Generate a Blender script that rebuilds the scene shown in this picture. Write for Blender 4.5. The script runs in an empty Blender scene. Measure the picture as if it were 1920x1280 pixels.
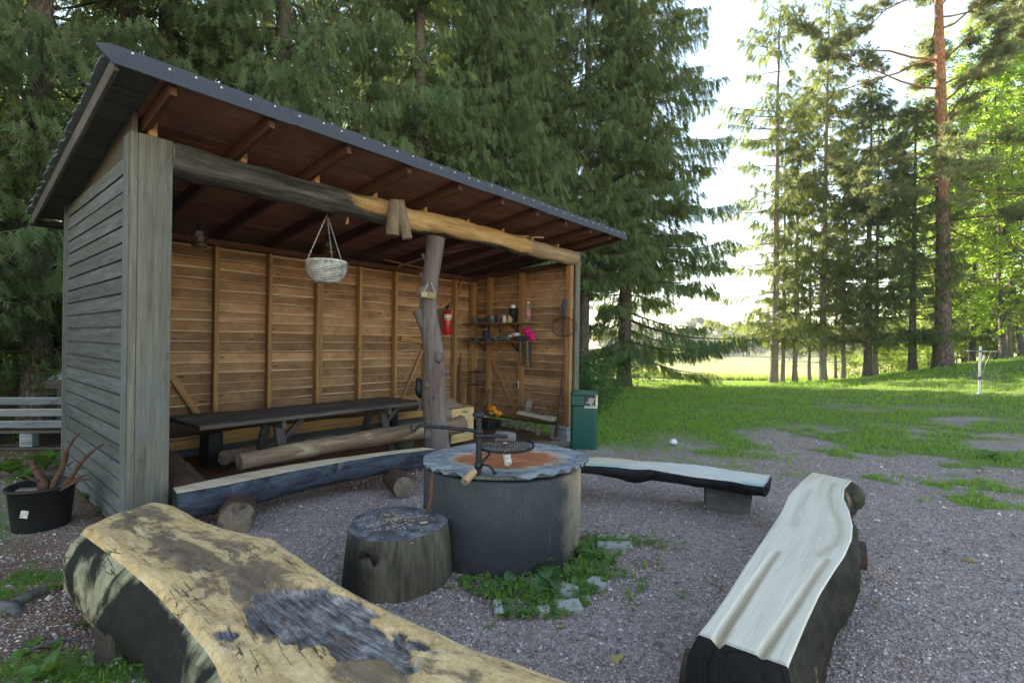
import bpy, math, random
import numpy as np
from mathutils import Vector, Matrix

scene = bpy.context.scene
COL = scene.collection
rnd = random.Random(7)
rng = np.random.default_rng(7)

# ------------------------------------------------------------------ camera
F_PX, CAM_H, ROLL = 935.0, 1.5, 0.0148
cam_d = bpy.data.cameras.new("camera")
cam_d.sensor_width = 36.0
cam_d.lens = F_PX / 1920 * 36
cam_d.clip_start = 0.05
cam_d.clip_end = 3000
cam = bpy.data.objects.new("camera", cam_d)
COL.objects.link(cam)
pit = -2.0 / F_PX
_fw = Vector((0, math.cos(pit), math.sin(pit)))
_u0 = Vector((0, -math.sin(pit), math.cos(pit)))
_r0 = Vector((1, 0, 0))
_c, _s = math.cos(ROLL), math.sin(ROLL)
_R = _c * _r0 + _s * _u0
_U = -_s * _r0 + _c * _u0
cam.matrix_world = Matrix(((_R.x, _U.x, -_fw.x, 0), (_R.y, _U.y, -_fw.y, 0), (_R.z, _U.z, -_fw.z, CAM_H), (0, 0, 0, 1)))
scene.camera = cam

# ------------------------------------------------------------------ light
SUN_EL, SUN_AZ = math.radians(31.0), math.radians(-28.0)     # azimuth from +Y, negative to the left
world = bpy.data.worlds.new("World")
scene.world = world
world.use_nodes = True
wn, wl = world.node_tree.nodes, world.node_tree.links
wn.clear()
w_out = wn.new("ShaderNodeOutputWorld")
w_bg = wn.new("ShaderNodeBackground")
w_sky = wn.new("ShaderNodeTexSky")
w_sky.sky_type = 'NISHITA'
w_sky.sun_disc = False
w_sky.sun_elevation = SUN_EL
w_sky.sun_rotation = SUN_AZ
w_sky.air_density = 1.0
w_sky.dust_density = 0.0
w_sky.ozone_density = 1.2
w_bg.inputs[1].default_value = 0.14
w_mx = wn.new("ShaderNodeMix")                    # camera white balance set for open shade: the whole sky a little warmer
w_mx.data_type = 'RGBA'; w_mx.blend_type = 'MULTIPLY'; w_mx.inputs[0].default_value = 1.0
w_mx.inputs[7].default_value = (1.08, .90, .73, 1)
wl.new(w_sky.outputs[0], w_mx.inputs[6])
wl.new(w_mx.outputs[2], w_bg.inputs[0])
wl.new(w_bg.outputs[0], w_out.inputs[0])
sun_d = bpy.data.lights.new("sun", 'SUN')
sun_d.energy = 4.2
sun_d.angle = math.radians(0.53)
sun_d.color = (1.0, 0.90, 0.74)
sun = bpy.data.objects.new("sun", sun_d)
COL.objects.link(sun)
sdir = Vector((math.sin(SUN_AZ) * math.cos(SUN_EL), math.cos(SUN_AZ) * math.cos(SUN_EL), math.sin(SUN_EL)))
sun.rotation_euler = (-sdir).to_track_quat('-Z', 'Y').to_euler()
sun.location = (0, 0, 30)
scene.view_settings.view_transform = 'Standard'
scene.view_settings.look = 'None'
scene.view_settings.exposure = 2.25
scene.view_settings.gamma = 1
scene.view_settings.use_curve_mapping = False
scene.cycles.max_bounces = 8
scene.cycles.transparent_max_bounces = 8
scene.cycles.use_denoising = True
scene.cycles.denoising_prefilter = 'ACCURATE'
scene.cycles.use_adaptive_sampling = False

# ------------------------------------------------------------------ survey helpers (measured points of the place)
def ray(x, y):
    return (x - 960) / F_PX * _R - (y - 640) / F_PX * _U + _fw
CPOS = Vector((0, 0, CAM_H))
def gz(x, y, z=0.0):
    d = ray(x, y)
    return CPOS + d * ((z - CAM_H) / d.z)
def atY(x, y, Y):
    d = ray(x, y)
    return CPOS + d * (Y / d.y)

P0 = Vector((-2.8535, 3.7307, 0))
ANG = math.radians(49.8)
EX = Vector((math.cos(ANG), math.sin(ANG), 0))
ED = Vector((-math.sin(ANG), math.cos(ANG), 0))
B = Matrix.Translation(P0) @ Matrix.Rotation(ANG, 4, 'Z')
BI = B.inverted()
def W(u, v, z):
    return P0 + EX * u + ED * v + Vector((0, 0, z))
def onu(x, y, u):
    d = ray(x, y)
    t = ((W(u, 0, 0) - CPOS).dot(EX)) / d.dot(EX)
    return BI @ (CPOS + d * t)
def onv(x, y, v):
    d = ray(x, y)
    t = ((W(0, v, 0) - CPOS).dot(ED)) / d.dot(ED)
    return BI @ (CPOS + d * t)

# ------------------------------------------------------------------ terrain
_ctrl = np.array([
 (0,0,0),(-2,3,0),(-4,4,0),(0,3.5,0),(2,3,0),(-3,6,0),(1,8.2,-.14),(1.1,7.6,-.12),(-6,6,0),(-8,10,.05),(4,5,-.03),(6,4,.02),
 (7.2,7,.03),(8,9,.06),(12.5,13.4,.2),(5.8,22,-.33),(11.5,22,-.24),(13.8,22,-.1),(15.3,21.5,.14),(16.8,21,.42),(17.3,20,.71),
 (20.9,21,1.03),(18.5,18,1.0),(15,32,-.93),(14,38,-1.3),(30,38,-1.2),(80,170,-2.3),(9,60,-1.5),(60,60,-1.3),(-10,30,-.6),(-30,30,-.3),(30,25,1.9),(45,22,3),
 (40,0,1.2),(25,5,.7),(-200,300,-2.2),(200,300,-2.4),(0,-30,0),(-40,-20,.3),(60,-40,1),(0,500,-2.6),(-500,0,0),(600,100,-1),(500,600,-2.6),(-500,600,-2.4),(0,-600,0)
], float)
def _tps(r2):
    return np.where(r2 > 0, r2 * np.log(np.sqrt(r2 + 1e-12)), 0)
_cx = _ctrl[:, :2] / 10.0
def _warp(p):
    r = np.sqrt((p ** 2).sum(-1, keepdims=True)) + 1e-9
    return p / r * np.log1p(r)
_cw = _warp(_cx)
_n = len(_ctrl)
_A = np.zeros((_n + 3, _n + 3))
_A[:_n, :_n] = _tps(((_cw[:, None] - _cw[None]) ** 2).sum(-1)) + np.eye(_n) * 0.002
_A[:_n, _n] = 1; _A[:_n, _n + 1:] = _cw
_A[_n, :_n] = 1; _A[_n + 1:, :_n] = _cw.T
_wts = np.linalg.solve(_A, np.concatenate([_ctrl[:, 2], np.zeros(3)]))
def terrain(x, y):
    x = np.asarray(x, float); y = np.asarray(y, float)
    p = _warp(np.stack([x.ravel(), y.ravel()], -1) / 10.0)
    out = np.empty(len(p))
    for i in range(0, len(p), 20000):
        q = p[i:i + 20000]
        k = _tps(((q[:, None] - _cw[None]) ** 2).sum(-1))
        out[i:i + 20000] = k @ _wts[:_n] + _wts[_n] + q @ _wts[_n + 1:]
    return out.reshape(x.shape)
def tz(x, y):
    return float(terrain(np.array([x]), np.array([y]))[0])

def vnoise(x, y, seed=0):
    """smooth value noise 0..1"""
    xi = np.floor(x).astype(np.int64); yi = np.floor(y).astype(np.int64)
    fx = x - xi; fy = y - yi
    fx = fx * fx * (3 - 2 * fx); fy = fy * fy * (3 - 2 * fy)
    def h(a, b):
        n = (a * 374761393 + b * 668265263 + seed * 974711) & 0x7fffffff
        n = ((n ^ (n >> 13)) * 1274126177) & 0x7fffffff
        return ((n ^ (n >> 16)) & 0xffff) / 65535.0
    return (h(xi, yi) * (1 - fx) + h(xi + 1, yi) * fx) * (1 - fy) + (h(xi, yi + 1) * (1 - fx) + h(xi + 1, yi + 1) * fx) * fy
def fbm(x, y, seed=0, o=4):
    s, a, t = 0, .5, 0
    for i in range(o):
        s = s + a * vnoise(x * 2 ** i, y * 2 ** i, seed + i); t += a; a *= .5
    return s / t
def sstep(a, b, x):
    t = np.clip((x - a) / (b - a), 0, 1)
    return t * t * (3 - 2 * t)

def grass_mask(x, y):
    """how much grass grows at a point of the yard"""
    x = np.asarray(x, float); y = np.asarray(y, float)
    edge = np.interp(x, [-3, 1, 2.4, 3.6, 5, 7, 9, 12, 16, 30], [8.2, 7.7, 7.9, 8.4, 9.2, 9.8, 9.6, 9.0, 9.0, 9])
    n = fbm(x * 1.1, y * 1.1, 3)
    n2 = fbm(x * .45, y * .9, 11, 3)
    full = sstep(-1.8, 1.6, y - edge + (n - .5) * 2.5)
    worn = sstep(.50, .66, fbm(x * .35 + 3, y * .5, 21, 3)) * sstep(20, 12, y) * sstep(4, 6, x)
    full = full * (1 - .5 * worn * sstep(17, 13, y))
    patch = sstep(.34, .70, n) * sstep(4.8, 7.0, y + .06 * (x - 3)) * sstep(1.5, 3.0, x)
    small = sstep(.66, .74, fbm(x * 1.9, y * 1.9, 5)) * sstep(2.9, 4.5, x) * sstep(2.2, 5, y) * .8
    u = (x - P0.x) * EX.x + (y - P0.y) * EX.y
    v = (x - P0.x) * ED.x + (y - P0.y) * ED.y
    left = sstep(-.25, -.8, u) * sstep(-.2, .8, v + 1.0 * (n - .5)) * .9
    left2 = sstep(.42, .6, n) * sstep(-2.55, -2.9, x) * sstep(3.3, 3.0, y) * sstep(2.3, 2.6, y) * .9
    left3 = sstep(.36, .5, n) * sstep(-1.5, -1.75, x) * sstep(2.45, 2.2, y) * sstep(-2.6, -2.2, x) * .8
    behind = sstep(2.6, 3.4, v) * .35
    inside = ((u > -.02) & (u < 6.15) & (v > -.5) & (v < 2.45))
    m = np.maximum.reduce([full, patch * .85, small, left, left2, left3, behind * (y < 25)])
    m = np.where(inside, 0, m)
    return np.clip(m, 0, 1)

# ------------------------------------------------------------------ mesh helpers
class M:
    def __init__(s):
        s.v = []; s.f = []; s.mi = []; s.sm = []
    def add(s, vs, fs, mi=0, sm=False):
        o = len(s.v)
        s.v += [tuple(p) for p in vs]
        s.f += [tuple(i + o for i in f) for f in fs]
        s.mi += [mi] * len(fs); s.sm += [sm] * len(fs)
        return s
    def box(s, c, d, c_=0.0, mi=0, R=None):
        """box centre c, size d, chamfer c_"""
        hx, hy, hz = d[0] / 2, d[1] / 2, d[2] / 2
        k = min(c_, hx * .9, hy * .9, hz * .9)
        if k <= 0:
            vs = [Vector((x, y, z)) for x in (-hx, hx) for y in (-hy, hy) for z in (-hz, hz)]
            fs = [(0, 1, 3, 2), (4, 6, 7, 5), (0, 4, 5, 1), (2, 3, 7, 6), (0, 2, 6, 4), (1, 5, 7, 3)]
        else:
            vs = []; idx = {}
            for ix in (-1, 1):
                for iy in (-1, 1):
                    for iz in (-1, 1):
                        for ax in range(3):
                            p = [ix * (hx - k), iy * (hy - k), iz * (hz - k)]
                            p[ax] = (ix * hx, iy * hy, iz * hz)[ax]
                            idx[(ix, iy, iz, ax)] = len(vs); vs.append(Vector(p))
            fs = []
            def face(l):
                pts = [vs[i] for i in l]
                n = (pts[1] - pts[0]).cross(pts[2] - pts[0])
                cc = sum(pts, Vector()) / len(pts)
                fs.append(tuple(l if n.dot(cc) > 0 else l[::-1]))
            for ax in range(3):
                a, b = [q for q in range(3) if q != ax]
                for sg in (-1, 1):
                    l = []
                    for (p, q) in ((-1, -1), (1, -1), (1, 1), (-1, 1)):
                        k3 = [0, 0, 0]; k3[ax] = sg; k3[a] = p; k3[b] = q
                        l.append(idx[(*k3, ax)])
                    face(l)
                for p in (-1, 1):
                    for q in (-1, 1):
                        l = []
                        for (sg, aa) in ((-1, a), (1, a), (1, b), (-1, b)):
                            k3 = [0, 0, 0]; k3[ax] = sg; k3[a] = p; k3[b] = q
                            l.append(idx[(*k3, aa)])
                        face(l)
            for ix in (-1, 1):
                for iy in (-1, 1):
                    for iz in (-1, 1):
                        face([idx[(ix, iy, iz, a)] for a in range(3)])
        c = Vector(c)
        vs = [(R @ p if R else p) + c for p in vs]
        return s.add(vs, fs, mi)
    def bar(s, a, b, w, h, c_=0.0, mi=0, up=(0, 0, 1)):
        """board from a to b, width w (sideways), height h (along up)"""
        a = Vector(a); b = Vector(b); x = (b - a); L = x.length; x.normalize()
        up = Vector(up)
        y = up.cross(x)
        if y.length < 1e-5: y = Vector((0, 1, 0)).cross(x)
        y.normalize(); z = x.cross(y)
        R = Matrix((x, y, z)).transposed()
        return s.box((a + b) / 2, (L, w, h), c_, mi, R)
    def tube(s, pts, rad, n=10, cap=True, mi=0, mic=None, sm=True, jit=0.0, seed=0):
        pts = [Vector(p) for p in pts]
        if not hasattr(rad, '__len__'): rad = [rad] * len(pts)
        rr = random.Random(seed)
        vs = []; fs = []
        t0 = (pts[1] - pts[0]).normalized()
        ref = Vector((0, 0, 1)) if abs(t0.z) < .9 else Vector((1, 0, 0))
        y = ref.cross(t0).normalized()
        for i, p in enumerate(pts):
            t = (pts[min(i + 1, len(pts) - 1)] - pts[max(i - 1, 0)]).normalized()
            y = (y - t * y.dot(t)).normalized(); z = t.cross(y)
            for k in range(n):
                a = 2 * math.pi * k / n
                r = rad[i] * (1 + (rr.random() - .5) * jit)
                vs.append(p + y * math.cos(a) * r + z * math.sin(a) * r)
        for i in range(len(pts) - 1):
            for k in range(n):
                k2 = (k + 1) % n
                fs.append((i * n + k, i * n + k2, (i + 1) * n + k2, (i + 1) * n + k))
        s.add(vs, fs, mi, sm)
        if cap:
            m = mi if mic is None else mic
            s.add(vs[:n], [tuple(range(n))[::-1]], m)
            s.add(vs[-n:], [tuple(range(n))], m)
        return s
    def lathe(s, prof, n=24, c=(0, 0, 0), mi=0, sm=True, R=None):
        c = Vector(c); vs = []; fs = []
        for (r, z) in prof:
            for k in range(n):
                a = 2 * math.pi * k / n
                p = Vector((r * math.cos(a), r * math.sin(a), z))
                vs.append((R @ p if R else p) + c)
        for i in range(len(prof) - 1):
            for k in range(n):
                k2 = (k + 1) % n
                fs.append((i * n + k, i * n + k2, (i + 1) * n + k2, (i + 1) * n + k))
        return s.add(vs, fs, mi, sm)
    def prism(s, poly, z0, z1, mi=0):
        n = len(poly)
        vs = [(p[0], p[1], z0) for p in poly] + [(p[0], p[1], z1) for p in poly]
        fs = [tuple(range(n))[::-1], tuple(range(n, 2 * n))] + [(k, (k + 1) % n, n + (k + 1) % n, n + k) for k in range(n)]
        return s.add(vs, fs, mi)
    def blob(s, c, r, nu=12, nv=8, mi=0, jit=.0, seed=0):
        rr = random.Random(seed)
        if not hasattr(r, '__len__'): r = (r, r, r)
        vs = []; fs = []
        for j in range(nv + 1):
            ph = math.pi * j / nv
            for i in range(nu):
                a = 2 * math.pi * i / nu
                q = 1 + (rr.random() - .5) * jit
                vs.append((c[0] + r[0] * math.sin(ph) * math.cos(a) * q, c[1] + r[1] * math.sin(ph) * math.sin(a) * q, c[2] + r[2] * math.cos(ph) * q))
        for j in range(nv):
            for i in range(nu):
                i2 = (i + 1) % nu
                fs.append((j * nu + i, (j + 1) * nu + i, (j + 1) * nu + i2, j * nu + i2))
        return s.add(vs, fs, mi, True)
    def mesh(s, name, mats):
        me = bpy.data.meshes.new(name)
        me.from_pydata(s.v, [], s.f)
        for m in (mats if isinstance(mats, (list, tuple)) else [mats]):
            me.materials.append(m)
        me.polygons.foreach_set('material_index', s.mi)
        me.polygons.foreach_set('use_smooth', s.sm)
        me.update()
        return me

def np_mesh(name, verts, tris, mats, nper=3, smooth=False, attrs=None, mi=None):
    me = bpy.data.meshes.new(name)
    verts = np.asarray(verts, np.float32); tris = np.asarray(tris, np.int32).reshape(-1, nper)
    me.vertices.add(len(verts)); me.vertices.foreach_set('co', verts.ravel())
    me.loops.add(tris.size); me.loops.foreach_set('vertex_index', tris.ravel())
    me.polygons.add(len(tris))
    me.polygons.foreach_set('loop_start', np.arange(0, tris.size, nper, dtype=np.int32))
    me.polygons.foreach_set('use_smooth', np.full(len(tris), smooth))
    for m in (mats if isinstance(mats, (list, tuple)) else [mats]):
        me.materials.append(m)
    if mi is not None: me.polygons.foreach_set('material_index', np.asarray(mi, np.int32))
    for k, a in (attrs or {}).items():
        at = me.attributes.new(k, 'FLOAT', 'POINT'); at.data.foreach_set('value', np.asarray(a, np.float32).ravel())
    me.update(calc_edges=True)
    me.validate()
    return me

WM = {}
def _link(name, data, parent, Mw):
    o = bpy.data.objects.new(name, data)
    COL.objects.link(o)
    WM[o.name] = Mw.copy()
    if parent is not None:
        o.parent = parent
        CH.setdefault(parent.name, []).append(o)
        o.matrix_basis = WM[parent.name].inverted() @ Mw
    else:
        o.matrix_basis = Mw
    return o
I4 = Matrix.Identity(4)
def T(x, y=None, z=None):
    return Matrix.Translation(Vector(x) if y is None else Vector((x, y, z)))
def RZ(a): return Matrix.Rotation(a, 4, 'Z')
def thing(name, label, cat, Mw=I4, group=None, data=None):
    o = _link(name, data, None, Mw)
    o['label'] = label; o['category'] = cat
    if group: o['group'] = group
    return o
def part(name, m, mats, parent, Mw=I4, label=None, kind=None):
    """m: an M in local space of Mw (world matrix)"""
    me = m.mesh(name, mats) if isinstance(m, M) else m
    o = _link(name, me, parent, Mw)
    if label: o['label'] = label
    if kind: o['kind'] = kind
    return o
def setting(name, me, kind='structure', Mw=I4):
    o = _link(name, me, None, Mw); o['kind'] = kind
    return o
CH = {}
def copy_tree(o, Mw=None, label=None, parent=None):
    """a copy of a thing and of all its parts, sharing mesh data"""
    c = o.copy(); COL.objects.link(c)
    if parent is None:
        c.parent = None
        c.matrix_basis = Mw
        if label: c['label'] = label
    else:
        c.parent = parent
    for ch in CH.get(o.name, []):
        copy_tree(ch, parent=c)
    return c
def board(name, a, b, w, h, mat, parent, up=(0, 0, 1), c_=.003, base=B, label=None):
    """a plank object from a to b in the frame `base`, its own axes along the grain (local x)"""
    a = Vector(a); b = Vector(b); x = (b - a); L = x.length; x.normalize()
    y = Vector(up).cross(x)
    if y.length < 1e-5: y = Vector((0, 1, 0)).cross(x)
    y.normalize(); z = x.cross(y)
    Rm = Matrix((x, y, z)).transposed().to_4x4()
    Mw = base @ T((a + b) / 2) @ Rm
    return part(name, M().box((0, 0, 0), (L, w, h), c_), mat, parent, Mw, label)

# ------------------------------------------------------------------ materials
class N:
    def __init__(s, name, disp=False):
        s.m = bpy.data.materials.new(name); s.m.use_nodes = True
        s.t = s.m.node_tree; s.t.nodes.clear()
        s.out = s.t.nodes.new('ShaderNodeOutputMaterial')
    def n(s, typ, props=None, **ins):
        nd = s.t.nodes.new('ShaderNode' + typ)
        for k, v in (props or {}).items(): setattr(nd, k, v)
        for k, v in ins.items():
            key = int(k[1:]) if k[0] == 'i' and k[1:].isdigit() else k.replace('_', ' ')
            s.set(nd.inputs[key], v)
        return nd
    def set(s, inp, v):
        if isinstance(v, bpy.types.NodeSocket): s.t.links.new(v, inp)
        elif isinstance(v, bpy.types.Node): s.t.links.new(v.outputs[0], inp)
        else:
            if inp.type == 'RGBA' and len(v) == 3: v = (*v, 1)
            inp.default_value = v
    def mix(s, f, a, b, mode='MIX'):
        nd = s.t.nodes.new('ShaderNodeMix'); nd.data_type = 'RGBA'; nd.blend_type = mode
        s.set(nd.inputs[0], f); s.set(nd.inputs[6], a); s.set(nd.inputs[7], b)
        return nd.outputs[2]
    def ramp(s, f, stops):
        nd = s.t.nodes.new('ShaderNodeValToRGB')
        e = nd.color_ramp.elements
        while len(e) > 1: e.remove(e[-1])
        for i, (p, c) in enumerate(stops):
            if not hasattr(c, '__len__'): c = (c, c, c)
            q = e[0] if i == 0 else e.new(p)
            q.position = p; q.color = (*c[:3], 1)
        s.set(nd.inputs[0], f)
        return nd.outputs[0]
    def math(s, op, a, b=0.0, c=None):
        nd = s.t.nodes.new('ShaderNodeMath'); nd.operation = op
        s.set(nd.inputs[0], a); s.set(nd.inputs[1], b)
        if c is not None: s.set(nd.inputs[2], c)
        return nd.outputs[0]
    def noise(s, vec, scale=5, detail=4, rough=.55, dist=0):
        return s.n('TexNoise', None, Vector=vec, Scale=scale, Detail=detail, Roughness=rough, Distortion=dist).outputs[0]
    def coord(s, scale=(1, 1, 1), obj=True, rand=True):
        tc = s.n('TexCoord')
        v = tc.outputs['Object']
        if not obj:
            v = s.n('NewGeometry').outputs['Position']
        if rand:
            oi = s.n('ObjectInfo')
            r = s.math('MULTIPLY', oi.outputs['Random'], 53.0)
            cb = s.n('CombineXYZ', None, X=r, Y=r, Z=r)
            ad = s.n('VectorMath', {'operation': 'ADD'}); s.set(ad.inputs[0], v); s.set(ad.inputs[1], cb.outputs[0]); v = ad.outputs[0]
        mp = s.n('Mapping', None, Vector=v, Scale=scale)
        return mp.outputs[0]
    def attr(s, name):
        return s.n('Attribute', {'attribute_name': name}).outputs['Fac']
    def bsdf(s, color, rough=.7, metal=0.0, spec=.35, bump=None, bstr=.3, bdist=.01, **kw):
        b = s.n('BsdfPrincipled')
        s.set(b.inputs['Base Color'], color); s.set(b.inputs['Roughness'], rough)
        s.set(b.inputs['Metallic'], metal); s.set(b.inputs['Specular IOR Level'], spec)
        for k, v in kw.items(): s.set(b.inputs[k.replace('_', ' ')], v)
        if bump is not None:
            bp = s.n('Bump', None, Height=bump, Strength=bstr, Distance=bdist)
            s.t.links.new(bp.outputs[0], b.inputs['Normal'])
        s.t.links.new(b.outputs[0], s.out.inputs[0])
        return b

def wood(name, dark, light, grain=(1.6, 34, 34), knots=.5, patch=None, patch_amt=.5, patch_scale=(1.2, 5, 5), rough=.72, var=.22, bstr=.35, spec=.25):
    n = N(name)
    v = n.coord(grain)
    g = n.noise(v, 1.0, 7, .62, .4)
    col = n.ramp(g, [(.28, dark), (.5, [(a + b) / 2 for a, b in zip(dark, light)]), (.74, light)])
    if patch is not None:
        pv = n.coord(patch_scale)
        pn = n.noise(pv, 1.0, 6, .65, .6)
        col = n.mix(n.ramp(pn, [(.62 - patch_amt * .3, 0), (.72 - patch_amt * .25, 1)]), col, patch)
    if knots > 0:
        kv = n.coord((3.2, 9, 9))
        vo = n.n('TexVoronoi', {'feature': 'F1'}, Vector=kv, Scale=1.0, Randomness=1.0)
        k = n.ramp(vo.outputs['Distance'], [(.07, 1), (.15, 0)])
        col = n.mix(n.math('MULTIPLY', k, knots), col, [c * .35 for c in dark])
    oi = n.n('ObjectInfo')
    g2 = n.noise(n.coord(tuple(x * 3.1 for x in grain)), 1.3, 6, .75, .2)
    val = n.math('MULTIPLY', n.math('MULTIPLY_ADD', oi.outputs['Random'], var * 2, 1 - var), n.math('MULTIPLY_ADD', g2, 1.5, .25))
    hv = n.n('HueSaturation', None, Color=col, Value=val)
    n.bsdf(hv.outputs[0], rough, 0, spec, n.math('ADD', g, g2), bstr, .006)
    return n.m

def plain(name, col, rough=.6, metal=0.0, spec=.4, nscale=18, namt=.25, bstr=.15, dirt=None):
    n = N(name)
    v = n.coord((1, 1, 1))
    g = n.noise(v, nscale, 5, .6)
    c = n.mix(n.ramp(g, [(.3, 0), (.7, 1)]), [x * (1 - namt) for x in col], [min(1, x * (1 + namt)) for x in col])
    if dirt is not None:
        g2 = n.noise(v, nscale * .3, 6, .7)
        c = n.mix(n.ramp(g2, [(.5, 0), (.62, 1)]), c, dirt)
    n.bsdf(c, rough, metal, spec, g, bstr, .004)
    return n.m

MAT = {}
MAT['siding'] = wood('weathered_siding', (.070, .074, .073), (.185, .194, .190), (1.4, 26, 26), .25, (.115, .12, .10), .42, (.8, 5, 5), .8, .16, .35, .15)
MAT['trim'] = wood('weathered_trim', (0.083, 0.079, 0.061), (0.181, 0.174, 0.134), (1.2, 22, 22), .35, (.12, .13, .12), .4, (.8, 4, 4), .78, .1)
MAT['verge'] = wood('verge_wood', (.07, .06, .05), (.14, .125, .105), (1.2, 24, 24), .3, None, 0, (1, 1, 1), .8, .1)
MAT['inner'] = wood('rough_pine_plank', (0.152, 0.071, 0.032), (0.396, 0.231, 0.115), (0.900, 0.900, 0.900), .8, (.37, .25, .14), .16, (.9, 16, 16), .8, .32, .6)
MAT['edge'] = wood('pale_plank_edge', (0.345, 0.248, 0.142), (0.575, 0.451, 0.294), (1.5, 40, 40), .2, None, 0, (1, 1, 1), .8, .12)
MAT['stud'] = wood('pine_stud', (0.218, 0.106, 0.038), (0.391, 0.218, 0.090), (1.2, 24, 24), .7, None, 0, (1, 1, 1), .65, .14)
MAT['studdark'] = wood('old_stud', (.13, .07, .035), (.26, .15, .075), (1.2, 24, 24), .5, None, 0, (1, 1, 1), .7, .2)
MAT['soffit'] = wood('red_brown_boards', (0.196, 0.080, 0.048), (0.392, 0.180, 0.112), (0.900, 0.900, 0.900), .5, (.16, .12, .085), .3, (.7, 5, 5), .75, .15)
MAT['soffitgrey'] = wood('grey_boards', (0.061, 0.057, 0.050), (0.132, 0.127, 0.110), (1.0, 22, 22), .3, None, 0, (1, 1, 1), .8, .15)
MAT['rafter'] = wood('rafter_wood', (0.052, 0.022, 0.012), (0.110, 0.048, 0.028), (1.2, 26, 26), .4, None, 0, (1, 1, 1), .7, .12)
MAT['table'] = wood('dark_stained_wood', (0.034, 0.028, 0.024), (0.086, 0.072, 0.064), (1.2, 30, 30), .2, (.10, .095, .09), .25, (1.5, 5, 5), .6, .2)
MAT['yellowplank'] = wood('new_plank', (.40, .22, .07), (.58, .35, .13), (1.2, 24, 24), .6, None, 0, (1, 1, 1), .6, .1)
MAT['pallet'] = wood('grey_pallet_wood', (.20, .215, .235), (.42, .44, .47), (1.2, 24, 24), .4, (.12, .125, .13), .3, (1.2, 5, 5), .7, .14)
MAT['palletdark'] = wood('dark_pallet_wood', (.05, .043, .035), (.13, .115, .095), (1.2, 24, 24), .3, None, 0, (1, 1, 1), .8, .14)
MAT['logside'] = wood('brown_log', (.095, .058, .038), (.25, .17, .11), (1.2, 12, 12), .3, (.36, .27, .17), .28, (1.3, 6, 6), .75, .15, .6)
MAT['logend'] = wood('log_cut_end', (.17, .125, .085), (.34, .26, .18), (14, 14, 14), 0, (.09, .07, .055), .3, (9, 9, 9), .8, .1)
MAT['darklog'] = wood('dark_brown_log', (.045, .026, .018), (.115, .066, .045), (1.1, 10, 10), .2, None, 0, (1, 1, 1), .6, .1, .4)
MAT['handle'] = wood('pale_handle', (.33, .20, .10), (.56, .38, .22), (1.5, 20, 20), 0, None, 0, (1, 1, 1), .6, .1)
MAT['stick'] = wood('bare_stick', (.05, .024, .014), (.15, .075, .045), (5, 18, 18), .2, (.035, .027, .021), .3, (3, 9, 9), .7, .1)
MAT['iron'] = plain('black_iron', (.028, .032, .038), .5, .6, .5, 40, .4, .3)
MAT['rustiron'] = plain('rusty_iron', (.06, .038, .028), .75, .3, .4, 40, .5, .4, (.15, .06, .025))
MAT['felt'] = plain('roofing_felt', (.058, .068, .083), .9, 0, .25, 260, .45, .5)
MAT['shingle'] = plain('slate_shingle', (.17, .20, .22), .85, 0, .3, 160, .35, .5)
MAT['black'] = plain('black_plastic', (.012, .012, .013), .5, 0, .4, 20, .3)
MAT['green'] = plain('green_paint', (.006, .075, .055), .38, 0, .5, 6, .14, .03)
MAT['greendark'] = plain('dark_green_paint', (.004, .04, .03), .45, 0, .5, 6, .14, .03)
MAT['red'] = plain('red_paint', (.42, .012, .016), .28, 0, .5, 8, .15, .02)
MAT['white'] = plain('white_paint', (.72, .72, .70), .5, 0, .4, 12, .1)
MAT['cream'] = plain('cream_plastic', (.62, .58, .45), .55, 0, .4, 12, .12)
MAT['chrome'] = plain('zinc', (.50, .52, .54), .4, .8, .5, 30, .2)
MAT['orange'] = plain('orange_plastic', (.80, .29, .008), .4, 0, .5, 14, .25)
MAT['pink'] = plain('pink_cloth', (.62, .015, .17), .85, 0, .2, 22, .3)
MAT['greycloth'] = plain('dark_grey_cloth', (.045, .05, .055), .9, 0, .2, 22, .35)
MAT['brownstrap'] = plain('brown_strap', (.07, .05, .035), .8, 0, .3, 20, .4)
MAT['olive'] = plain('olive_strap', (.16, .14, .06), .8, 0, .3, 20, .4)
MAT['bluedark'] = plain('dark_blue', (.02, .03, .06), .6, 0, .4, 20, .3)
MAT['cardb'] = plain('cardboard', (.28, .21, .14), .8, 0, .2, 14, .2)
MAT['orangebox'] = plain('faded_orange', (.42, .13, .04), .7, 0, .3, 20, .3)
MAT['wire'] = plain('pale_wire', (.34, .33, .30), .5, .4, .4, 30, .2)
MAT['wicker'] = wood('whitewashed_wicker', (.36, .35, .31), (.66, .64, .58), (9, 9, 9), 0, (.20, .19, .16), .2, (8, 8, 8), .8, .1)
MAT['plywood'] = wood('plywood', (.46, .31, .13), (.62, .45, .22), (1.2, 9, 9), .2, None, 0, (1, 1, 1), .6, .08, .1)
MAT['plypale'] = wood('pale_board', (.46, .42, .30), (.58, .54, .40), (1.2, 9, 9), 0, None, 0, (1, 1, 1), .6, .08, .1)
MAT['paver'] = plain('pale_concrete', (.40, .40, .36), .85, 0, .3, 70, .3, .7, (.20, .22, .13))
MAT['ash'] = plain('speckled_block', (.36, .36, .35), .9, 0, .2, 90, .55, .7, (.10, .10, .10))
MAT['gravelbits'] = None

def glass(name, col=(.85, .92, .9)):
    n = N(name)
    b = n.bsdf(col, .06, 0, .5)
    b.inputs['Transmission Weight'].default_value = .92
    b.inputs['IOR'].default_value = 1.2
    return n.m
MAT['glass'] = glass('clear_glass')
MAT['pet'] = glass('clear_bottle', (.92, .9, .88))

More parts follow.
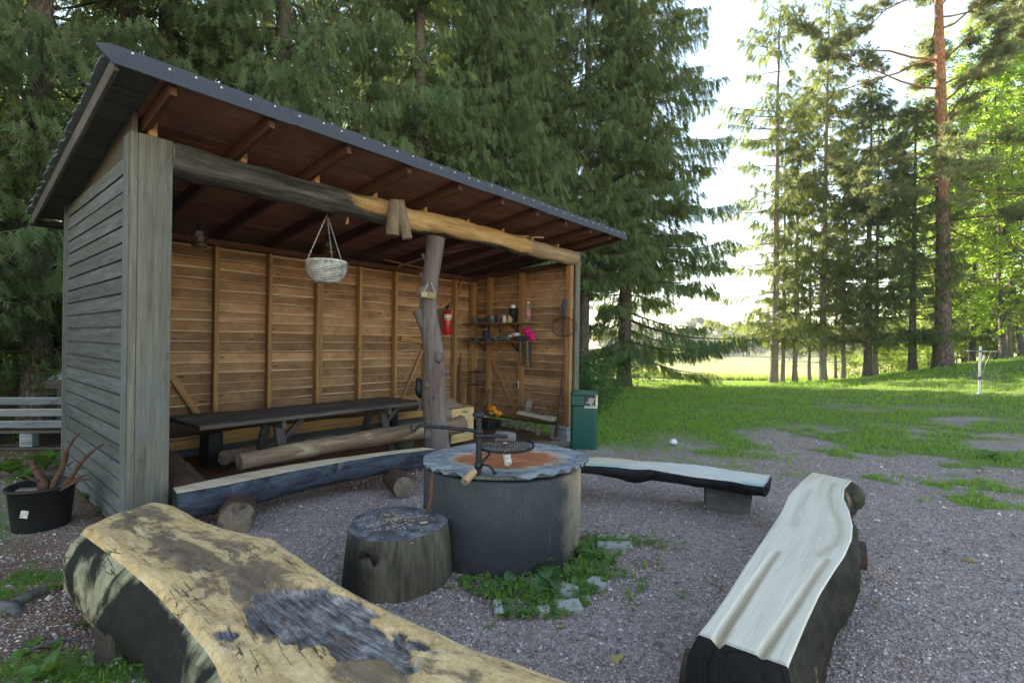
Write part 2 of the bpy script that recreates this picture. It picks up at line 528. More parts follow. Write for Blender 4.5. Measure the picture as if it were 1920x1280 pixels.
def bark(name, c1, c2, sc=(16, 16, 3.5), moss=None):
    n = N(name)
    v = n.coord(sc, rand=True)
    vo = n.n('TexVoronoi', {'feature': 'DISTANCE_TO_EDGE'}, Vector=v, Scale=1.0)
    g = n.noise(v, 1.6, 6, .6)
    h = n.math('MULTIPLY_ADD', vo.outputs[0], 1.2, g)
    col = n.ramp(h, [(.35, [c * .45 for c in c1]), (.6, c1), (.95, c2)])
    if moss is not None:
        mn = n.noise(n.coord((1.5, 1.5, .8)), 1, 4)
        col = n.mix(n.ramp(mn, [(.5, 0), (.62, .7)]), col, moss)
    n.bsdf(col, .9, 0, .15, h, .8, .03)
    return n.m
MAT['bark'] = bark('spruce_bark', (.10, .078, .062), (.21, .175, .145), (18, 18, 7), (.10, .11, .075))
MAT['barkgrey'] = bark('slim_spruce_bark', (.22, .18, .14), (.40, .345, .28), (30, 30, 12), (.17, .17, .12))
MAT['leafbark'] = bark('grey_bark', (.11, .10, .08), (.24, .22, .18), (22, 22, 8))

def pinebark():
    n = N('pine_bark')
    z = n.n('SeparateXYZ', None, Vector=n.n('TexCoord').outputs['Object']).outputs[2]
    v = n.coord((12, 12, 4))
    vo = n.n('TexVoronoi', {'feature': 'DISTANCE_TO_EDGE'}, Vector=v, Scale=1.0)
    g = n.noise(v, 1.6, 6, .6)
    h = n.math('MULTIPLY_ADD', vo.outputs[0], 1.2, g)
    low = n.ramp(h, [(.35, (.04, .028, .022)), (.6, (.12, .085, .062)), (.95, (.22, .165, .125))])
    up = n.ramp(h, [(.35, (.20, .085, .04)), (.6, (.40, .19, .095)), (.95, (.55, .31, .18))])
    f = n.ramp(n.math('MULTIPLY_ADD', g, 3.0, z), [(0, 0), (1, 1)])
    mr = n.n('MapRange'); n.set(mr.inputs[0], n.math('MULTIPLY_ADD', g, 3.0, z)); mr.inputs[1].default_value = 7.0; mr.inputs[2].default_value = 12.0
    n.bsdf(n.mix(mr.outputs[0], low, up), .9, 0, .15, h, .8, .03)
    return n.m
MAT['pinebark'] = pinebark()

def leaf(name, c1, c2, tcol, trans=.35, rough=.55, spec=.3, dry=0.0, drycol=(.17, .125, .085)):
    n = N(name)
    ge = n.n('NewGeometry')
    oi = n.n('ObjectInfo')
    r = ge.outputs['Random Per Island']
    big = n.noise(n.coord((1, 1, 1)), .8, 3, .6)
    f = n.math('ADD', n.math('MULTIPLY', r, .6), n.math('MULTIPLY', big, .5))
    col = n.mix(f, c1, c2)
    if dry > 0: col = n.mix(n.math('GREATER_THAN', r, 1 - dry), col, drycol)
    hv = n.n('HueSaturation', None, Color=col, Value=n.math('MULTIPLY_ADD', oi.outputs['Random'], .3, .85), Hue=n.math('MULTIPLY_ADD', oi.outputs['Random'], .02, .49))
    b = n.n('BsdfPrincipled')
    n.set(b.inputs['Base Color'], hv.outputs[0]); n.set(b.inputs['Roughness'], rough); n.set(b.inputs['Specular IOR Level'], spec)
    tr = n.n('BsdfTranslucent', None, Color=n.mix(.65, hv.outputs[0], tcol))
    mx = n.n('MixShader', None, Fac=trans)
    n.set(mx.inputs[1], b.outputs[0]); n.set(mx.inputs[2], tr.outputs[0])
    n.t.links.new(mx.outputs[0], n.out.inputs[0])
    return n.m
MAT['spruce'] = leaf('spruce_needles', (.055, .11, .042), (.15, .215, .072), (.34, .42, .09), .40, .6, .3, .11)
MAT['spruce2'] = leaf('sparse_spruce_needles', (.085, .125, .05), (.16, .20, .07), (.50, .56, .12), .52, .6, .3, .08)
MAT['pine'] = leaf('pine_needles', (0.130, 0.182, 0.098), (0.221, 0.267, 0.117), (0.520, 0.546, 0.182), .42, .6)
MAT['decid'] = leaf('broad_leaves', (.09, .18, .02), (.21, .31, .04), (.56, .76, .09), .6, .5)
MAT['decidfar'] = leaf('far_leaves', (.09, .125, .05), (.17, .19, .075), (.34, .36, .10), .4, .7)
MAT['firfar'] = leaf('far_needles', (.05, .085, .055), (.085, .12, .07), (.16, .20, .09), .3, .7)
MAT['bush'] = leaf('undergrowth_leaves', (.09, .16, .03), (.19, .27, .05), (.56, .68, .10), .56, .5)
MAT['shadebush'] = leaf('shade_leaves', (.04, .10, .025), (.09, .17, .04), (.22, .34, .05), .4, .5)
MAT['grass'] = leaf('grass_blades', (0.144, 0.282, 0.032), (0.275, 0.432, 0.057), (0.550, 0.768, 0.092), .38, .6, .25, .11, (.36, .31, .14))
MAT['drygrass'] = leaf('meadow_grass', (.36, .37, .10), (.52, .50, .18), (.70, .68, .20), .4, .6)
MAT['weed'] = leaf('weed_leaves', (.075, .17, .03), (.14, .25, .045), (.32, .46, .05), .35, .4, .4)
MAT['weeddark'] = leaf('blue_green_leaves', (.05, .12, .04), (.10, .18, .06), (.2, .34, .08), .3, .4, .4)
MAT['fallen'] = leaf('fallen_leaves', (.42, .30, .07), (.50, .40, .16), (.5, .4, .1), .2, .7)
MAT['moss'] = leaf('moss', (.07, .12, .02), (.13, .18, .03), (.25, .3, .05), .2, .9)

def groundmat():
    n = N('gravel_and_turf')
    p = n.n('NewGeometry').outputs['Position']
    gr = n.attr('grass'); dirt = n.attr('dirt')
    v1 = n.n('TexVoronoi', {'feature': 'F1'}, Vector=p, Scale=85.0)
    v2 = n.n('TexVoronoi', {'feature': 'F1'}, Vector=p, Scale=38.0)
    nn = n.noise(p, 3.0, 5, .6); nf = n.noise(p, 160.0, 4, .7)
    stone = n.ramp(n.n('SeparateColor', None, Color=v1.outputs['Color']).outputs[0],
                   [(0, (0.141, 0.116, 0.107)), (.3, (0.281, 0.227, 0.203)), (.55, (0.404, 0.308, 0.263)), (.78, (0.449, 0.374, 0.334)), (1, (0.696, 0.591, 0.517))])
    stone2 = n.ramp(n.n('SeparateColor', None, Color=v2.outputs['Color']).outputs[1],
                   [(0, (0.191, 0.157, 0.141)), (.5, (0.371, 0.288, 0.250)), (1, (0.562, 0.470, 0.414))])
    col = n.mix(n.ramp(nf, [(.45, 0), (.6, 1)]), stone, stone2)
    col = n.mix(n.math('MULTIPLY', n.ramp(nn, [(.46, 0), (.70, 1)]), .40), col, (0.312, 0.160, 0.085))
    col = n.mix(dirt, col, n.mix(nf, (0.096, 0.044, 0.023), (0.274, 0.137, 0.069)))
    gcol = n.mix(n.noise(p, 7, 5, .7), (.095, .18, .025), (.19, .25, .06))
    gcol = n.mix(n.ramp(n.noise(p, 40, 4, .7), [(.45, 0), (.7, .6)]), gcol, (.19, .15, .08))
    gf = n.ramp(n.math('ADD', gr, n.math('MULTIPLY', n.math('SUBTRACT', n.noise(p, 18, 6, .75), .5), 1.1)), [(.30, 0), (.75, 1)])
    col = n.mix(gf, col, gcol)
    h = n.math('ADD', n.math('MULTIPLY', v1.outputs['Distance'], -.8), n.math('MULTIPLY', v2.outputs['Distance'], -1.0))
    n.bsdf(col, .9, 0, .2, h, .9, .012)
    return n.m
MAT['ground'] = groundmat()

def meadowmat():
    n = N('meadow_turf')
    p = n.n('NewGeometry').outputs['Position']
    st = n.n('Mapping', None, Vector=p, Scale=(.12, .35, 1))
    a = n.noise(st, 1, 5, .65); b = n.noise(p, 2.5, 5, .7)
    col = n.mix(n.ramp(a, [(.35, 0), (.65, 1)]), (.27, .29, .075), (.44, .38, .15))
    col = n.mix(n.math('MULTIPLY', n.ramp(b, [(.4, 0), (.7, 1)]), .5), col, (.33, .36, .09))
    n.bsdf(col, .9, 0, .1, b, .4, .15)
    return n.m
MAT['meadow'] = meadowmat()
MAT['road'] = plain('pale_gravel_road', (.40, .37, .34), .95, 0, .1, 6, .2, .4)

def pebblemat():
    n = N('pebbles')
    r = n.n('NewGeometry').outputs['Random Per Island']
    col = n.ramp(r, [(0, (0.133, 0.113, 0.106)), (.25, (0.278, 0.232, 0.212)), (.5, (0.423, 0.318, 0.268)), (.72, (0.378, 0.333, 0.306)), (.9, (0.579, 0.490, 0.428)), (1, (0.846, 0.737, 0.649))])
    n.bsdf(col, .8, 0, .3)
    return n.m
MAT['pebble'] = pebblemat()

# ================================================================== ground
def axis(a, n, k=3.2):
    t = np.linspace(-1, 1, n)
    return np.sinh(t * k * 1.6) / math.sinh(k * 1.6) * a
def make_ground():
    nx, ny = 420, 420
    t = np.linspace(-1, 1, nx)
    xs = 1.0 + np.sign(t) * (np.abs(t) * 14 + (np.abs(t) ** 7) * 690)
    t = np.linspace(-.5, 1, ny)
    ys = 2.0 + np.sign(t) * (np.abs(t) * 24 + (np.abs(t) ** 6) * 700)
    X, Y = np.meshgrid(xs, ys)
    Z = terrain(X, Y)
    near = sstep(25, 8, np.hypot(X, Y))
    Z = Z + (fbm(X * 1.7, Y * 1.7, 31, 4) - .5) * .035 * near
    G = grass_mask(X, Y)
    u = (X - P0.x) * EX.x + (Y - P0.y) * EX.y
    v = (X - P0.x) * ED.x + (Y - P0.y) * ED.y
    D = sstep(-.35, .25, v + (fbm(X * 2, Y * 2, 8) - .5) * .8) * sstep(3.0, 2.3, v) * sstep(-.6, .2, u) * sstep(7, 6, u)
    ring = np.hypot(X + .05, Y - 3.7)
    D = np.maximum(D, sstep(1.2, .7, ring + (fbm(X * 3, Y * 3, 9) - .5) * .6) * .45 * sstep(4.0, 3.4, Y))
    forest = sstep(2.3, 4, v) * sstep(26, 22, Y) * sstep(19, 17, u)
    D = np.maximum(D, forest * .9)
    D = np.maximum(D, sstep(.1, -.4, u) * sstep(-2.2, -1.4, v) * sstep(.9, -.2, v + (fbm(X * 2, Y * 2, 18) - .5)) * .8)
    verts = np.stack([X, Y, Z], -1).reshape(-1, 3)
    i = np.arange(nx * ny).reshape(ny, nx)
    q = np.stack([i[:-1, :-1], i[:-1, 1:], i[1:, 1:], i[1:, :-1]], -1).reshape(-1, 4)
    cyv = verts[q].mean(1)
    mead = (cyv[:, 1] > 36.2 + 1.2 * np.sin(cyv[:, 0] * .3)) 
    def sub(sel, name, mat, at):
        qq = q[sel]; used, inv = np.unique(qq, return_inverse=True)
        me = np_mesh(name, verts[used], inv.reshape(-1, 4), mat, 4, True, {k: a.reshape(-1)[used] for k, a in at.items()})
        setting(name, me)
    sub(~mead, 'ground', MAT['ground'], {'grass': np.where(Y > 22, np.maximum(G, .9 * (u > 17.5)), G), 'dirt': np.clip(D, 0, 1)})
    sub(mead, 'meadow', MAT['meadow'], {})
make_ground()

def gravel_road():
    ctr = [(3, 33.2), (10, 31.6), (15, 30.6), (19, 29.6), (24, 28.8), (32, 28.6), (60, 30)]
    xs = np.linspace(6, 60, 90)
    cx = [c[0] for c in ctr]; cyy = [c[1] for c in ctr]
    vs = []; q = []
    for x in xs:
        yc = np.interp(x, cx, cyy)
        w = 2.6 * min(1, (x - 5) / 5)
        for k in range(7):
            yy = yc + (k / 6 - .5) * 2 * w
            vs.append((x, yy, tz(x, yy) + .05 - .03 * abs(k - 3) / 3))
    for i in range(len(xs) - 1):
        for k in range(6):
            q.append((i * 7 + k, (i + 1) * 7 + k, (i + 1) * 7 + k + 1, i * 7 + k + 1))
    setting('gravel_road', np_mesh('gravel_road', vs, q, MAT['road'], 4, True))
gravel_road()

# ================================================================== the open shelter
shelter = thing('open_shelter', 'large open-fronted wooden shelter with grey siding and a dark lean-to roof', 'shelter', B)
def S(v): return 3.245 - .133 * (v + .65)          # underside of the roof boards
ULEN, DEP = 6.10, 2.40

# left side wall -----------------------------------------------------
wall = part('side_wall', M().box((.10, .10, 1.42), (.09, .045, 2.7), .003).box((.10, 1.2, 1.42), (.09, .045, 2.7), .003).box((.10, 2.27, 1.4), (.09, .045, 2.65), .003).box((.10, 1.2, .10), (.09, 2.3, .09), .003),
            MAT['studdark'], shelter, B, 'side wall clad in weathered grey boards')
zz = .015
ne = 22
ex_ = (2.85 - zz) / ne
for i in range(ne):
    z0 = zz + i * ex_
    m = M()
    # lapped board: bottom edge stands proud, small shadow gap below
    h = ex_ + .012
    pr = [(-.029, 0), (-.030, .004), (-.030, ex_ * .855), (-.027, ex_ * .88), (-.004, ex_ * .89), (-.004, h - .002), (.004, h - .002), (.004, 0)]
    L0, L1 = .055, 2.335
    jit = rnd.uniform(-.0025, .0025)
    n_ = len(pr)
    vs = [(L0, -(p[0] + jit), p[1]) for p in pr] + [(L1, -(p[0] + jit), p[1]) for p in pr]
    m.add([(x - 1.2, y, z - h / 2) for (x, y, z) in vs], [tuple(range(n_)), tuple(range(n_, 2 * n_))[::-1]] + [(k, n_ + k, n_ + (k + 1) % n_, (k + 1) % n_) for k in range(n_)])
    Mw = B @ T(0, 1.2, z0 + h / 2) @ Matrix.Rotation(math.pi / 2, 4, 'Z')
    part('plank', m, MAT['siding'], wall, Mw)
board('corner_board', (-.024, 2.365, .0), (-.024, 2.365, 2.84), .075, .028, MAT['siding'], wall, (1, 0, 0))
board('corner_board', (.0, 2.43, .0), (.0, 2.43, 2.83), .10, .03, MAT['siding'], wall, (0, 1, 0))
board('corner_board', (-.026, .022, .0), (-.026, .022, 2.99), .115, .03, MAT['siding'], wall, (1, 0, 0))
gbm = M()
gp_ = [(-.03, 2.80), (2.36, 2.80), (2.36, S(2.36) - .004), (-.03, S(-.03) - .004)]
gbm.add([(-.012, v, z) for v, z in gp_] + [(.02, v, z) for v, z in gp_], [(3, 2, 1, 0), (4, 5, 6, 7), (0, 1, 5, 4), (1, 2, 6, 5), (2, 3, 7, 6), (3, 0, 4, 7)])
part('gable_board', gbm, MAT['verge'], wall, B)

# front trim and posts -----------------------------------------------
board('post_board', (-.004, -.052, .0), (-.004, -.052, 3.0), .042, .028, MAT['trim'], shelter, (0, 1, 0))
board('post_board', (.128, -.055, .0), (.128, -.055, 3.0), .218, .03, MAT['trim'], shelter, (0, 1, 0))
board('post', (.13, .03, .0), (.13, .03, 3.0), .16, .12, MAT['studdark'], shelter, (0, 1, 0), .004)

# back wall -----------------------------------------------------------
bw = part('back_wall', M().box((3.05, 2.33, .185), (6.0, .09, .11), .004), MAT['yellowplank'], shelter, B)
def inner_planks(parent, n, z0, z1, a, b, flip=1):
    e = (z1 - z0) / n
    for i in range(n):
        za = z0 + i * e
        p, q = Vector(a), Vector(b)
        p.z = q.z = za + e / 2
        x = (q - p); L = x.length; x.normalize()
        nrm = Vector((0, 0, 1)).cross(x) * flip           # towards the inside
        m = M()
        ns = 16
        rows = [(-e / 2 - .004, .004), (-e / 2 + .010, .0115), (-e / 2 + .022, .012), (e / 2 - .006, .0), (e / 2 + .004, -.014)]
        vs = []
        r1 = random.Random(i * 31 + int(L * 100))
        wob = [r1.uniform(-.0045, .0045) for _ in range(ns + 1)]
        wid = [abs(r1.gauss(0, .009)) - .004 for _ in range(ns + 1)]
        for k in range(ns + 1):
            xx = -L / 2 + L * k / ns
            for ri, (zr, o) in enumerate(rows):
                dz = wob[k] if ri in (1, 2) else 0
                if ri == 2: dz += wid[k] - .003
                vs.append((xx, o, zr + dz))
        nr = len(rows)
        fs = []; mi = []
        for k in range(ns):
            for r in range(nr - 1):
                fs.append((k * nr + r, (k + 1) * nr + r, (k + 1) * nr + r + 1, k * nr + r + 1)); mi.append(1 if r == 1 else 0)
        o = len(m.v)
        m.add(vs, fs); m.mi = mi; m.sm = [False] * len(fs)
        # back face
        m.add([(-L / 2, -.018, -e / 2), (L / 2, -.018, -e / 2), (L / 2, -.018, e / 2), (-L / 2, -.018, e / 2)], [(0, 1, 2, 3)])
        z = Vector((0, 0, 1)); y = nrm
        Rm = Matrix((x, y, z)).transposed().to_4x4()
        part('plank', m, [MAT['inner'], MAT['edge']], parent, B @ T((p + q) / 2) @ Rm)
inner_planks(bw, 19, .24, 2.72, (6.05, 2.375, 0), (.03, 2.375, 0))
# outer skin of the back wall seen from behind
for i in range(11):
    board('plank', (.03, 2.415, .12 + i * .235), (6.1, 2.415, .12 + i * .235), .02, .23, MAT['siding'], bw)
STUD_U = [.70, 1.37, 2.03, 2.72, 3.42, 4.10, 4.76]
for i, u in enumerate(STUD_U):
    board('stud', (u, 2.305, .24), (u, 2.305, 2.62), .05 if i != 3 else .048, .10, MAT['stud'], bw, (0, 1, 0))
    if i == 3: board('stud', (u + .052, 2.308, .24), (u + .052, 2.308, 2.62), .045, .095, MAT['stud'], bw, (0, 1, 0))
board('stud', (5.46, 2.30, .24), (5.46, 2.30, 2.62), .06, .10, MAT['stud'], bw, (0, 1, 0))
board('stud', (5.93, 2.28, .10), (5.93, 2.28, 2.62), .10, .10, MAT['stud'], bw, (0, 1, 0))
board('top_plate', (.05, 2.29, 2.655), (6.02, 2.29, 2.655), .13, .06, MAT['rafter'], bw)
for (x0, y0, x1, y1, w) in [(312, 690, 372, 778, .075), (800, 640, 752, 752, .05), (752, 634, 800, 641, .09), (868, 520, 842, 600, .06)]:
    a = onv(x0, y0, 2.33); b_ = onv(x1, y1, 2.33)
    board('brace', (a.x, 2.335, a.z), (b_.x, 2.335, b_.z), .035, w, MAT['stud'], bw, (0, 0, 1) if abs(a.x - b_.x) > .05 else (1, 0, 0))

# right wall ------------------------------------------------------------
rw = part('end_wall', M().box((5.985, 1.2, .16), (.07, 2.3, .13), .004), MAT['stud'], shelter, B)
inner_planks(rw, 19, .16, 2.78, (6.025, .04, 0), (6.025, 2.36, 0), 1)
for i in range(11):
    board('plank', (6.062, .05, .16 + i * .24), (6.062, 2.36, .16 + i * .24), .02, .235, MAT['siding'], rw)
for x in (918, 978):
    q = onu(x, 640, 5.98)
    board('stud', (5.975, q.y, .12), (5.975, q.y, 2.72), .09, .085, MAT['stud'], rw, (1, 0, 0))
board('stud', (5.96, .06, .10), (5.96, .06, 2.78), .10, .09, MAT['stud'], rw, (1, 0, 0))
for (x0, y0, x1, y1, w) in [(924, 676, 970, 780, .07), (866, 535, 893, 610, .08)]:
    a = onu(x0, y0, 5.99); b_ = onu(x1, y1, 5.99)
    board('brace', (5.995, a.y, a.z), (5.995, b_.y, b_.z), .035, w, MAT['stud'], rw, (0, 0, 1))
board('top_plate', (5.98, .02, 2.80), (5.98, 2.3, 2.70), .10, .07, MAT['rafter'], rw)
board('corner_board', (6.075, -.02, -.05), (6.075, -.02, 3.0), .12, .035, MAT['trim'], rw, (0, 1, 0))
board('corner_board', (6.105, .06, -.05), (6.105, .06, 2.98), .11, .03, MAT['trim'], rw, (1, 0, 0))
for (u, v) in ((5.95, .12), (5.95, 2.2)):
    part('foundation_block', M().box((u, v, -.06), (.34, .34, .30), .015), MAT['ash'], rw, B)

# roof -----------------------------------------------------------------
RU0, RU1, RV0, RV1 = -.245, 6.47, -.66, 2.93
slope = math.atan(.133)
RM = B @ T(0, RV0, S(RV0)) @ Matrix.Rotation(-slope, 4, 'X')      # local y runs down the roof, z up off the boards
RL = (RV1 - RV0) / math.cos(slope)
roof = part('roof', M().box(((RU0 + RU1) / 2, RL / 2, .034), (RU1 - RU0 - .01, RL - .01, .012), .003), MAT['felt'], shelter, RM)
nb = 25
bwid = RL / nb
for i in range(nb):
    y = (i + .5) * bwid
    for (ua, ub, mt) in ((RU0 + .035, .02, 'soffitgrey'), (.022, RU1 - .03, 'soffit')):
        m = M().box((0, 0, 0), (ub - ua, bwid - .006, .024), .004)
        part('board', m, MAT[mt], roof, RM @ T((ua + ub) / 2, y, .0125 + rnd.uniform(-.001, .001)))
RAFT = [.075, .735, 1.405, 2.065, 2.755, 3.455, 4.135, 4.80, 5.46, 6.04]
for u in RAFT + [6.43]:
    e0 = .03
    d_ = .125 if 0 < u < 6.1 else .07
    board('rafter', (u, e0, -d_ / 2), (u, RL - .05, -d_ / 2), .046, d_, MAT['rafter'] if u > 0 else MAT['soffitgrey'], roof, (0, 0, 1), .003, RM)
# front edge strip of felt, folded over the eave, in lengths, with nails
nseg = 6
for i in range(nseg):
    a = RU0 - .02 + (RU1 - RU0 + .04) * i / nseg; b_ = RU0 - .02 + (RU1 - RU0 + .04) * (i + 1) / nseg
    m = M()
    prof = [(-.030, -.075), (-.034, -.02), (-.030, .045), (-.018, .056), (.16, .052), (.16, .043), (-.014, .042), (-.022, -.075)]
    n_ = len(prof)
    o = .004 * (i % 2)
    vs = [(a - .004, p[0] - o, p[1] + o) for p in prof] + [(b_ + .002, p[0] - o, p[1] + o) for p in prof]
    m.add(vs, [tuple(range(n_)), tuple(range(n_, 2 * n_))[::-1]] + [(k, n_ + k, n_ + (k + 1) % n_, (k + 1) % n_) for k in range(n_)])
    es = part('edge_strip', m, MAT['felt'], shelter, RM)
    nl = 6
    for k in range(nl):
        uu = a + (b_ - a) * (k + .5 + rnd.uniform(-.2, .2)) / nl
        nm = M().lathe([(.0075, 0), (.0075, .003), (.003, .005), (0, .005)], 8)
        part('nail', nm, MAT['white'], es, RM @ T(uu, -.033 - o, .018 + rnd.uniform(-.012, .012)) @ Matrix.Rotation(math.pi / 2, 4, 'X'))
# pointed end of the strip beyond the left verge
part('edge_strip', M().add([(RU0 - .02, -.03, .05), (RU0 - .02, .13, .05), (RU0 - .085, .05, .066), (RU0 - .02, -.034, -.07), (RU0 - .02, .13, .03), (RU0 - .085, .05, .058)],
     [(0, 2, 1), (0, 3, 5, 2), (3, 4, 5), (1, 2, 5, 4), (0, 1, 4, 3)]), MAT['felt'], shelter, RM)
# left verge: boards and ragged slates laid over it
for (a, b_) in ((.02, 1.25), (1.26, 2.45), (2.46, RL - .02)):
    board('verge_board', (RU0 + .012, a, -.035), (RU0 + .012, b_, -.035 - rnd.uniform(0, .006)), .026, .105, MAT['verge'], roof, (0, 0, 1), .003, RM)
ns_ = 17
for i in range(ns_):
    y = .14 + (RL - .14) * i / ns_
    L = (RL / ns_) + .06
    w = .20
    m = M()
    vs = []
    e = [(-.042 + rnd.choice((0, 0, .004, -.006, .016)) + rnd.uniform(-.005, .006)) for _ in range(5)]
    for k in range(5):
        yy = L * k / 4
        vs += [(e[k], yy, -.004 + rnd.uniform(-.003, .003)), (w, yy, 0)]
    top = [(x, yy, z + .011) for (x, yy, z) in vs]
    fs = []
    for k in range(4):
        fs.append((2 * k, 2 * k + 2, 2 * k + 3, 2 * k + 1)); fs.append((10 + 2 * k, 10 + 2 * k + 1, 10 + 2 * k + 3, 10 + 2 * k + 2))
        fs.append((2 * k, 10 + 2 * k, 10 + 2 * k + 2, 2 * k + 2)); fs.append((2 * k + 1, 2 * k + 3, 10 + 2 * k + 3, 10 + 2 * k + 1))
    fs += [(0, 1, 11, 10), (8, 18, 19, 9)]
    m.add(vs + top, fs)
    part('shingle', m, MAT['shingle'], roof, RM @ T(RU0, y, .046 + .004 * (i % 2)) @ Matrix.Rotation(.004 + rnd.uniform(-.004, .004), 4, 'X') @ RZ(rnd.uniform(-.03, .03)))
# rear gutter
gm = M()
ga = [(.062 * math.cos(t), .062 * math.sin(t)) for t in np.linspace(math.pi, 2 * math.pi, 9)] + [(.056 * math.cos(t), .056 * math.sin(t)) for t in np.linspace(2 * math.pi, math.pi, 9)]
n_ = len(ga)
vs = [(RU0 + .01, p[0], p[1]) for p in ga] + [(RU1 - .02, p[0], p[1]) for p in ga]
gm.add(vs, [(k, (k + 1) % n_, n_ + (k + 1) % n_, n_ + k) for k in range(n_)], 0, True)
gm.add([(RU0 + .012, p[0], p[1]) for p in ga[:9]], [tuple(range(9))]); gm.add([(RU1 - .022, p[0], p[1]) for p in ga[:9]], [tuple(range(9))[::-1]])
part('gutter', gm, MAT['black'], roof, B @ T(0, RV1 + .02, S(RV1) - .035))

# beam and log post -----------------------------------------------------
def beammat():
    n = N('peeled_beam')
    v = n.coord((1.3, 13, 13)); g = n.noise(v, 1, 7, .65, .5)
    x = n.n('SeparateXYZ', None, Vector=n.n('TexCoord').outputs['Object'])
    grey = n.ramp(n.math('ADD', n.math('MULTIPLY', g, .7), n.math('MULTIPLY', n.noise(n.coord((9, 40, 40)), 1, 5, .7), .3)), [(.36, (.022, .020, .017)), (.5, (.062, .056, .045)), (.64, (.15, .135, .105))])
    peel = n.ramp(g, [(.28, (.21, .10, .035)), (.5, (.43, .26, .10)), (.75, (.58, .41, .20))])
    tan = n.ramp(g, [(.28, (.17, .11, .06)), (.5, (.30, .21, .125)), (.75, (.44, .33, .21))])
    pn = n.noise(n.coord((1.0, 4, 4)), 1.0, 5, .6, .3)
    m1 = n.n('MapRange'); n.set(m1.inputs[0], n.math('MULTIPLY_ADD', pn, 2.6, x.outputs[0])); m1.inputs[1].default_value = .20; m1.inputs[2].default_value = .45
    below = n.math('MULTIPLY_ADD', n.noise(n.coord((1.1, 1, 1)), 1.0, 4), .28, x.outputs[2])
    m3 = n.n('MapRange'); n.set(m3.inputs[0], below); m3.inputs[1].default_value = .035; m3.inputs[2].default_value = .06
    col = n.mix(n.math('MULTIPLY', m1.outputs[0], m3.outputs[0]), grey, peel)
    m2 = n.n('MapRange'); n.set(m2.inputs[0], x.outputs[0]); m2.inputs[1].default_value = 1.62; m2.inputs[2].default_value = 1.66
    col = n.mix(m2.outputs[0], col, tan)
    n.bsdf(col, .85, 0, .15, g, .9, .025)
    return n.m
MAT['beam'] = beammat()
pts = []; rad = []
for i in range(33):
    u = .236 + (6.0 - .236) * i / 32
    t = i / 32
    dip = -.012 * math.sin(t * 9) 
    pts.append((u - 3.1, .02 + .015 * math.sin(t * 5), -.0 + dip - (.028 if i in (13, 14) else 0)))
    rad.append(.135 - .018 * t + .008 * math.sin(i * 1.9) + (.012 if 23 < i < 25 else 0))
bm = M().tube(pts, rad, 16, True, 0, 1, True, .05, 3)
part('beam', bm, [MAT['beam'], MAT['logend']], shelter, B @ T(3.1, 0, 2.885), 'round front beam, dark and bark-covered at one end, peeled and yellow towards the other')
for i, u in enumerate(RAFT[:9]):
    hgt = S(.0) - .125 - 3.0
    m = M().box((0, 0, 0), (.045, .075, .19), .003)
    part('block', m, MAT['stud'], shelter, B @ T(u + .047, .02, 3.075))
part('block', M().box((0, 0, 0), (.05, .1, .17), .003), MAT['stud'], shelter, B @ T(.11, -.02, 3.085))
# pieces of wood stuck between beam and rafters
board('batten', (5.0, -.10, 3.045), (4.35, .30, 3.03), .05, .022, MAT['handle'], shelter)
for (x0, y0, x1, y1, dv) in [(720, 487, 800, 505, 1.8), (745, 500, 812, 478, 1.7), (830, 475, 905, 462, .9)]:
    a = onv(x0, y0, dv); b_ = onv(x1, y1, dv)
    board('batten', a, b_, .05, .022, MAT['studdark'], shelter)

# natural centre post
def postmat():
    n = N('debarked_post')
    v = n.coord((14, 14, 1.6)); g = n.noise(v, 1, 7, .65, .4)
    col = n.ramp(g, [(.28, (0.076, 0.057, 0.050)), (.5, (0.142, 0.114, 0.101)), (.75, (0.220, 0.186, 0.163))])
    k = n.noise(n.coord((3, 3, 1.5)), 1, 4)
    col = n.mix(n.ramp(k, [(.5, 0), (.68, .6)]), col, (0.107, 0.071, 0.060))
    n.bsdf(col, .8, 0, .2, g, .55, .012)
    return n.m
MAT['post'] = postmat()
pu_ = 2.93
pp = [(822, 874, 52), (821, 850, 50), (819, 825, 46), (815, 780, 43), (813, 739, 44), (815, 700, 43), (814, 665, 40), (808, 625, 37), (803, 592, 34), (803, 560, 31), (806, 525, 31), (812, 490, 32), (818, 445, 34)]
pts = []; rad = []
for (x, y, w) in pp:
    q = atY(x, y, 6.0); pts.append(q); rad.append(w * 6.0 / F_PX / 2)
org = Vector((pts[0].x, pts[0].y, 0))
pm = M().tube([p - org for p in pts], rad, 18, True, 0, 1, True, .05, 5)
def stub(x0, y0, x1, y1, r0, r1, dy0=0, dy1=0):
    a = atY(x0, y0, 6.0 + dy0) - org; b_ = atY(x1, y1, 6.0 + dy1) - org
    pm.tube([a, a.lerp(b_, .55) + Vector((0, 0, -.01)), b_], [r0, (r0 + r1) / 2 * .9, r1], 10, True, 0, 1, True, .08, 2)
stub(801, 615, 781, 582, .09, .055, 0, -.06)
stub(806, 500, 792, 476, .035, .02)
stub(800, 545, 785, 546, .10, .055, -.05, -.12)
stub(800, 525, 788, 512, .05, .02)
for (x, y, r) in [(823, 670, .055), (803, 815, .05), (800, 722, .03), (838, 700, .02), (815, 745, .025)]:
    q = atY(x, y, 6.0 - .125) - org
    pm.blob(q, (r, .035, r * 1.25), 10, 6, 0, .15, 4)
lp = part('log_post', pm, [MAT['post'], MAT['logend']], shelter, T(org), 'crooked debarked tree trunk with branch stubs holding up the beam')

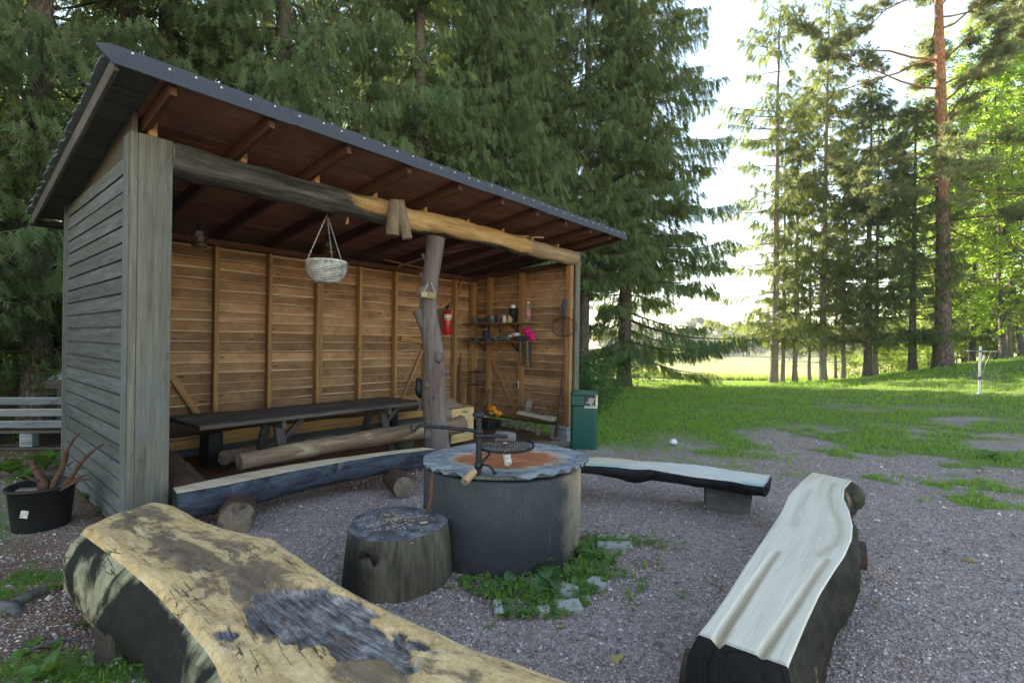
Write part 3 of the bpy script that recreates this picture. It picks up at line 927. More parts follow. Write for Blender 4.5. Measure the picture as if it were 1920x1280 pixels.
# shelves on the end wall -------------------------------------------------
def pu(x, y, u=5.80):
    return onu(x, y, u)
def shelfpart(xa, ya, xb, yb):
    a = pu(xa, ya); b_ = pu(xb, yb)
    sh = board('shelf', (5.815, a.y, a.z), (5.815, b_.y, b_.z), .24, .022, MAT['studdark'], shelter)
    for t in (.3, .72):
        y = a.y + (b_.y - a.y) * t; z = a.z + (b_.z - a.z) * t
        board('bracket', (5.93, y, z - .012), (5.93, y, z - .17), .03, .03, MAT['iron'], sh, (1, 0, 0))
        board('bracket', (5.92, y, z - .16), (5.73, y, z - .016), .025, .02, MAT['iron'], sh, (0, 0, 1))
    return a, b_
s1a, s1b = shelfpart(872, 607, 1003, 606)
s2a, s2b = shelfpart(862, 641, 1008, 641)

# ================================================================== log benches
def resample(p, n):
    p = np.asarray(p, float)
    d = np.r_[0, np.cumsum(np.linalg.norm(np.diff(p, axis=0), axis=1))]
    t = np.linspace(0, d[-1], n)
    out = np.stack([np.interp(t, d, p[:, k]) for k in range(p.shape[1])], -1)
    for _ in range(2):
        out[1:-1] = out[1:-1] * .5 + (out[:-2] + out[2:]) * .25
    return out
def log_bench(left, right, depth, ns=120, nt=36, nb=22, topf=None, round_edge=.0, bulge=.06, sideamp=.01, seed=1, attrs=None, flatbottom=0.0):
    """half log: flat sawn top between two edge lines (arrays of xyz), rounded belly below. returns mesh arrays"""
    Lp = resample(left, ns); Rp = resample(right, ns)
    V = []; A = {k: [] for k in (attrs or {})}
    S_ = []; TT = []
    for i in range(ns):
        s = i / (ns - 1)
        l, r = Lp[i], Rp[i]
        ax = Lp[min(i + 1, ns - 1)] + Rp[min(i + 1, ns - 1)] - Lp[max(i - 1, 0)] - Rp[max(i - 1, 0)]
        w = np.linalg.norm(r - l)
        for j in range(nt + 1):
            t = j / nt
            p = l + (r - l) * t
            dz = topf(s, t) if topf else 0
            if round_edge > 0:
                e = min(t, 1 - t) * w
                if e < round_edge: dz -= round_edge * (1 - math.sqrt(max(0, 1 - (1 - e / round_edge) ** 2))) * .7
                e2 = min(s, 1 - s) * 3.0
                if e2 < round_edge: dz -= round_edge * (1 - math.sqrt(max(0, 1 - (1 - e2 / round_edge) ** 2))) * .6
            V.append((p[0], p[1], p[2] + dz)); S_.append(s); TT.append(t)
        d = depth(s) if callable(depth) else depth
        side = (r - l) / w
        for j in range(1, nb):
            a = math.pi * j / nb
            cc = math.cos(a); k = abs(cc) ** .75 * (1 if cc > 0 else -1)
            bl = bulge(s, cc) if callable(bulge) else bulge
            off = k * (w / 2) + math.copysign(bl * math.sin(a) ** .6 * (abs(cc) ** .3), cc)
            zz_ = -d * math.sin(a) ** .75
            nz = (fbm(np.array([s * 14 + seed]), np.array([a * 2.0]), seed)[0] - .5) * sideamp * 2
            p = (l + r) / 2 + side * (off * (1 + nz * 3))
            V.append((p[0], p[1], p[2] + zz_ * (1 + nz))); S_.append(s); TT.append(1 + a * .3 if cc > .0 else -(math.pi - a) * .3)
    nv = nt + 1 + nb - 1
    V = np.array(V).reshape(ns, nv, 3)
    q = []; mi = []
    for i in range(ns - 1):
        for j in range(nv):
            j2 = (j + 1) % nv
            q.append((i * nv + j, i * nv + j2, (i + 1) * nv + j2, (i + 1) * nv + j)); mi.append(0 if j < nt else 1)
    V = V.reshape(-1, 3)
    S_ = np.array(S_); TT = np.array(TT)
    # end caps
    tris = []
    cap = []
    nbase = len(V)
    extra = []
    for e, i in ((0, 0), (1, ns - 1)):
        loop = [i * nv + j for j in range(nv)]
        c = V[loop].mean(0); axd = V[loop].mean(0) - V[[(1 if e == 0 else ns - 2) * nv + j for j in range(nv)]].mean(0)
        axd /= np.linalg.norm(axd)
        ci = nbase + len(extra); extra.append(c + axd * .015)
        for j in range(nv):
            a, b_ = loop[j], loop[(j + 1) % nv]
            cap.append((a, b_, ci) if e == 1 else (b_, a, ci))
    V = np.concatenate([V, np.array(extra)])
    S_ = np.r_[S_, 0, 1]; TT = np.r_[TT, 1.5, 1.5]
    m = M(); m.v = [tuple(p) for p in V]; m.f = [x[::-1] for x in q] + [x for x in cap]
    m.mi = mi + [2] * len(cap); m.sm = [True] * len(q) + [False] * len(cap)
    # orientation check: top faces must point up
    a, b_, c, d = [np.array(m.v[k]) for k in m.f[0]]
    if np.cross(b_ - a, c - a)[2] < 0:
        m.f = [f[::-1] for f in m.f]
    return m, S_, TT
def bench_mesh(name, m, mats, attrs):
    me = m.mesh(name, mats)
    for k, a in attrs.items():
        at = me.attributes.new(k, 'FLOAT', 'POINT'); at.data.foreach_set('value', np.asarray(a, np.float32))
    return me
def P2(l, z):
    return [tuple(gz(x, y, z)) for (x, y) in l]

# --- big yellow carved bench in the foreground
def yellowmat(top):
    n = N('weathered_yellow_log' if top else 'weathered_yellow_log_side')
    v = n.coord((1, 1, 1), rand=False)
    s, t = n.attr('along'), n.attr('across')
    st = n.n('CombineXYZ', None, X=n.math('MULTIPLY', s, 3.0), Y=n.math('MULTIPLY', t, .6), Z=0.0).outputs[0]
    mp = n.n('Mapping', None, Vector=st, Scale=(2.2, 9, 1)).outputs[0]
    g = n.noise(mp, 1.5, 8, .68, .8)
    fine = n.noise(v, 46, 5, .7)
    if top:
        base = n.ramp(n.math('ADD', n.math('MULTIPLY', g, .75), n.math('MULTIPLY', fine, .25)), [(.28, (0.313, 0.193, 0.086)), (.42, (0.559, 0.370, 0.168)), (.56, (0.715, 0.509, 0.249)), (.72, (0.849, 0.664, 0.395))])
        st2 = n.n('Mapping', None, Vector=st, Scale=(2.6, 4.2, 1), Location=(3.3, 1.2, 0)).outputs[0]
        stain = n.noise(st2, 1.25, 7, .68, 1.1)
        grey = n.mix(n.noise(v, 24, 7, .75), (.030, .022, .022), (.20, .145, .115))
        stn = n.math('ADD', stain, n.math('MULTIPLY', n.math('SUBTRACT', fine, .5), .30))
        zone = n.ramp(n.math('ABSOLUTE', n.math('SUBTRACT', t, .52)), [(.16, .06), (.40, -.0)])
        stn = n.math('ADD', stn, n.math('MULTIPLY', n.ramp(n.math('ABSOLUTE', n.math('SUBTRACT', t, .52)), [(.16, 1), (.44, 0)]), n.math('MULTIPLY', n.ramp(s, [(.05, .9), (.45, 1), (.8, .5)]), .19)))
        col = n.mix(n.ramp(stn, [(.59, 0), (.66, .72), (.85, .93)]), base, grey)
        br = n.noise(n.n('Mapping', None, Vector=st, Scale=(6, 8, 1), Location=(9, 4, 0)).outputs[0], 1.3, 6, .7, .6)
        col = n.mix(n.ramp(br, [(.60, 0), (.68, .6)]), col, (.22, .115, .055))
        wh = n.noise(n.n('Mapping', None, Vector=st, Scale=(5, 14, 1), Location=(1, 8, 0)).outputs[0], 1.2, 6, .7, .6)
        col = n.mix(n.ramp(wh, [(.62, 0), (.72, .7)]), col, (.62, .64, .68))
        ch = n.attr('char')
        chn = n.math('ADD', ch, n.math('MULTIPLY', n.math('SUBTRACT', fine, .5), .25))
        wg = n.noise(n.n('Mapping', None, Vector=st, Scale=(3.0, 34, 1)).outputs[0], 1.5, 9, .78, 1.2)
        wg = n.math('ADD', n.math('MULTIPLY', wg, .62), n.math('MULTIPLY', n.noise(v, 9, 6, .7), .38))
        ccol = n.ramp(wg, [(.34, (0.026, 0.023, 0.024)), (.45, (0.092, 0.082, 0.078)), (.53, (0.259, 0.235, 0.223)), (.62, (0.648, 0.592, 0.541))])
        ccol = n.mix(n.ramp(n.noise(n.n('Mapping', None, Vector=st, Scale=(5, 22, 1), Location=(5, 2, 0)).outputs[0], 1.4, 6, .7), [(.52, 0), (.66, .7)]), ccol, (.20, .12, .08))
        col = n.mix(n.ramp(chn, [(.46, 0), (.54, 1)]), col, ccol)
        rim = n.ramp(chn, [(.28, 0), (.42, .6), (.46, .6), (.5, 0)])
        col = n.mix(rim, col, (.34, .18, .07))
        h = n.math('ADD', g, n.math('MULTIPLY', wg, n.math('MULTIPLY', ch, 2.0)))
    else:
        base = n.ramp(n.math('ADD', n.math('MULTIPLY', g, .7), n.math('MULTIPLY', fine, .3)), [(.28, (.11, .10, .06)), (.46, (.30, .275, .165)), (.7, (.48, .44, .285))])
        st2 = n.n('Mapping', None, Vector=st, Scale=(1.5, 2.4, 1), Location=(.9, 0, 0)).outputs[0]
        stain = n.noise(st2, 1.3, 7, .64, .9)
        stn = n.math('ADD', stain, n.math('MULTIPLY', n.math('ADD', n.math('MULTIPLY', n.math('SUBTRACT', g, .5), .45), n.math('MULTIPLY', n.math('SUBTRACT', fine, .5), .3))))
        blk = n.mix(n.noise(v, 16, 7, .75), (.004, .005, .005), (.024, .027, .023))
        dk = n.attr('dark')
        stn = n.math('ADD', stn, dk)
        col = n.mix(n.ramp(stn, [(.50, 0), (.60, .985)]), base, blk)
        h = g
    ck = n.math('ABSOLUTE', n.math('SUBTRACT', n.noise(n.n('Mapping', None, Vector=st, Scale=(1.1, 16, 1), Location=(2, 7, 0)).outputs[0], 1.3, 4, .6, .5), .5))
    ckm = n.math('MULTIPLY', n.ramp(ck, [(.004, 1), (.012, 0)]), n.ramp(n.noise(n.n('Mapping', None, Vector=st, Scale=(2.5, 5, 1), Location=(7, 3, 0)).outputs[0], 1.0, 3), [(.46, 0), (.56, .9)]))
    col = n.mix(ckm, col, (.05, .032, .02))
    h = n.math('SUBTRACT', h, ckm)
    sp = n.n('TexVoronoi', {'feature': 'F1'}, Vector=v, Scale=26.0)
    col = n.mix(n.ramp(sp.outputs['Distance'], [(.05, .8), (.09, 0)]), col, (.08, .045, .025))
    g2 = n.noise(n.n('Mapping', None, Vector=st, Scale=(7, 60, 1)).outputs[0], 1.3, 7, .78)
    col = n.n('HueSaturation', None, Color=col, Value=n.math('MULTIPLY_ADD', n.math('ADD', n.math('MULTIPLY', g2, .5), n.math('MULTIPLY', fine, .5)), 1.6, .2)).outputs[0]
    n.bsdf(col, .7, 0, .16, n.math('ADD', h, n.math('MULTIPLY', n.math('ADD', fine, g2), .4)), .5, .008)
    return n.m
MAT['ytop'] = yellowmat(True); MAT['yside'] = yellowmat(False)
ZT = .45
MAT['darkblock'] = wood('dark_block', (.03, .024, .019), (.085, .07, .058), (5, 14, 14), .1, None, 0, (1, 1, 1), .85, .1)
Ledge = P2([(150, 985), (195, 1020), (248, 1062), (300, 1105), (345, 1150), (380, 1192), (405, 1232), (432, 1300), (470, 1400)], ZT) + [(-.40, 1.05, ZT), (.02, .82, ZT)]
Redge = P2([(288, 938), (330, 945), (372, 968), (425, 986), (478, 1000), (512, 1004), (545, 1028), (585, 1056), (640, 1090), (700, 1120), (760, 1150), (830, 1182), (905, 1216), (1000, 1247), (1100, 1279)], ZT) + [(.42, 1.36, ZT), (.60, 1.22, ZT)]
def in_poly_soft(s, t):
    # the rotted, burnt hollow towards the right-hand edge of the top
    cx = [(.47, .54), (.52, .88), (.60, .90), (.66, .86), (.72, .82), (.735, .70), (.68, .56), (.62, .40), (.56, .22), (.52, .30), (.50, .42)]
    ins = False; j = len(cx) - 1; dmin = 9
    for i in range(len(cx)):
        (xi, yi), (xj, yj) = cx[i], cx[j]
        if (yi > t) != (yj > t) and s < (xj - xi) * (t - yi) / (yj - yi) + xi: ins = not ins
        ax, ay = (xj - xi) * 3.0, (yj - yi) * .55; px, py = (s - xi) * 3.0, (t - yi) * .55
        k = max(0, min(1, (px * ax + py * ay) / (ax * ax + ay * ay + 1e-9)))
        dmin = min(dmin, math.hypot(px - k * ax, py - k * ay)); j = i
    return dmin if ins else -dmin
def ychar(s, t):
    d = in_poly_soft(s, t) + (fbm(np.array([s * 34.]), np.array([t * 9.]), 77, 5)[0] - .5) * .16
    d2 = .035 - math.hypot((s - .545) * 3.0, (t - .13) * .55 * 1.0) * .6 + (fbm(np.array([s * 40.]), np.array([t * 10.]), 78, 3)[0] - .5) * .06
    d = max(d, d2 - .01)
    return float(np.clip(.5 + d / .024, 0, 1))
_cc = {}
def ytop(s, t):
    c = ychar(s, t); _cc[(round(s, 5), round(t, 5))] = c
    z = (fbm(np.array([s * 7.]), np.array([t * 2.2]), 5)[0] - .5) * .03 + (fbm(np.array([s * 26.]), np.array([t * 7.]), 6, 3)[0] - .5) * .008
    return z - .020 * c - .022 * c * fbm(np.array([s * 9.]), np.array([t * 26.]), 9, 3)[0]
m, S_, TT = log_bench(Ledge, Redge, lambda s: .37 + .04 * math.sin(s * 7), ns=210, nt=64, nb=30, topf=ytop, round_edge=.05, bulge=lambda s, c: .03 if c > 0 else .17, sideamp=.05, seed=3)
ch = np.array([_cc.get((round(a, 5), round(b_, 5)), 0) if 0 <= b_ <= 1 else 0 for a, b_ in zip(S_, TT)])
dark = np.array([.17 * math.exp(-((a - .40) / .14) ** 2) if b_ < 0 else 0 for a, b_ in zip(S_, TT)])
yb = thing('log_bench', 'big yellowish carved log bench in the foreground with a grey rotted hollow in its top', 'bench', I4, 'log benches round the fire')
part('seat_log', bench_mesh('seat_log', m, [MAT['ytop'], MAT['yside'], MAT['yside']], {'along': S_, 'across': TT, 'char': ch, 'dark': dark}), None, yb)
part('support', M().box((0, 0, .08), (.16, .24, .30), .012), MAT['darkblock'], yb, T(-1.78, 2.36, 0) @ RZ(-.45))
part('support', M().box((0, 0, .06), (.18, .24, .26), .012), MAT['darkblock'], yb, T(-.05, 1.25, 0) @ RZ(-.45))

# --- white carved bench on the right
def whitetop():
    n = N('carved_white_top')
    v = n.coord((1, 1, 1), rand=False)
    gv = n.attr('groove'); s = n.attr('along'); t = n.attr('across')
    st = n.n('CombineXYZ', None, X=n.math('MULTIPLY', s, 2.4), Y=n.math('MULTIPLY', t, 9.0), Z=0.0).outputs[0]
    g = n.noise(st, 2.0, 7, .6, .6); big = n.noise(n.n('Mapping', None, Vector=st, Scale=(1, .35, 1)).outputs[0], 1.5, 4, .6, 1.0)
    col = n.mix(g, (0.706, 0.618, 0.483), (0.856, 0.778, 0.645))
    col = n.mix(n.ramp(big, [(.5, 0), (.7, .45)]), col, (0.599, 0.494, 0.335))
    fine = n.noise(v, 60, 5, .7)
    col = n.mix(n.math('MULTIPLY', gv, n.math('MULTIPLY_ADD', fine, 1.0, .35)), col, (0.428, 0.309, 0.168))
    col = n.mix(n.ramp(n.noise(v, 34, 5, .75), [(.70, 0), (.74, .7)]), col, (0.321, 0.299, 0.267))
    ck = n.math('ABSOLUTE', n.math('SUBTRACT', n.noise(n.n('Mapping', None, Vector=st, Scale=(.5, 2.2, 1), Location=(2, 7, 0)).outputs[0], 1.6, 4, .6, .4), .5))
    ckm = n.math('MULTIPLY', n.ramp(ck, [(.004, 1), (.010, 0)]), n.ramp(n.noise(n.n('Mapping', None, Vector=st, Scale=(1.5, .6, 1)).outputs[0], 1.0, 3), [(.50, 0), (.60, .75)]))
    col = n.mix(ckm, col, (0.257, 0.206, 0.148))
    gl = n.noise(n.n('Mapping', None, Vector=st, Scale=(.7, 7, 1)).outputs[0], 2.0, 6, .7, .3)
    col = n.mix(n.ramp(gl, [(.40, .30), (.55, 0)]), col, (0.514, 0.443, 0.325))
    col = n.mix(n.math('MULTIPLY', n.ramp(s, [(.75, 0), (1, .5)]), n.ramp(big, [(.4, 0), (.6, 1)])), col, (0.535, 0.412, 0.246))
    n.bsdf(col, .55, 0, .3, n.math('SUBTRACT', n.math('ADD', n.math('MULTIPLY', fine, .4), g), ckm), .35, .006)
    return n.m
def blackside(name, c1, c2, c3, th=.60):
    n = N(name)
    s, t = n.attr('along'), n.attr('across')
    st = n.n('CombineXYZ', None, X=n.math('MULTIPLY', s, 3.0), Y=n.math('MULTIPLY', t, .6), Z=0.0).outputs[0]
    g = n.noise(n.n('Mapping', None, Vector=st, Scale=(2.0, 11, 1)).outputs[0], 1.4, 7, .65, .5)
    col = n.mix(n.ramp(g, [(.35, 0), (.68, 1)]), c1, c2)
    p = n.noise(n.n('Mapping', None, Vector=st, Scale=(2.6, 5, 1), Location=(4, 1, 0)).outputs[0], 1.5, 6, .7, .4)
    col = n.mix(n.ramp(p, [(th, 0), (th + .06, .9)]), col, c3)
    g2 = n.noise(n.n('Mapping', None, Vector=st, Scale=(9, 60, 1)).outputs[0], 1.3, 7, .75)
    col = n.n('HueSaturation', None, Color=col, Value=n.math('MULTIPLY_ADD', g2, 2.4, -.2)).outputs[0]
    n.bsdf(col, .75, 0, .14, n.math('ADD', g, g2), .6, .012)
    return n.m
MAT['wtop'] = whitetop()
MAT['wside'] = blackside('dark_stained_side', (.012, .012, .009), (.050, .044, .031), (.20, .15, .09), .62)
MAT['wend'] = blackside('black_end', (.010, .010, .011), (.03, .03, .03), (.10, .09, .075), .70)
Wl = P2([(1308, 1186), (1335, 1153), (1365, 1110), (1395, 1062), (1425, 1018), (1447, 985), (1465, 957), (1478, 928), (1500, 903), (1524, 884)], .45)
Wr = P2([(1478, 1246), (1494, 1208), (1512, 1165), (1536, 1114), (1561, 1074), (1584, 1040), (1597, 1010), (1599, 984), (1592, 955), (1582, 934), (1583, 915), (1598, 899)], .45)
G1 = P2([(1345, 1202), (1362, 1172), (1392, 1128), (1420, 1085), (1444, 1050), (1458, 1032)], .45)
G2 = P2([(1430, 1224), (1458, 1182), (1490, 1135), (1520, 1090), (1540, 1062), (1550, 1048)], .45)
G3 = P2([(1535, 1040), (1565, 1020), (1576, 998), (1572, 975), (1558, 950), (1555, 925), (1562, 905)], .45)
G4 = P2([(1486, 985), (1493, 960), (1505, 938), (1520, 918)], .45)
_wlr = None
def gdist(p, line):
    d = 9
    for a, b_ in zip(line[:-1], line[1:]):
        ax, ay = b_[0] - a[0], b_[1] - a[1]
        k = max(0, min(1, ((p[0] - a[0]) * ax + (p[1] - a[1]) * ay) / (ax * ax + ay * ay)))
        d = min(d, math.hypot(p[0] - a[0] - k * ax, p[1] - a[1] - k * ay))
    return d
_WL, _WR = resample(Wl, 150), resample(Wr, 150)
_gg = {}
def wtop(s, t):
    i = int(round(s * 149)); p = _WL[i] + (_WR[i] - _WL[i]) * t
    d1 = gdist(p, G1); d2 = gdist(p, G2); d3 = gdist(p, G3); d4 = gdist(p, G4)
    g = max(math.exp(-(d1 / .016) ** 2) * (1 - .6 * s), math.exp(-(d2 / .016) ** 2) * (1 - .6 * s), .65 * math.exp(-(d3 / .022) ** 2), .45 * math.exp(-(d4 / .02) ** 2))
    deep = max(max(0, 1 - d1 / .024) * max(0, 1 - s * 2.2), max(0, 1 - d2 / .022) * max(0, 1 - s * 2.4) * .7)
    _gg[(round(s, 5), round(t, 5))] = g
    return -.030 * deep - .002 * g + (fbm(np.array([s * 6.]), np.array([t * 2.]), 15)[0] - .5) * .005
m, S_, TT = log_bench(Wl, Wr, lambda s: .40 - .10 * s + .03 * math.sin(s * 8), ns=150, nt=72, nb=24, topf=wtop, round_edge=.008, bulge=lambda s, c: .10 * (1 - .3 * s) if c > 0 else .075, sideamp=.05, seed=8)
gg = np.array([_gg.get((round(a, 5), round(b_, 5)), 0) if 0 <= b_ <= 1 else 0 for a, b_ in zip(S_, TT)])
wb = thing('log_bench', 'carved log bench with a smooth white top and black sides, right foreground', 'bench', I4, 'log benches round the fire')
part('seat_log', bench_mesh('seat_log', m, [MAT['wtop'], MAT['wside'], MAT['wend']], {'along': S_, 'across': TT, 'groove': gg}), None, wb)
kq = gz(1594, 930, .34)
km = M().blob((0, 0, 0), (.10, .135, .105), 20, 12, 0, .06, 5)
MAT['knot'] = wood('olive_knot', (.022, .022, .014), (.085, .082, .045), (9, 9, 9), 0, None, 0, (1, 1, 1), .7, .05)
part('knot', km, MAT['knot'], wb, T(kq) @ RZ(-.5))
part('support', M().tube([(-.20, 0, .06), (.24, 0, .06)], .10, 14, True, 0, 1, True, .05), [MAT['darklog'], MAT['logend']], wb, T(gz(1545, 1020, .1)) @ T(0, 0, -.10) @ RZ(-.5))
part('support', M().tube([(-.24, 0, .05), (.24, 0, .05)], .11, 14, True, 0, 1, True, .05), [MAT['darklog'], MAT['logend']], wb, T(.98, 2.05, 0) @ RZ(-.55))

# --- long log bench along the shelter front
MAT['ctop'] = wood('cream_sawn_top', (0.506, 0.399, 0.247), (0.748, 0.630, 0.437), (1.2, 9, 9), .2, None, 0, (1, 1, 1), .6, .06)
MAT['cside'] = blackside('blue_black_log', (.018, .021, .030), (.085, .095, .115), (.20, .19, .165), .66)
zb = .33
bl = P2([(324, 914), (420, 893), (520, 875), (620, 860), (700, 849), (793, 838)], zb)
br = P2([(331, 924), (430, 908), (455, 902), (540, 884), (640, 866), (720, 853), (817, 841)], zb)
m, S_, TT = log_bench(br, bl, lambda s: .235 - .05 * s, ns=90, nt=10, nb=20, topf=lambda s, t: (fbm(np.array([s * 6.]), np.array([t]), 4)[0] - .5) * .01, bulge=.05, sideamp=.05, seed=13)
cb = thing('log_bench', 'long dark log bench with a cream sawn top, standing along the shelter front', 'bench', I4, 'log benches round the fire')
part('seat_log', bench_mesh('seat_log', m, [MAT['ctop'], MAT['cside'], MAT['wend']], {'along': S_, 'across': TT}), None, cb)
for (x, y, r, z) in ((438, 972, .135, .10), (750, 910, .105, .09)):
    q = gz(x, y, z)
    part('support', M().tube([(0, .30, r * .8), (0, -.05, r * .8), (0, -.09, r * .8)], [r, r, r * .95], 18, True, 0, 1, True, .05), [MAT['darklog'], MAT['logend']], cb, T(q.x, q.y + .05, 0) @ RZ(.5))

# --- low bench with painted top behind the ring
def painted():
    n = N('worn_painted_top')
    s, t = n.attr('along'), n.attr('across')
    st = n.n('CombineXYZ', None, X=n.math('MULTIPLY', s, 2.4), Y=n.math('MULTIPLY', t, .5), Z=0.0).outputs[0]
    g = n.noise(n.n('Mapping', None, Vector=st, Scale=(2, 16, 1)).outputs[0], 1.5, 7, .65, .4)
    b = n.noise(n.n('Mapping', None, Vector=st, Scale=(1.6, 4, 1)).outputs[0], 1.6, 5, .6, .6)
    col = n.mix(g, (.50, .47, .40), (.78, .745, .66))
    pat = n.ramp(s, [(.30, 1), (.62, 0)])
    col = n.mix(n.math('MULTIPLY', n.ramp(b, [(.35, .2), (.6, 1)]), pat), col, (.62, .52, .36))
    col = n.mix(n.math('MULTIPLY', n.ramp(n.noise(st, 6, 4), [(.56, 0), (.66, .7)]), pat), col, (.58, .30, .25))
    e = n.ramp(n.math('ADD', t, n.math('MULTIPLY', n.math('SUBTRACT', b, .5), .7)), [(.16, 1), (.30, 0)])
    tq = n.math('MULTIPLY', e, n.ramp(s, [(0, 1), (.34, .8), (.46, .1), (.85, .0), (.93, 1)]))
    col = n.mix(n.math('MULTIPLY', tq, .75), col, (.20, .46, .43))
    n.bsdf(col, .6, 0, .3, g, .4, .006)
    return n.m
MAT['ptop'] = painted()
zf = .31
fl = P2([(1030, 863), (1105, 873), (1160, 877), (1220, 881), (1300, 894), (1380, 904), (1432, 913)], zf)
fr = P2([(1030, 850), (1105, 857), (1180, 861), (1290, 870), (1370, 881), (1447, 890)], zf)
m, S_, TT = log_bench(fl, fr, lambda s: .10 + .05 * math.exp(-((s - .42) / .08) ** 2) + .02 * s, ns=90, nt=16, nb=14, topf=lambda s, t: (fbm(np.array([s * 7.]), np.array([t * 2]), 24)[0] - .5) * .03, bulge=.02, sideamp=.06, seed=23)
fb = thing('log_bench', 'low plank bench with a worn white and turquoise painted top beyond the concrete ring', 'bench', I4, 'log benches round the fire')
part('seat_log', bench_mesh('seat_log', m, [MAT['ptop'], MAT['wend'], MAT['wend']], {'along': S_, 'across': TT}), None, fb)
MAT['greylog'] = wood('grey_weathered_log', (.075, .07, .068), (.19, .18, .175), (3, 12, 12), .2, None, 0, (1, 1, 1), .8, .05, .6)
sq = gz(1368, 955, -.02)
sm_ = M()
lo = [(-.19, -.03), (-.20, .12), (-.17, .235), (.10, .235), (.19, .14), (.17, -.03)]
nn_ = len(lo)
sm_.add([(p[0], -.13, p[1]) for p in lo] + [(p[0] * .95, .13, p[1]) for p in lo], [tuple(range(nn_)), tuple(range(nn_, 2 * nn_))[::-1]] + [(k, nn_ + k, nn_ + (k + 1) % nn_, (k + 1) % nn_) for k in range(nn_)])
part('support', sm_, MAT['greylog'], fb, T(sq.x, sq.y + .06, 0) @ RZ(-.25))
part('support', sm_.mesh('support', MAT['greylog']), None, fb, T(.45, 4.80, .0) @ RZ(-.3))

# ================================================================== fire ring
def concrete():
    n = N('dark_concrete')
    v = n.coord((1, 1, 1))
    a = n.noise(v, 4, 6, .65); b = n.noise(v, 60, 5, .7)
    z = n.n('SeparateXYZ', None, Vector=n.n('TexCoord').outputs['Object'])
    col = n.mix(a, (0.027, 0.031, 0.034), (0.076, 0.080, 0.082))
    col = n.mix(n.ramp(n.noise(v, 130, 4, .8), [(.5, 0), (.7, .5)]), col, (0.126, 0.125, 0.119))
    xs = n.n('MapRange'); n.set(xs.inputs[0], n.math('MULTIPLY_ADD', n.math('SUBTRACT', a, .5), .25, z.outputs[0])); xs.inputs[1].default_value = .38; xs.inputs[2].default_value = .56
    col = n.mix(xs.outputs[0], col, n.mix(a, (0.273, 0.215, 0.152), (0.399, 0.320, 0.228)))
    st = n.noise(n.n('Mapping', None, Vector=v, Scale=(9, 9, 1.6)).outputs[0], 1.2, 7, .7, 1.4)
    col = n.mix(n.ramp(st, [(.66, 0), (.72, .6)]), col, (0.315, 0.310, 0.294))
    col = n.mix(n.ramp(n.noise(v, 30, 5, .8), [(.68, 0), (.74, .55)]), col, (0.315, 0.310, 0.304))
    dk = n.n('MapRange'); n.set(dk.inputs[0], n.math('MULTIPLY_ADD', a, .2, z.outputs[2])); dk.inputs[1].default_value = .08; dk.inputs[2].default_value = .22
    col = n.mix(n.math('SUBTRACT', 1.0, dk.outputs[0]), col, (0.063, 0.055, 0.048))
    col = n.n('HueSaturation', None, Color=col, Value=n.math('MULTIPLY_ADD', n.noise(v, 110, 5, .8), 1.6, .2)).outputs[0]
    n.bsdf(col, .9, 0, .15, b, .6, .008)
    return n.m
MAT['concrete'] = concrete()
RC = Vector((-.055, 3.70, 0))
ring = thing('fire_ring', 'round dark concrete well ring used as a fire pit, standing in the gravel', 'fire ring', T(RC))
rm = M().lathe([(.478, .10), (.478, .590), (.486, .600), (.565, .600), (.575, .590), (.577, .30), (.575, -.06)], 72)
part('ring_wall', rm, MAT['concrete'], ring, T(RC))
def corrmat():
    n = N('galvanised_sheet')
    v = n.coord((1, 1, 1), rand=False)
    a = n.noise(v, 5, 6, .7, .6); b = n.noise(n.n('Mapping', None, Vector=v, Scale=(3, 24, 3)).outputs[0], 1.2, 7, .72); f = n.noise(v, 70, 5, .75)
    col = n.ramp(b, [(.28, (0.074, 0.075, 0.078)), (.48, (0.215, 0.225, 0.230)), (.62, (0.377, 0.389, 0.382)), (.8, (0.646, 0.639, 0.606))])
    col = n.mix(n.ramp(f, [(.58, 0), (.66, .6)]), col, (0.538, 0.538, 0.516))
    col = n.mix(n.ramp(n.noise(v, 16, 6, .75), [(.55, 0), (.64, .7)]), col, (0.060, 0.060, 0.062))
    sx = n.n('SeparateXYZ', None, Vector=v)
    d = n.n('VectorMath', {'operation': 'LENGTH'}); cb_ = n.n('CombineXYZ', None, X=n.math('MULTIPLY', n.math('SUBTRACT', sx.outputs[0], .03), 2.15), Y=n.math('MULTIPLY', n.math('ADD', sx.outputs[1], .05), 3.3), Z=0.0)
    n.set(d.inputs[0], cb_.outputs[0])
    rd = n.math('ADD', d.outputs['Value'], n.math('MULTIPLY', n.math('SUBTRACT', a, .5), .65))
    rust = n.mix(n.ramp(b, [(.35, 0), (.65, 1)]), (.24, .075, .028), (.44, .17, .07))
    col = n.mix(n.ramp(rd, [(.78, 1), (.92, 0)]), col, rust)
    col = n.mix(n.ramp(rd, [(.74, 0), (.86, .55), (.98, 0)]), col, (.50, .40, .26))
    n.bsdf(col, .55, .35, .4, f, .25, .003)
    return n.m
MAT['corr'] = corrmat()
lid = thing('corrugated_lid', 'round grey corrugated metal sheet with a rusty middle, lying on the concrete ring', 'lid', T(RC + Vector((.015, .0, .618))) @ RZ(-.05))
nx, ny = 60, 200
lv = []; lq = []
rl = .60
idx = {}
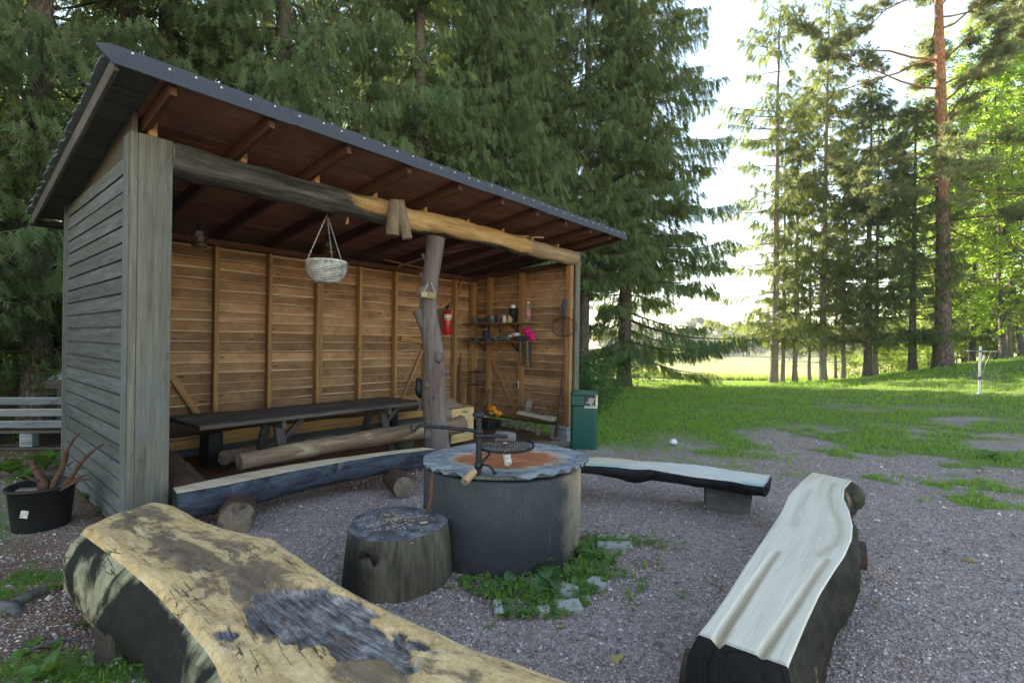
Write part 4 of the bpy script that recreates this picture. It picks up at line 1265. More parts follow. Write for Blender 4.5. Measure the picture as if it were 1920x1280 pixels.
for i in range(nx + 1):
    for j in range(ny + 1):
        a = 2 * math.pi * j / ny
        rr_ = rl * (i / nx) ** .8 * (1 + .012 * math.sin(a * 3 + 1) + .01 * math.sin(a * 7))
        x, y = rr_ * math.cos(a) * 1.02, rr_ * math.sin(a) * .95
        edge = max(0, rr_ / rl - .8) / .2
        z = .015 * math.sin(y * 2 * math.pi / .074) + .03 * edge * edge * (math.sin(a + 2.6) - .2) * .6 + .008 * math.sin(x * 4 + y * 3)
        lv.append((x, y, z + .012))
for i in range(nx):
    for j in range(ny):
        lq.append((i * (ny + 1) + j, (i + 1) * (ny + 1) + j, (i + 1) * (ny + 1) + j + 1, i * (ny + 1) + j + 1))
lm = M(); lm.add(lv, lq, 0, True); lm.add([(p[0], p[1], p[2] - .003) for p in lv], [f[::-1] for f in lq], 0, True)
part('sheet', lm, MAT['corr'], lid, T(RC + Vector((.015, .0, .618))) @ RZ(-.05))

# grill stand ----------------------------------------------------------
gp = atY(897, 893, 3.21)
G0 = Vector((gp.x, gp.y, 0))
grill = thing('grill_stand', 'black iron grill stand with a swinging arm and a round grate over the lid', 'grill', T(G0))
def ga_(x, y, Y): return atY(x, y, Y) - G0
top = ga_(897.5, 780, 3.21)
pm = M().tube([(0, 0, .46), (0.002, 0, .75), (top.x, top.y, top.z)], .0195, 14)
pm.lathe([(.0, .028), (.018, .027), (.034, .018), (.041, .004), (.040, -.004), (.02, -.012), (.0, -.012)], 18, (top.x, top.y, top.z + .005))
pm.lathe([(.024, -.015), (.028, -.01), (.028, .01), (.024, .015)], 14, ga_(897.5, 872, 3.21)).lathe([(.024, -.012), (.027, -.008), (.027, .008), (.024, .012)], 14, ga_(897.5, 809, 3.21)).lathe([(.024, -.012), (.027, -.008), (.027, .008), (.024, .012)], 14, ga_(897.5, 816, 3.21))
part('pole', pm, MAT['iron'], grill, T(G0))
h0 = ga_(906, 811, 3.21)
hk = [h0, ga_(880, 806, 3.22), ga_(840, 802, 3.25), ga_(800, 798, 3.28), ga_(788, 797, 3.29), ga_(782, 800, 3.29), ga_(778, 806, 3.29), ga_(774, 807, 3.29), ga_(771, 803, 3.29), ga_(771, 798, 3.29), ga_(773, 796, 3.29)]
part('arm', M().tube(hk, [.012] * 4 + [.010, .009, .009, .009, .008, .008, .008], 10), MAT['iron'], grill, T(G0))
part('arm', M().tube([ga_(898, 817, 3.21), ga_(930, 817, 3.25), ga_(950, 818, 3.30)], .012, 10), MAT['iron'], grill, T(G0))
part('handle', M().tube([ga_(897, 877, 3.21), ga_(888, 882, 3.18), ga_(878, 892, 3.12)], .008, 8), MAT['iron'], grill, T(G0))
part('grip', M().tube([ga_(889, 883, 3.15), ga_(871, 903, 3.06)], [.023, .026], 14, True, 0, 1), [MAT['handle'], MAT['logend']], grill, T(G0))
part('hook', M().tube([ga_(899, 872, 3.2), ga_(908, 871, 3.17), ga_(917, 873, 3.14), ga_(923, 880, 3.12), ga_(928, 888, 3.10)], [.007, .007, .007, .008, .013], 8), MAT['iron'], grill, T(G0))
part('hook', M().tube([ga_(901, 868, 3.2), ga_(910, 860, 3.22), ga_(917, 852, 3.26), ga_(917, 847, 3.28)], .009, 8), MAT['iron'], grill, T(G0))
# grate: rim and expanded mesh
gc = atY(947, 834, 3.36); GR = .195
tilt = Matrix.Rotation(.05, 4, 'X')
GM = T(gc) @ tilt
rim = M()
rp = [(GR * math.cos(a), GR * math.sin(a), 0) for a in np.linspace(0, 2 * math.pi, 49)]
rim.lathe([(GR - .004, -.007), (GR + .003, -.007), (GR + .003, .009), (GR - .004, .009), (GR - .004, -.007)], 48, sm=False)
gr_ = part('grate', rim, MAT['iron'], grill, GM)
mm = M()
step = .060
for k in range(-11, 12):
    for sg in (1, -1):
        # zigzag strands across the disc
        yb_ = k * step / 1.0
        pts = []
        for i in range(-14, 15):
            x = i * .0240
            y = yb_ * .62 + (.0135 if (i % 2 == 0) == (sg == 1) else -.0135)
            if x * x + y * y < (GR - .002) ** 2: pts.append((x, y, 0.001 * sg))
        if len(pts) > 2: mm.tube(pts, .0023, 4, False)
part('mesh_wires', mm, MAT['rustiron'], gr_, GM, kind='stuff')
# a bark-covered piece of firewood on the grate and a birch stick leaning on the lid
a = atY(931, 817, 3.33); b_ = atY(964, 820, 3.38)
fw = thing('firewood', 'short grey chunk of firewood lying on the round grill grate', 'firewood', T(a))
part('chunk', M().tube([(0, 0, 0), (b_ - a) * .5, (b_ - a)], [.034, .036, .034], 14, True, 0, 1, True, .08), [MAT['greylog'], MAT['logend']], fw, T(a))
def birch():
    n = N('birch_bark')
    v = n.coord((30, 30, 90)); g = n.noise(v, 1, 5, .7)
    n.bsdf(n.ramp(g, [(.32, (.10, .06, .045)), (.42, (.45, .40, .36)), (.55, (.66, .62, .58)), (.8, (.76, .73, .70))]), .7, 0, .3, g, .3, .004)
    return n.m
MAT['birch'] = birch()
a = atY(946, 832, 3.42); b_ = atY(953, 869, 3.30)
fs_ = thing('birch_stick', 'white birch stick standing on the rusty sheet under the grill grate', 'firewood', T(b_))
part('stick', M().tube([a - b_, (a - b_) * .4, (0, 0, 0)], [.022, .025, .026], 12, True, 0, 0, True, .08), MAT['birch'], fs_, T(b_))
# bent stick against the ring
s0 = atY(801, 963, 3.14); s1 = atY(812, 885, 3.23)
stk = thing('leaning_stick', 'thin brown stick leaning against the concrete ring behind the stump', 'stick', T(s0))
part('stick_wood', M().tube([(0, 0, 0), (s1 - s0) * .4 + Vector((.01, 0, 0)), (s1 - s0) * .8, (s1 - s0)], [.013, .015, .018, .009], 8, True, 0, 0, True, .15), MAT['stick'], stk, T(s0))

# chopping stump -------------------------------------------------------
def stumpside():
    n = N('stump_side')
    v = n.coord((11, 11, 1.4)); g = n.noise(v, 1, 7, .65, .4)
    col = n.ramp(g, [(.28, (.04, .034, .025)), (.5, (.105, .09, .062)), (.75, (.20, .17, .115))])
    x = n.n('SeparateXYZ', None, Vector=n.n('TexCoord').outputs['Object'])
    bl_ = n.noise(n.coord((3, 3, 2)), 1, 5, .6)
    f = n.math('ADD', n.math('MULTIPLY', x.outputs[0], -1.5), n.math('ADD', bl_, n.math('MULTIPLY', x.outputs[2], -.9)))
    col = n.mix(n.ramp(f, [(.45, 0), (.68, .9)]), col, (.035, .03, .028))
    g2 = n.noise(n.coord((40, 40, 4)), 1.2, 6, .75)
    col = n.n('HueSaturation', None, Color=col, Value=n.math('MULTIPLY_ADD', g2, 2.0, .05)).outputs[0]
    n.bsdf(col, .85, 0, .15, n.math('ADD', g, g2), .8, .012)
    return n.m
def stumptop():
    n = N('stump_top')
    v = n.coord((1, 1, 1)); a = n.noise(v, 6, 6, .7, .5); f = n.noise(v, 60, 5, .75)
    col = n.ramp(n.math('ADD', n.math('MULTIPLY', a, .75), n.math('MULTIPLY', f, .25)), [(.34, (.035, .032, .033)), (.47, (.105, .10, .105)), (.58, (.22, .225, .24)), (.7, (.36, .37, .39))])
    n.bsdf(col, .85, 0, .2, n.math('ADD', a, f), .8, .01)
    return n.m
MAT['stumpside'] = stumpside(); MAT['stumptop'] = stumptop()
SC = Vector((-.705, 3.14, 0))
stump = thing('chopping_stump', 'wide low chopping stump with a knot hole and wood chips on its grey top', 'stump', T(SC))
m = M(); vs = []; fs = []
NS, NZ = 64, 14
for j in range(NZ + 1):
    z = -.03 + .375 * j / NZ
    for i in range(NS):
        a = 2 * math.pi * i / NS
        r = .335 - .035 * (j / NZ) ** 1.5 + .010 * math.sin(a * 3 + 1) + .006 * math.sin(a * 9)
        da = (a - 4.42 + math.pi) % (2 * math.pi) - math.pi; dz = z - .235
        kk = math.exp(-((da * .33 / .055) ** 2 + (dz / .07) ** 2))
        hole = math.exp(-((da * .33 / .03) ** 2 + ((dz - .035) / .03) ** 2))
        r += .035 * kk - .05 * hole
        zz2 = z + (0 if j < NZ else (fbm(np.array([i * .3]), np.array([1.]), 3)[0] - .5) * .012)
        vs.append((r * math.cos(a), r * math.sin(a), zz2))
for j in range(NZ):
    for i in range(NS):
        i2 = (i + 1) % NS
        fs.append((j * NS + i, j * NS + i2, (j + 1) * NS + i2, (j + 1) * NS + i))
m.add(vs, fs, 0, True)
# top disc
tv = []; tf = []
base = vs[NZ * NS:]
NR = 16
for k in range(NR + 1):
    q = 1 - k / NR
    for i in range(NS):
        x, y, z = base[i]
        dz = (fbm(np.array([x * q * 9 + 5]), np.array([y * q * 9 + 5]), 41)[0] - .5) * .035 * min(1, k / 3)
        tv.append((x * q, y * q, z * (1 if k < 1 else 1) * 0 + (.345 if k else z) + dz))
for k in range(NR):
    for i in range(NS):
        i2 = (i + 1) % NS
        tf.append((k * NS + i, k * NS + i2, (k + 1) * NS + i2, (k + 1) * NS + i))
m.add(tv, tf, 1, True)
part('trunk_block', m, [MAT['stumpside'], MAT['stumptop']], stump, T(SC))
kp = Vector((.318 * math.cos(4.42), .322 * math.sin(4.42), .235))
kR = RZ(4.42)
kM = T(SC + kp) @ kR
kt = M()
kv = []
for j, (rr_, dx) in enumerate([(.066, -.03), (.058, .010), (.046, .022), (.034, .018), (.026, .0), (.018, -.03), (.0, -.04)]):
    for i in range(20):
        a = 2 * math.pi * i / 20
        w_ = 1 + .12 * math.sin(a * 3 + j) + .08 * math.sin(a * 5)
        kv.append((dx + .004 * math.sin(a * 4), rr_ * w_ * math.cos(a), rr_ * 1.25 * w_ * math.sin(a)))
kt.add(kv, [(j * 20 + i, j * 20 + (i + 1) % 20, (j + 1) * 20 + (i + 1) % 20, (j + 1) * 20 + i) for j in range(6) for i in range(20)], 0, True)
MAT['knotdark'] = wood('dark_hole_knot', (.012, .010, .009), (.075, .05, .038), (14, 14, 14), 0, None, 0, (1, 1, 1), .85, .05, .8)  # darkness of the hole put into the colour of the whole knot
part('knot', kt, MAT['knotdark'], stump, kM)
MAT['chip'] = leaf('wood_chips', (.20, .12, .07), (.62, .50, .32), (.3, .2, .1), .05, .8)
cm = M()
for k in range(260):
    a, r = rnd.random() * 6.28, abs(rnd.gauss(0, .10)) + (.10 if k % 3 == 0 else 0)
    L = rnd.uniform(.004, .022)
    x, y = r * math.cos(a) - .02, r * math.sin(a) * 1.1 + .02
    cm.box((x, y, .352 + rnd.uniform(-.003, .010)), (L, L * rnd.uniform(.12, .35), .003), 0, 0, Matrix.Rotation(rnd.random() * 3.1, 3, 'Z') @ Matrix.Rotation(rnd.uniform(-.4, .4), 3, 'X'))
cm.box((.17, -.03, .358), (.045, .018, .006), 0, 0, Matrix.Rotation(.5, 3, 'Z'))
cp = part('wood_chips', cm, MAT['chip'], None, T(SC), kind='stuff')

# ================================================================== inside the shelter
# picnic table
zt = .66
tA, tB, tC = gz(375, 799, zt), gz(335, 780, zt), gz(792, 752, zt)
tx = (tC - tA); tlen = tx.length; tx.normalize()
ty = Vector((-tx.y, tx.x, 0)); twid = .80
tm = Matrix((tx, ty, Vector((0, 0, 1)))).transposed().to_4x4()
TM = T(tA.x, tA.y, 0) @ tm
table = thing('picnic_table', 'long dark stained picnic table with a slatted top inside the shelter', 'table', TM)
for i in range(5):
    w = twid / 5
    board('slat', (0, (i + .5) * w, zt - .021), (tlen, (i + .5) * w, zt - .021 + rnd.uniform(-.002, .002)), w - .012, .042, MAT['table'], table, (0, 0, 1), .004, TM)
for x in (.82, tlen - .50):
    board('crossbar', (x, .04, zt - .085), (x, twid - .04, zt - .085), .045, .09, MAT['table'], table, (0, 0, 1), .004, TM)
    board('leg', (x + .046, .30, zt - .06), (x + .046, .02, -.05), .045, .10, MAT['table'], table, (1, 0, 0), .004, TM)
    board('leg', (x + .046, twid - .30, zt - .06), (x + .046, twid - .02, -.05), .045, .10, MAT['table'], table, (1, 0, 0), .004, TM)
    board('brace', (x + .03, twid * .5, .20), (x + .45, twid * .5, zt - .05), .05, .06, MAT['table'], table, (0, 0, 1), .004, TM)

def log_between(name, label, a, b, r0, r1, mat='logside', end='logend', group='loose logs in the shelter', bend=.02, n=14, cat='log', jit=.06):
    a = Vector(a); b = Vector(b); L = (b - a).length
    x = (b - a).normalized(); y = Vector((0, 0, 1)).cross(x).normalized(); z = x.cross(y)
    Mw = T(a) @ Matrix((x, y, z)).transposed().to_4x4()
    t = thing(name, label, cat, Mw, group)
    m = M(); pts = []; rad = []
    for i in range(n):
        k = i / (n - 1)
        pts.append((L * k, math.sin(k * 3.1) * bend, math.sin(k * 5.0) * bend * .6)); rad.append((r0 + (r1 - r0) * k) * (1 + .05 * math.sin(i * 1.7 + L)))
    m.tube(pts, rad, 16, True, 0, 1, True, jit, int(L * 100))
    part('trunk_wood', m, [MAT[mat], MAT[end]], t, Mw)
    return t
log_between('long_log', 'long pinkish-brown log lying on supports in front of the picnic table', gz(448, 866, .30), gz(866, 794, .30), .080, .125)
log_between('short_log', 'paler stripped log end lying behind the long brown log', atY(420, 858, 5.3), atY(560, 832, 6.4), .075, .075)
bm_ = log_between('bench_log', 'dark branchy log used as a bench along the back wall behind the table', W(.30, 1.70, .50), W(4.2, 1.85, .44), .125, .085, 'darklog', 'darklog', bend=.03)
part('branch_stub', M().tube([(.18, 0, .06), (.12, .02, .15), (.02, .03, .22)], [.06, .055, .05], 10), MAT['darklog'], bm_, WM[bm_.name])
part('leg', M().box((.85, 0, -.30), (.16, .25, .44), .01), MAT['black'], bm_, WM[bm_.name])
part('leg', M().box((3.4, 0, -.28), (.10, .25, .40), .01), MAT['black'], bm_, WM[bm_.name])
log_between('thick_log', 'thick rounded dark brown log end beside the left front post', W(.42, .95, .17), W(.42, .10, .12), .25, .20, 'darklog', 'darklog', None, .0)
# yellow board along the foot of the back wall
board_t = thing('spare_board', 'long yellow new board leaning at the foot of the back wall', 'board', B)
a = onv(396, 826, 2.10); b_ = onv(772, 780, 2.10)
board('plank', (a.x, 2.15, .30), (b_.x, 2.15, .32), .03, .17, MAT['yellowplank'], board_t, (0, .25, 1), .003, B)
gb = thing('grey_block', 'pale grey block of stone under the back bench', 'block', T(atY(600, 826, 7.0)))
part('stone', M().box((0, 0, 0), (.45, .14, .12), .01), MAT['ash'], gb, T(atY(600, 826, 7.0)) @ RZ(ANG))
# dark dustbin-bag shape and green tub by the post
q = gz(752, 843, 0.0)
tubg = thing('green_tub', 'low grey-green tub standing on the floor left of the log post', 'tub', T(q))
part('tub_body', M().lathe([(.0, .0), (.15, .0), (.185, .16), (.19, .17), (.175, .17), (.14, .02), (0, .02)], 24), plain('grey_green_plastic', (.10, .125, .10), .6), tubg, T(q))
# plywood crate
cA = gz(846, 829, 0.0); cx_ = EX.copy(); cy_ = Vector((-1, .10, 0)).normalized()
cA.z = -.02
ch_ = .50
crate = thing('plywood_crate', 'open plywood crate with dark scribbles on its front, right of the log post', 'crate', T(cA))
cl, cw_ = .46, .58
cR = Matrix((cx_, Vector((-cx_.y, cx_.x, 0)), Vector((0, 0, 1)))).transposed().to_4x4()
CM_ = T(cA) @ cR
part('front_panel', M().box((cl / 2, .006, ch_ / 2), (cl, .012, ch_), .002), MAT['plywood'], crate, CM_)
part('back_panel', M().box((cl / 2, cw_, ch_ / 2), (cl, .012, ch_ * .98), .002), MAT['plywood'], crate, CM_)
part('side_panel', M().box((.006, cw_ / 2, ch_ * .30), (.012, cw_ - .02, ch_ * .60), .002), MAT['cardb'], crate, CM_)
part('side_panel', M().box((.006, cw_ / 2, ch_ * .80), (.013, cw_ - .02, ch_ * .38), .002), MAT['plypale'], crate, CM_, 'paler upper side board')
part('side_panel', M().box((cl - .006, cw_ / 2, ch_ / 2), (.012, cw_ - .02, ch_), .002), MAT['plywood'], crate, CM_)
part('flap', M().box((cl / 2, cw_ * .62, ch_ + .03), (cl * .95, .30, .012), .002, 0, Matrix.Rotation(.35, 3, 'X')), MAT['cardb'], crate, CM_)
sk = M()
for pts in ([(.12, .385), (.16, .40), (.20, .385), (.17, .375)], [(.20, .42), (.23, .455), (.27, .45), (.30, .43), (.34, .425)], [(.24, .44), (.26, .43), (.31, .44), (.33, .415)], [(.32, .29), (.35, .32)], [(.02, .10), (.03, .14)]):
    for a, b_ in zip(pts[:-1], pts[1:]): sk.bar((a[0], -.0015, a[1]), (b_[0], -.0015, b_[1]), .002, .008)
part('scribble', sk, MAT['black'], crate, CM_)
for (x0, y0, x1, y1, w, nm, lab) in [(862, 760, 861, 645, .09, 'studdark', 'dark upright plank leaning in the corner of the shelter'), (853, 757, 850, 640, .07, 'stud', 'pale upright plank leaning in the corner of the shelter'), (866, 758, 869, 724, .14, 'yellowplank', 'short pale offcut standing behind the plywood crate'), (906, 760, 918, 730, .05, 'studdark', 'dark slanting stick leaning on the end wall beside the crate')]:
    a = onu(x0, y0, 5.45); b_ = onu(x1, y1, 5.75)
    t = thing('leaning_plank', lab, 'plank', B)
    board('plank', a, b_, .03, w, MAT[nm], t, (0, 1, 0), .003, B)
# black coat hanging behind the post
q = onv(786, 728, 2.1)
coat = thing('dark_bag', 'black cloth bag hanging low behind the log post', 'bag', B @ T(q))
part('bag_body', M().blob((0, 0, 0), (.07, .04, .15), 12, 8, 0, .5, 3).blob((-.03, 0, .10), (.04, .03, .08), 10, 6, 0, .5, 4), MAT['black'], coat, B @ T(q))

# fire extinguisher
q = onv(838, 603, 2.18)
EXM = B @ T(q.x, 2.17, q.z)
ext = thing('fire_extinguisher', 'red fire extinguisher hung on the corner stud behind the log post', 'extinguisher', EXM)
part('cylinder', M().lathe([(0, -.24), (.07, -.24), (.082, -.22), (.082, .13), (.07, .17), (.035, .195), (.025, .20), (.025, .225), (0, .225)], 24), MAT['red'], ext, EXM)
part('label', M().lathe([(.0835, .06), (.0835, .13)], 24).lathe([(.0835, .03), (.0835, .04)], 24), MAT['cream'], ext, EXM)
part('valve', M().tube([(0, 0, .21), (0, 0, .27)], .022, 10).box((.0, -.01, .275), (.05, .09, .03), .004).bar((0, 0, .285), (.07, -.02, .36), .025, .02), MAT['black'], ext, EXM)
part('hose', M().tube([(-.02, 0, .25), (-.075, 0, .24), (-.095, 0, .16), (-.09, .0, .05), (-.088, 0, -.05)], .012, 8), MAT['black'], ext, EXM)

# sign on the post
q = atY(803, 553, 5.84)
SG = T(q) @ RZ(.08) @ Matrix.Rotation(.09, 4, 'Y')
sign = thing('wooden_sign', 'small wooden sign with two pale letters hung by string on the log post', 'sign', SG)
part('sign_board', M().box((0, 0, 0), (.172, .022, .072), .004), wood('sign_wood', (.20, .155, .075), (.33, .27, .14), (3, 30, 30), .2), sign, SG)
part('string', M().tube([(-.05, -.005, .036), (-.03, .01, .10), (-.02, .02, .14)], .0025, 5).tube([(.075, -.005, .036), (.035, .01, .12), (.015, .02, .15)], .0025, 5), MAT['cream'], sign, SG)
lt = M()
def stroke(a, b): lt.bar((a[0], -.0125, a[1]), (b[0], -.0125, b[1]), .003, .006)
ox = -.064
for a, b in [((0, -.02), (0, .022)), ((0, 0), (.018, .022)), ((0, 0), (.018, -.02)), ((.024, .022), (.034, -.02)), ((.034, -.02), (.044, .022))]:
    stroke((a[0] + ox, a[1]), (b[0] + ox, b[1]))
part('lettering', lt, MAT['cream'], sign, SG)

# ---- things on the upper shelf
def on1(x, y=606, u=5.82):
    p = onu(x, y, u); p.z = s1a.z + (s1b.z - s1a.z) * ((p.y - s1a.y) / (s1b.y - s1a.y)) + .0125; return p
def on2(x, u=5.82):
    p = onu(x, 641, u); p.z = s2a.z + (s2b.z - s2a.z) * ((p.y - s2a.y) / (s2b.y - s2a.y)) + .0125; return p
PXM = 8.0 / F_PX      # metres per picture pixel at the shelf
def boxthing(name, label, cat, q, w, d, h, mat, rot=0.0, extra=None):
    Mw = B @ T(q) @ RZ(rot)
    t = thing(name, label, cat, Mw, 'things on the shelves')
    part('body', M().box((0, 0, h / 2), (d, w, h), .004), mat, t, Mw)
    if extra:
        for (nm, c, dd, mt) in extra: part(nm, M().box(c, dd, .001), mt, t, Mw)
    return t
boxthing('storage_box', 'small grey box at the left end of the upper shelf', 'box', on1(892), .075, .10, .125, MAT['greylog'])
boxthing('storage_box', 'orange and grey box next to the grey one on the upper shelf', 'box', on1(905), .13, .10, .12, MAT['greycloth'], 0, [('lid', (0, 0, .125), (.105, .135, .055), MAT['orangebox'])])
bx_ = boxthing('storage_box', 'dark box with a silver and olive label on the upper shelf', 'box', on1(922), .17, .11, .15, MAT['greycloth'], .1, [('label', (-.056, -.04, .105), (.003, .09, .07), MAT['chrome']), ('label', (-.056, -.04, .035), (.003, .09, .07), MAT['olive'])])
q = on1(946); Mw = B @ T(q)
jar = thing('small_jar', 'small pale glass jar between the box and the black carton on the upper shelf', 'jar', Mw, 'things on the shelves')
part('jar_body', M().lathe([(0, 0), (.04, 0), (.044, .02), (.044, .10), (.034, .125), (.034, .14), (0, .14)], 18), MAT['cream'], jar, Mw)
q = on1(960); Mw = B @ T(q) @ RZ(.15) @ Matrix.Rotation(.07, 4, 'X')
ct = thing('black_carton', 'tall black drinks carton with tan picture and white cap, upper shelf', 'carton', Mw, 'things on the shelves')
part('body', M().box((0, 0, .11), (.09, .13, .22), .003).add([(-.045, -.065, .22), (.045, -.065, .22), (.045, .065, .22), (-.045, .065, .22), (0, -.055, .28), (0, .055, .28)], [(0, 1, 4), (2, 3, 5), (0, 4, 5, 3), (1, 2, 5, 4)]), MAT['black'], ct, Mw)
part('cap', M().lathe([(0, .32), (.036, .32), (.046, .29), (.046, .262), (0, .262)], 16), MAT['white'], ct, Mw)
part('picture', M().add([(-.0465, .064, .005), (-.0465, -.02, .005), (-.0465, -.04, .06), (-.0465, .01, .12), (-.0465, .064, .14)], [(0, 1, 2, 3, 4)]), MAT['plywood'], ct, Mw)
lm = M()
for k in range(5): lm.box((-.0468, -.035, .21 - k * .016), (.001, .018 - .002 * (k % 3), .006))
part('lettering', lm, MAT['chrome'], ct, Mw)
q = on1(990); Mw = B @ T(q)
bt = thing('plastic_bottle', 'clear plastic bottle with a red label at the right end of the upper shelf', 'bottle', Mw, 'things on the shelves')
part('bottle_body', M().lathe([(0, 0), (.045, 0), (.05, .02), (.05, .19), (.046, .23), (.024, .31), (.017, .32), (.017, .345), (0, .345)], 20), MAT['pet'], bt, Mw)
part('label', M().lathe([(.0512, .105), (.0512, .165)], 20), plain('red_white_label', (.55, .12, .11), .5, 0, .4, 30, .5), bt, Mw)
part('cap', M().lathe([(0, .365), (.019, .365), (.019, .335)], 12), MAT['white'], bt, Mw)
# ---- lower shelf
q = on2(912); Mw = B @ T(q)
tin = thing('dark_tin', 'dark blue-grey tin with a tan top hanging under the upper shelf', 'tin', Mw, 'things on the shelves')
part('tin_body', M().lathe([(0, 0), (.055, 0), (.062, .02), (.070, .20), (.074, .205), (0, .205)], 20), MAT['bluedark'], tin, Mw)
part('rim', M().box((-.05, 0, .225), (.03, .08, .03), .004), MAT['cardb'], tin, Mw)
q = on2(873); Mw = B @ T(q)
yc = thing('yellow_cord', 'crumpled yellow cord at the left end of the lower shelf', 'cord', Mw, 'things on the shelves')
part('coil', M().tube([(.05 * math.cos(a * 1.7), .06 * math.sin(a) + .01 * a - .05, .015 + .02 * abs(math.sin(a * 2.3))) for a in np.linspace(0, 12, 60)], .008, 6), MAT['orangebox'], yc, Mw)
for k, (x, w, h, mt, lab) in enumerate([(886, .10, .06, 'black', 'black tool pouch next to the yellow cord on the lower shelf'), (899, .11, .05, 'black', 'black padlock heap with pale rings under the dark tin'), (921, .12, .05, 'bluedark', 'dark blue pouch with pale buckles right of the tin'), (938, .14, .075, 'bluedark', 'dark blue folded cloth in the middle of the lower shelf'), (976, .20, .085, 'greycloth', 'dark grey folded cloth under the pink cloth')]):
    q = on2(x); Mw = B @ T(q)
    t = thing('cloth_heap', lab, 'cloth', Mw, 'things on the shelves')
    part('folds', M().blob((0, 0, h * .5), (.09, w / 2 * 1.15, h * .6), 14, 8, 0, .25, k), MAT[mt], t, Mw)
    if mt != 'greycloth':
        rg = M()
        for j in range(5):
            cx, cy = rnd.uniform(-.09, -.07), rnd.uniform(-w / 2, w / 2)
            rg.tube([(cx - .012, cy + .014 * math.cos(a), h * .45 + .014 * math.sin(a)) for a in np.linspace(0, 5.2, 8)], .0032, 5)
        part('buckle', rg, MAT['wire'], t, Mw)
q = on2(949); Mw = B @ T(q)
hm = thing('old_hammer', 'dark old hammer lying on grey cloth on the lower shelf', 'hammer', Mw, 'things on the shelves')
part('shaft', M().tube([(0, .13, .19), (0, -.14, .11)], [.018, .015], 8), MAT['studdark'], hm, Mw)
part('head', M().tube([(0, .10, .185), (0, .16, .195)], .026, 10), MAT['iron'], hm, Mw)
part('handle', M().box((0, .02, .06), (.12, .24, .10), .03), MAT['greylog'], hm, Mw)
q = on2(971); Mw = B @ T(q) @ T(-.02, .02, .09)
wcl = thing('white_glove', 'crumpled off-white glove between the blue cloth and the pink cloth', 'glove', Mw, 'things on the shelves')
part('folds', M().blob((0, 0, .03), (.06, .09, .035), 12, 8, 0, .5, 5).blob((-.03, .12, .0), (.04, .05, .022), 10, 6, 0, .5, 6), MAT['wicker'], wcl, Mw)
q = on2(995); Mw = B @ T(q) @ T(-.05, 0, .05)
pk = thing('pink_cloth', 'bright pink cloth draped over the right end of the lower shelf', 'cloth', Mw, 'things on the shelves')
part('folds', M().blob((0, .04, .12), (.07, .09, .06), 14, 8, 0, .35, 8).blob((-.03, -.05, .055), (.06, .10, .05), 14, 8, 0, .35, 9).blob((-.06, -.11, .0), (.045, .06, .04), 12, 8, 0, .35, 10), MAT['pink'], pk, Mw)
q = on2(992); Mw = B @ T(q) @ T(-.13, 0, -.03)
sp_ = thing('hanging_straps', 'bundle of dark and olive straps hanging off the right end of the lower shelf', 'straps', Mw, 'things on the shelves')
for k, (dy, L, mt) in enumerate([(.10, .16, 'olive'), (.085, .34, 'chrome'), (.06, .40, 'brownstrap'), (.03, .38, 'greycloth'), (.01, .42, 'brownstrap'), (-.02, .36, 'greycloth'), (-.045, .40, 'olive'), (-.07, .38, 'wire'), (-.10, .33, 'brownstrap'), (-.13, .43, 'brownstrap')]):
    part('strap', M().bar((0, dy, .02), (.012 * (k % 2), dy - .015, -L), .024, .006, 0, 0, (1, 0, 0)), MAT[mt], sp_, Mw)
# coil of pale wire and wire grill basket by the front stud
q = onu(1060, 570, 5.88); Mw = B @ T(q)
wc = thing('wire_coil', 'coil of pale wire with a black handle hung on the right front stud', 'wire', Mw)
cm_ = M()
for k in range(6):
    r = .085 + .010 * k; oy, oz = rnd.uniform(-.02, .02), rnd.uniform(-.03, .01)
    cm_.tube([(.004 * k, oy + r * math.cos(a), oz + r * 1.15 * math.sin(a)) for a in np.linspace(0, 6.28, 28)], .0022, 5, False)
part('loop', cm_, MAT['wire'], wc, Mw)
part('handle', M().tube([(-.02, .0, .07), (-.02, .015, -.09)], .022, 8), MAT['bluedark'], wc, Mw)
q = onu(1058, 613, 5.86); Mw = B @ T(q)
wbk = thing('wire_basket', 'dark hinged wire grilling basket hanging on the front stud of the end wall', 'basket', Mw)
hm_ = M()
hexp = [(-.245 if 0 else math.cos(a) * .25, math.sin(a) * .17) for a in np.linspace(0, 2 * math.pi, 13)]
hm_.tube([(0, p[0], p[1]) for p in hexp], .005, 6, False); hm_.tube([(-.05, p[0] * .95, p[1] * .95) for p in hexp], .004, 6, False)
part('frame', hm_, MAT['rustiron'], wbk, Mw)
gw = M()
for k in np.linspace(-.22, .22, 15):
    h = .17 * math.sqrt(max(0, 1 - (k / .25) ** 2)); gw.tube([(-.02, k, -h), (-.02, k, h)], .0018, 4, False)
for k in np.linspace(-.15, .15, 11):
    h = .25 * math.sqrt(max(0, 1 - (k / .17) ** 2)); gw.tube([(-.02, -h, k), (-.02, h, k)], .0018, 4, False)
part('mesh_wires', gw, MAT['rustiron'], wbk, Mw, kind='stuff')
part('handle', M().tube([(-.02, .02, .17), (-.03, .02, .36)], .016, 8).tube([(-.02, .02, .17), (-.02, .02, -.16)], .008, 6), MAT['black'], wbk, Mw)
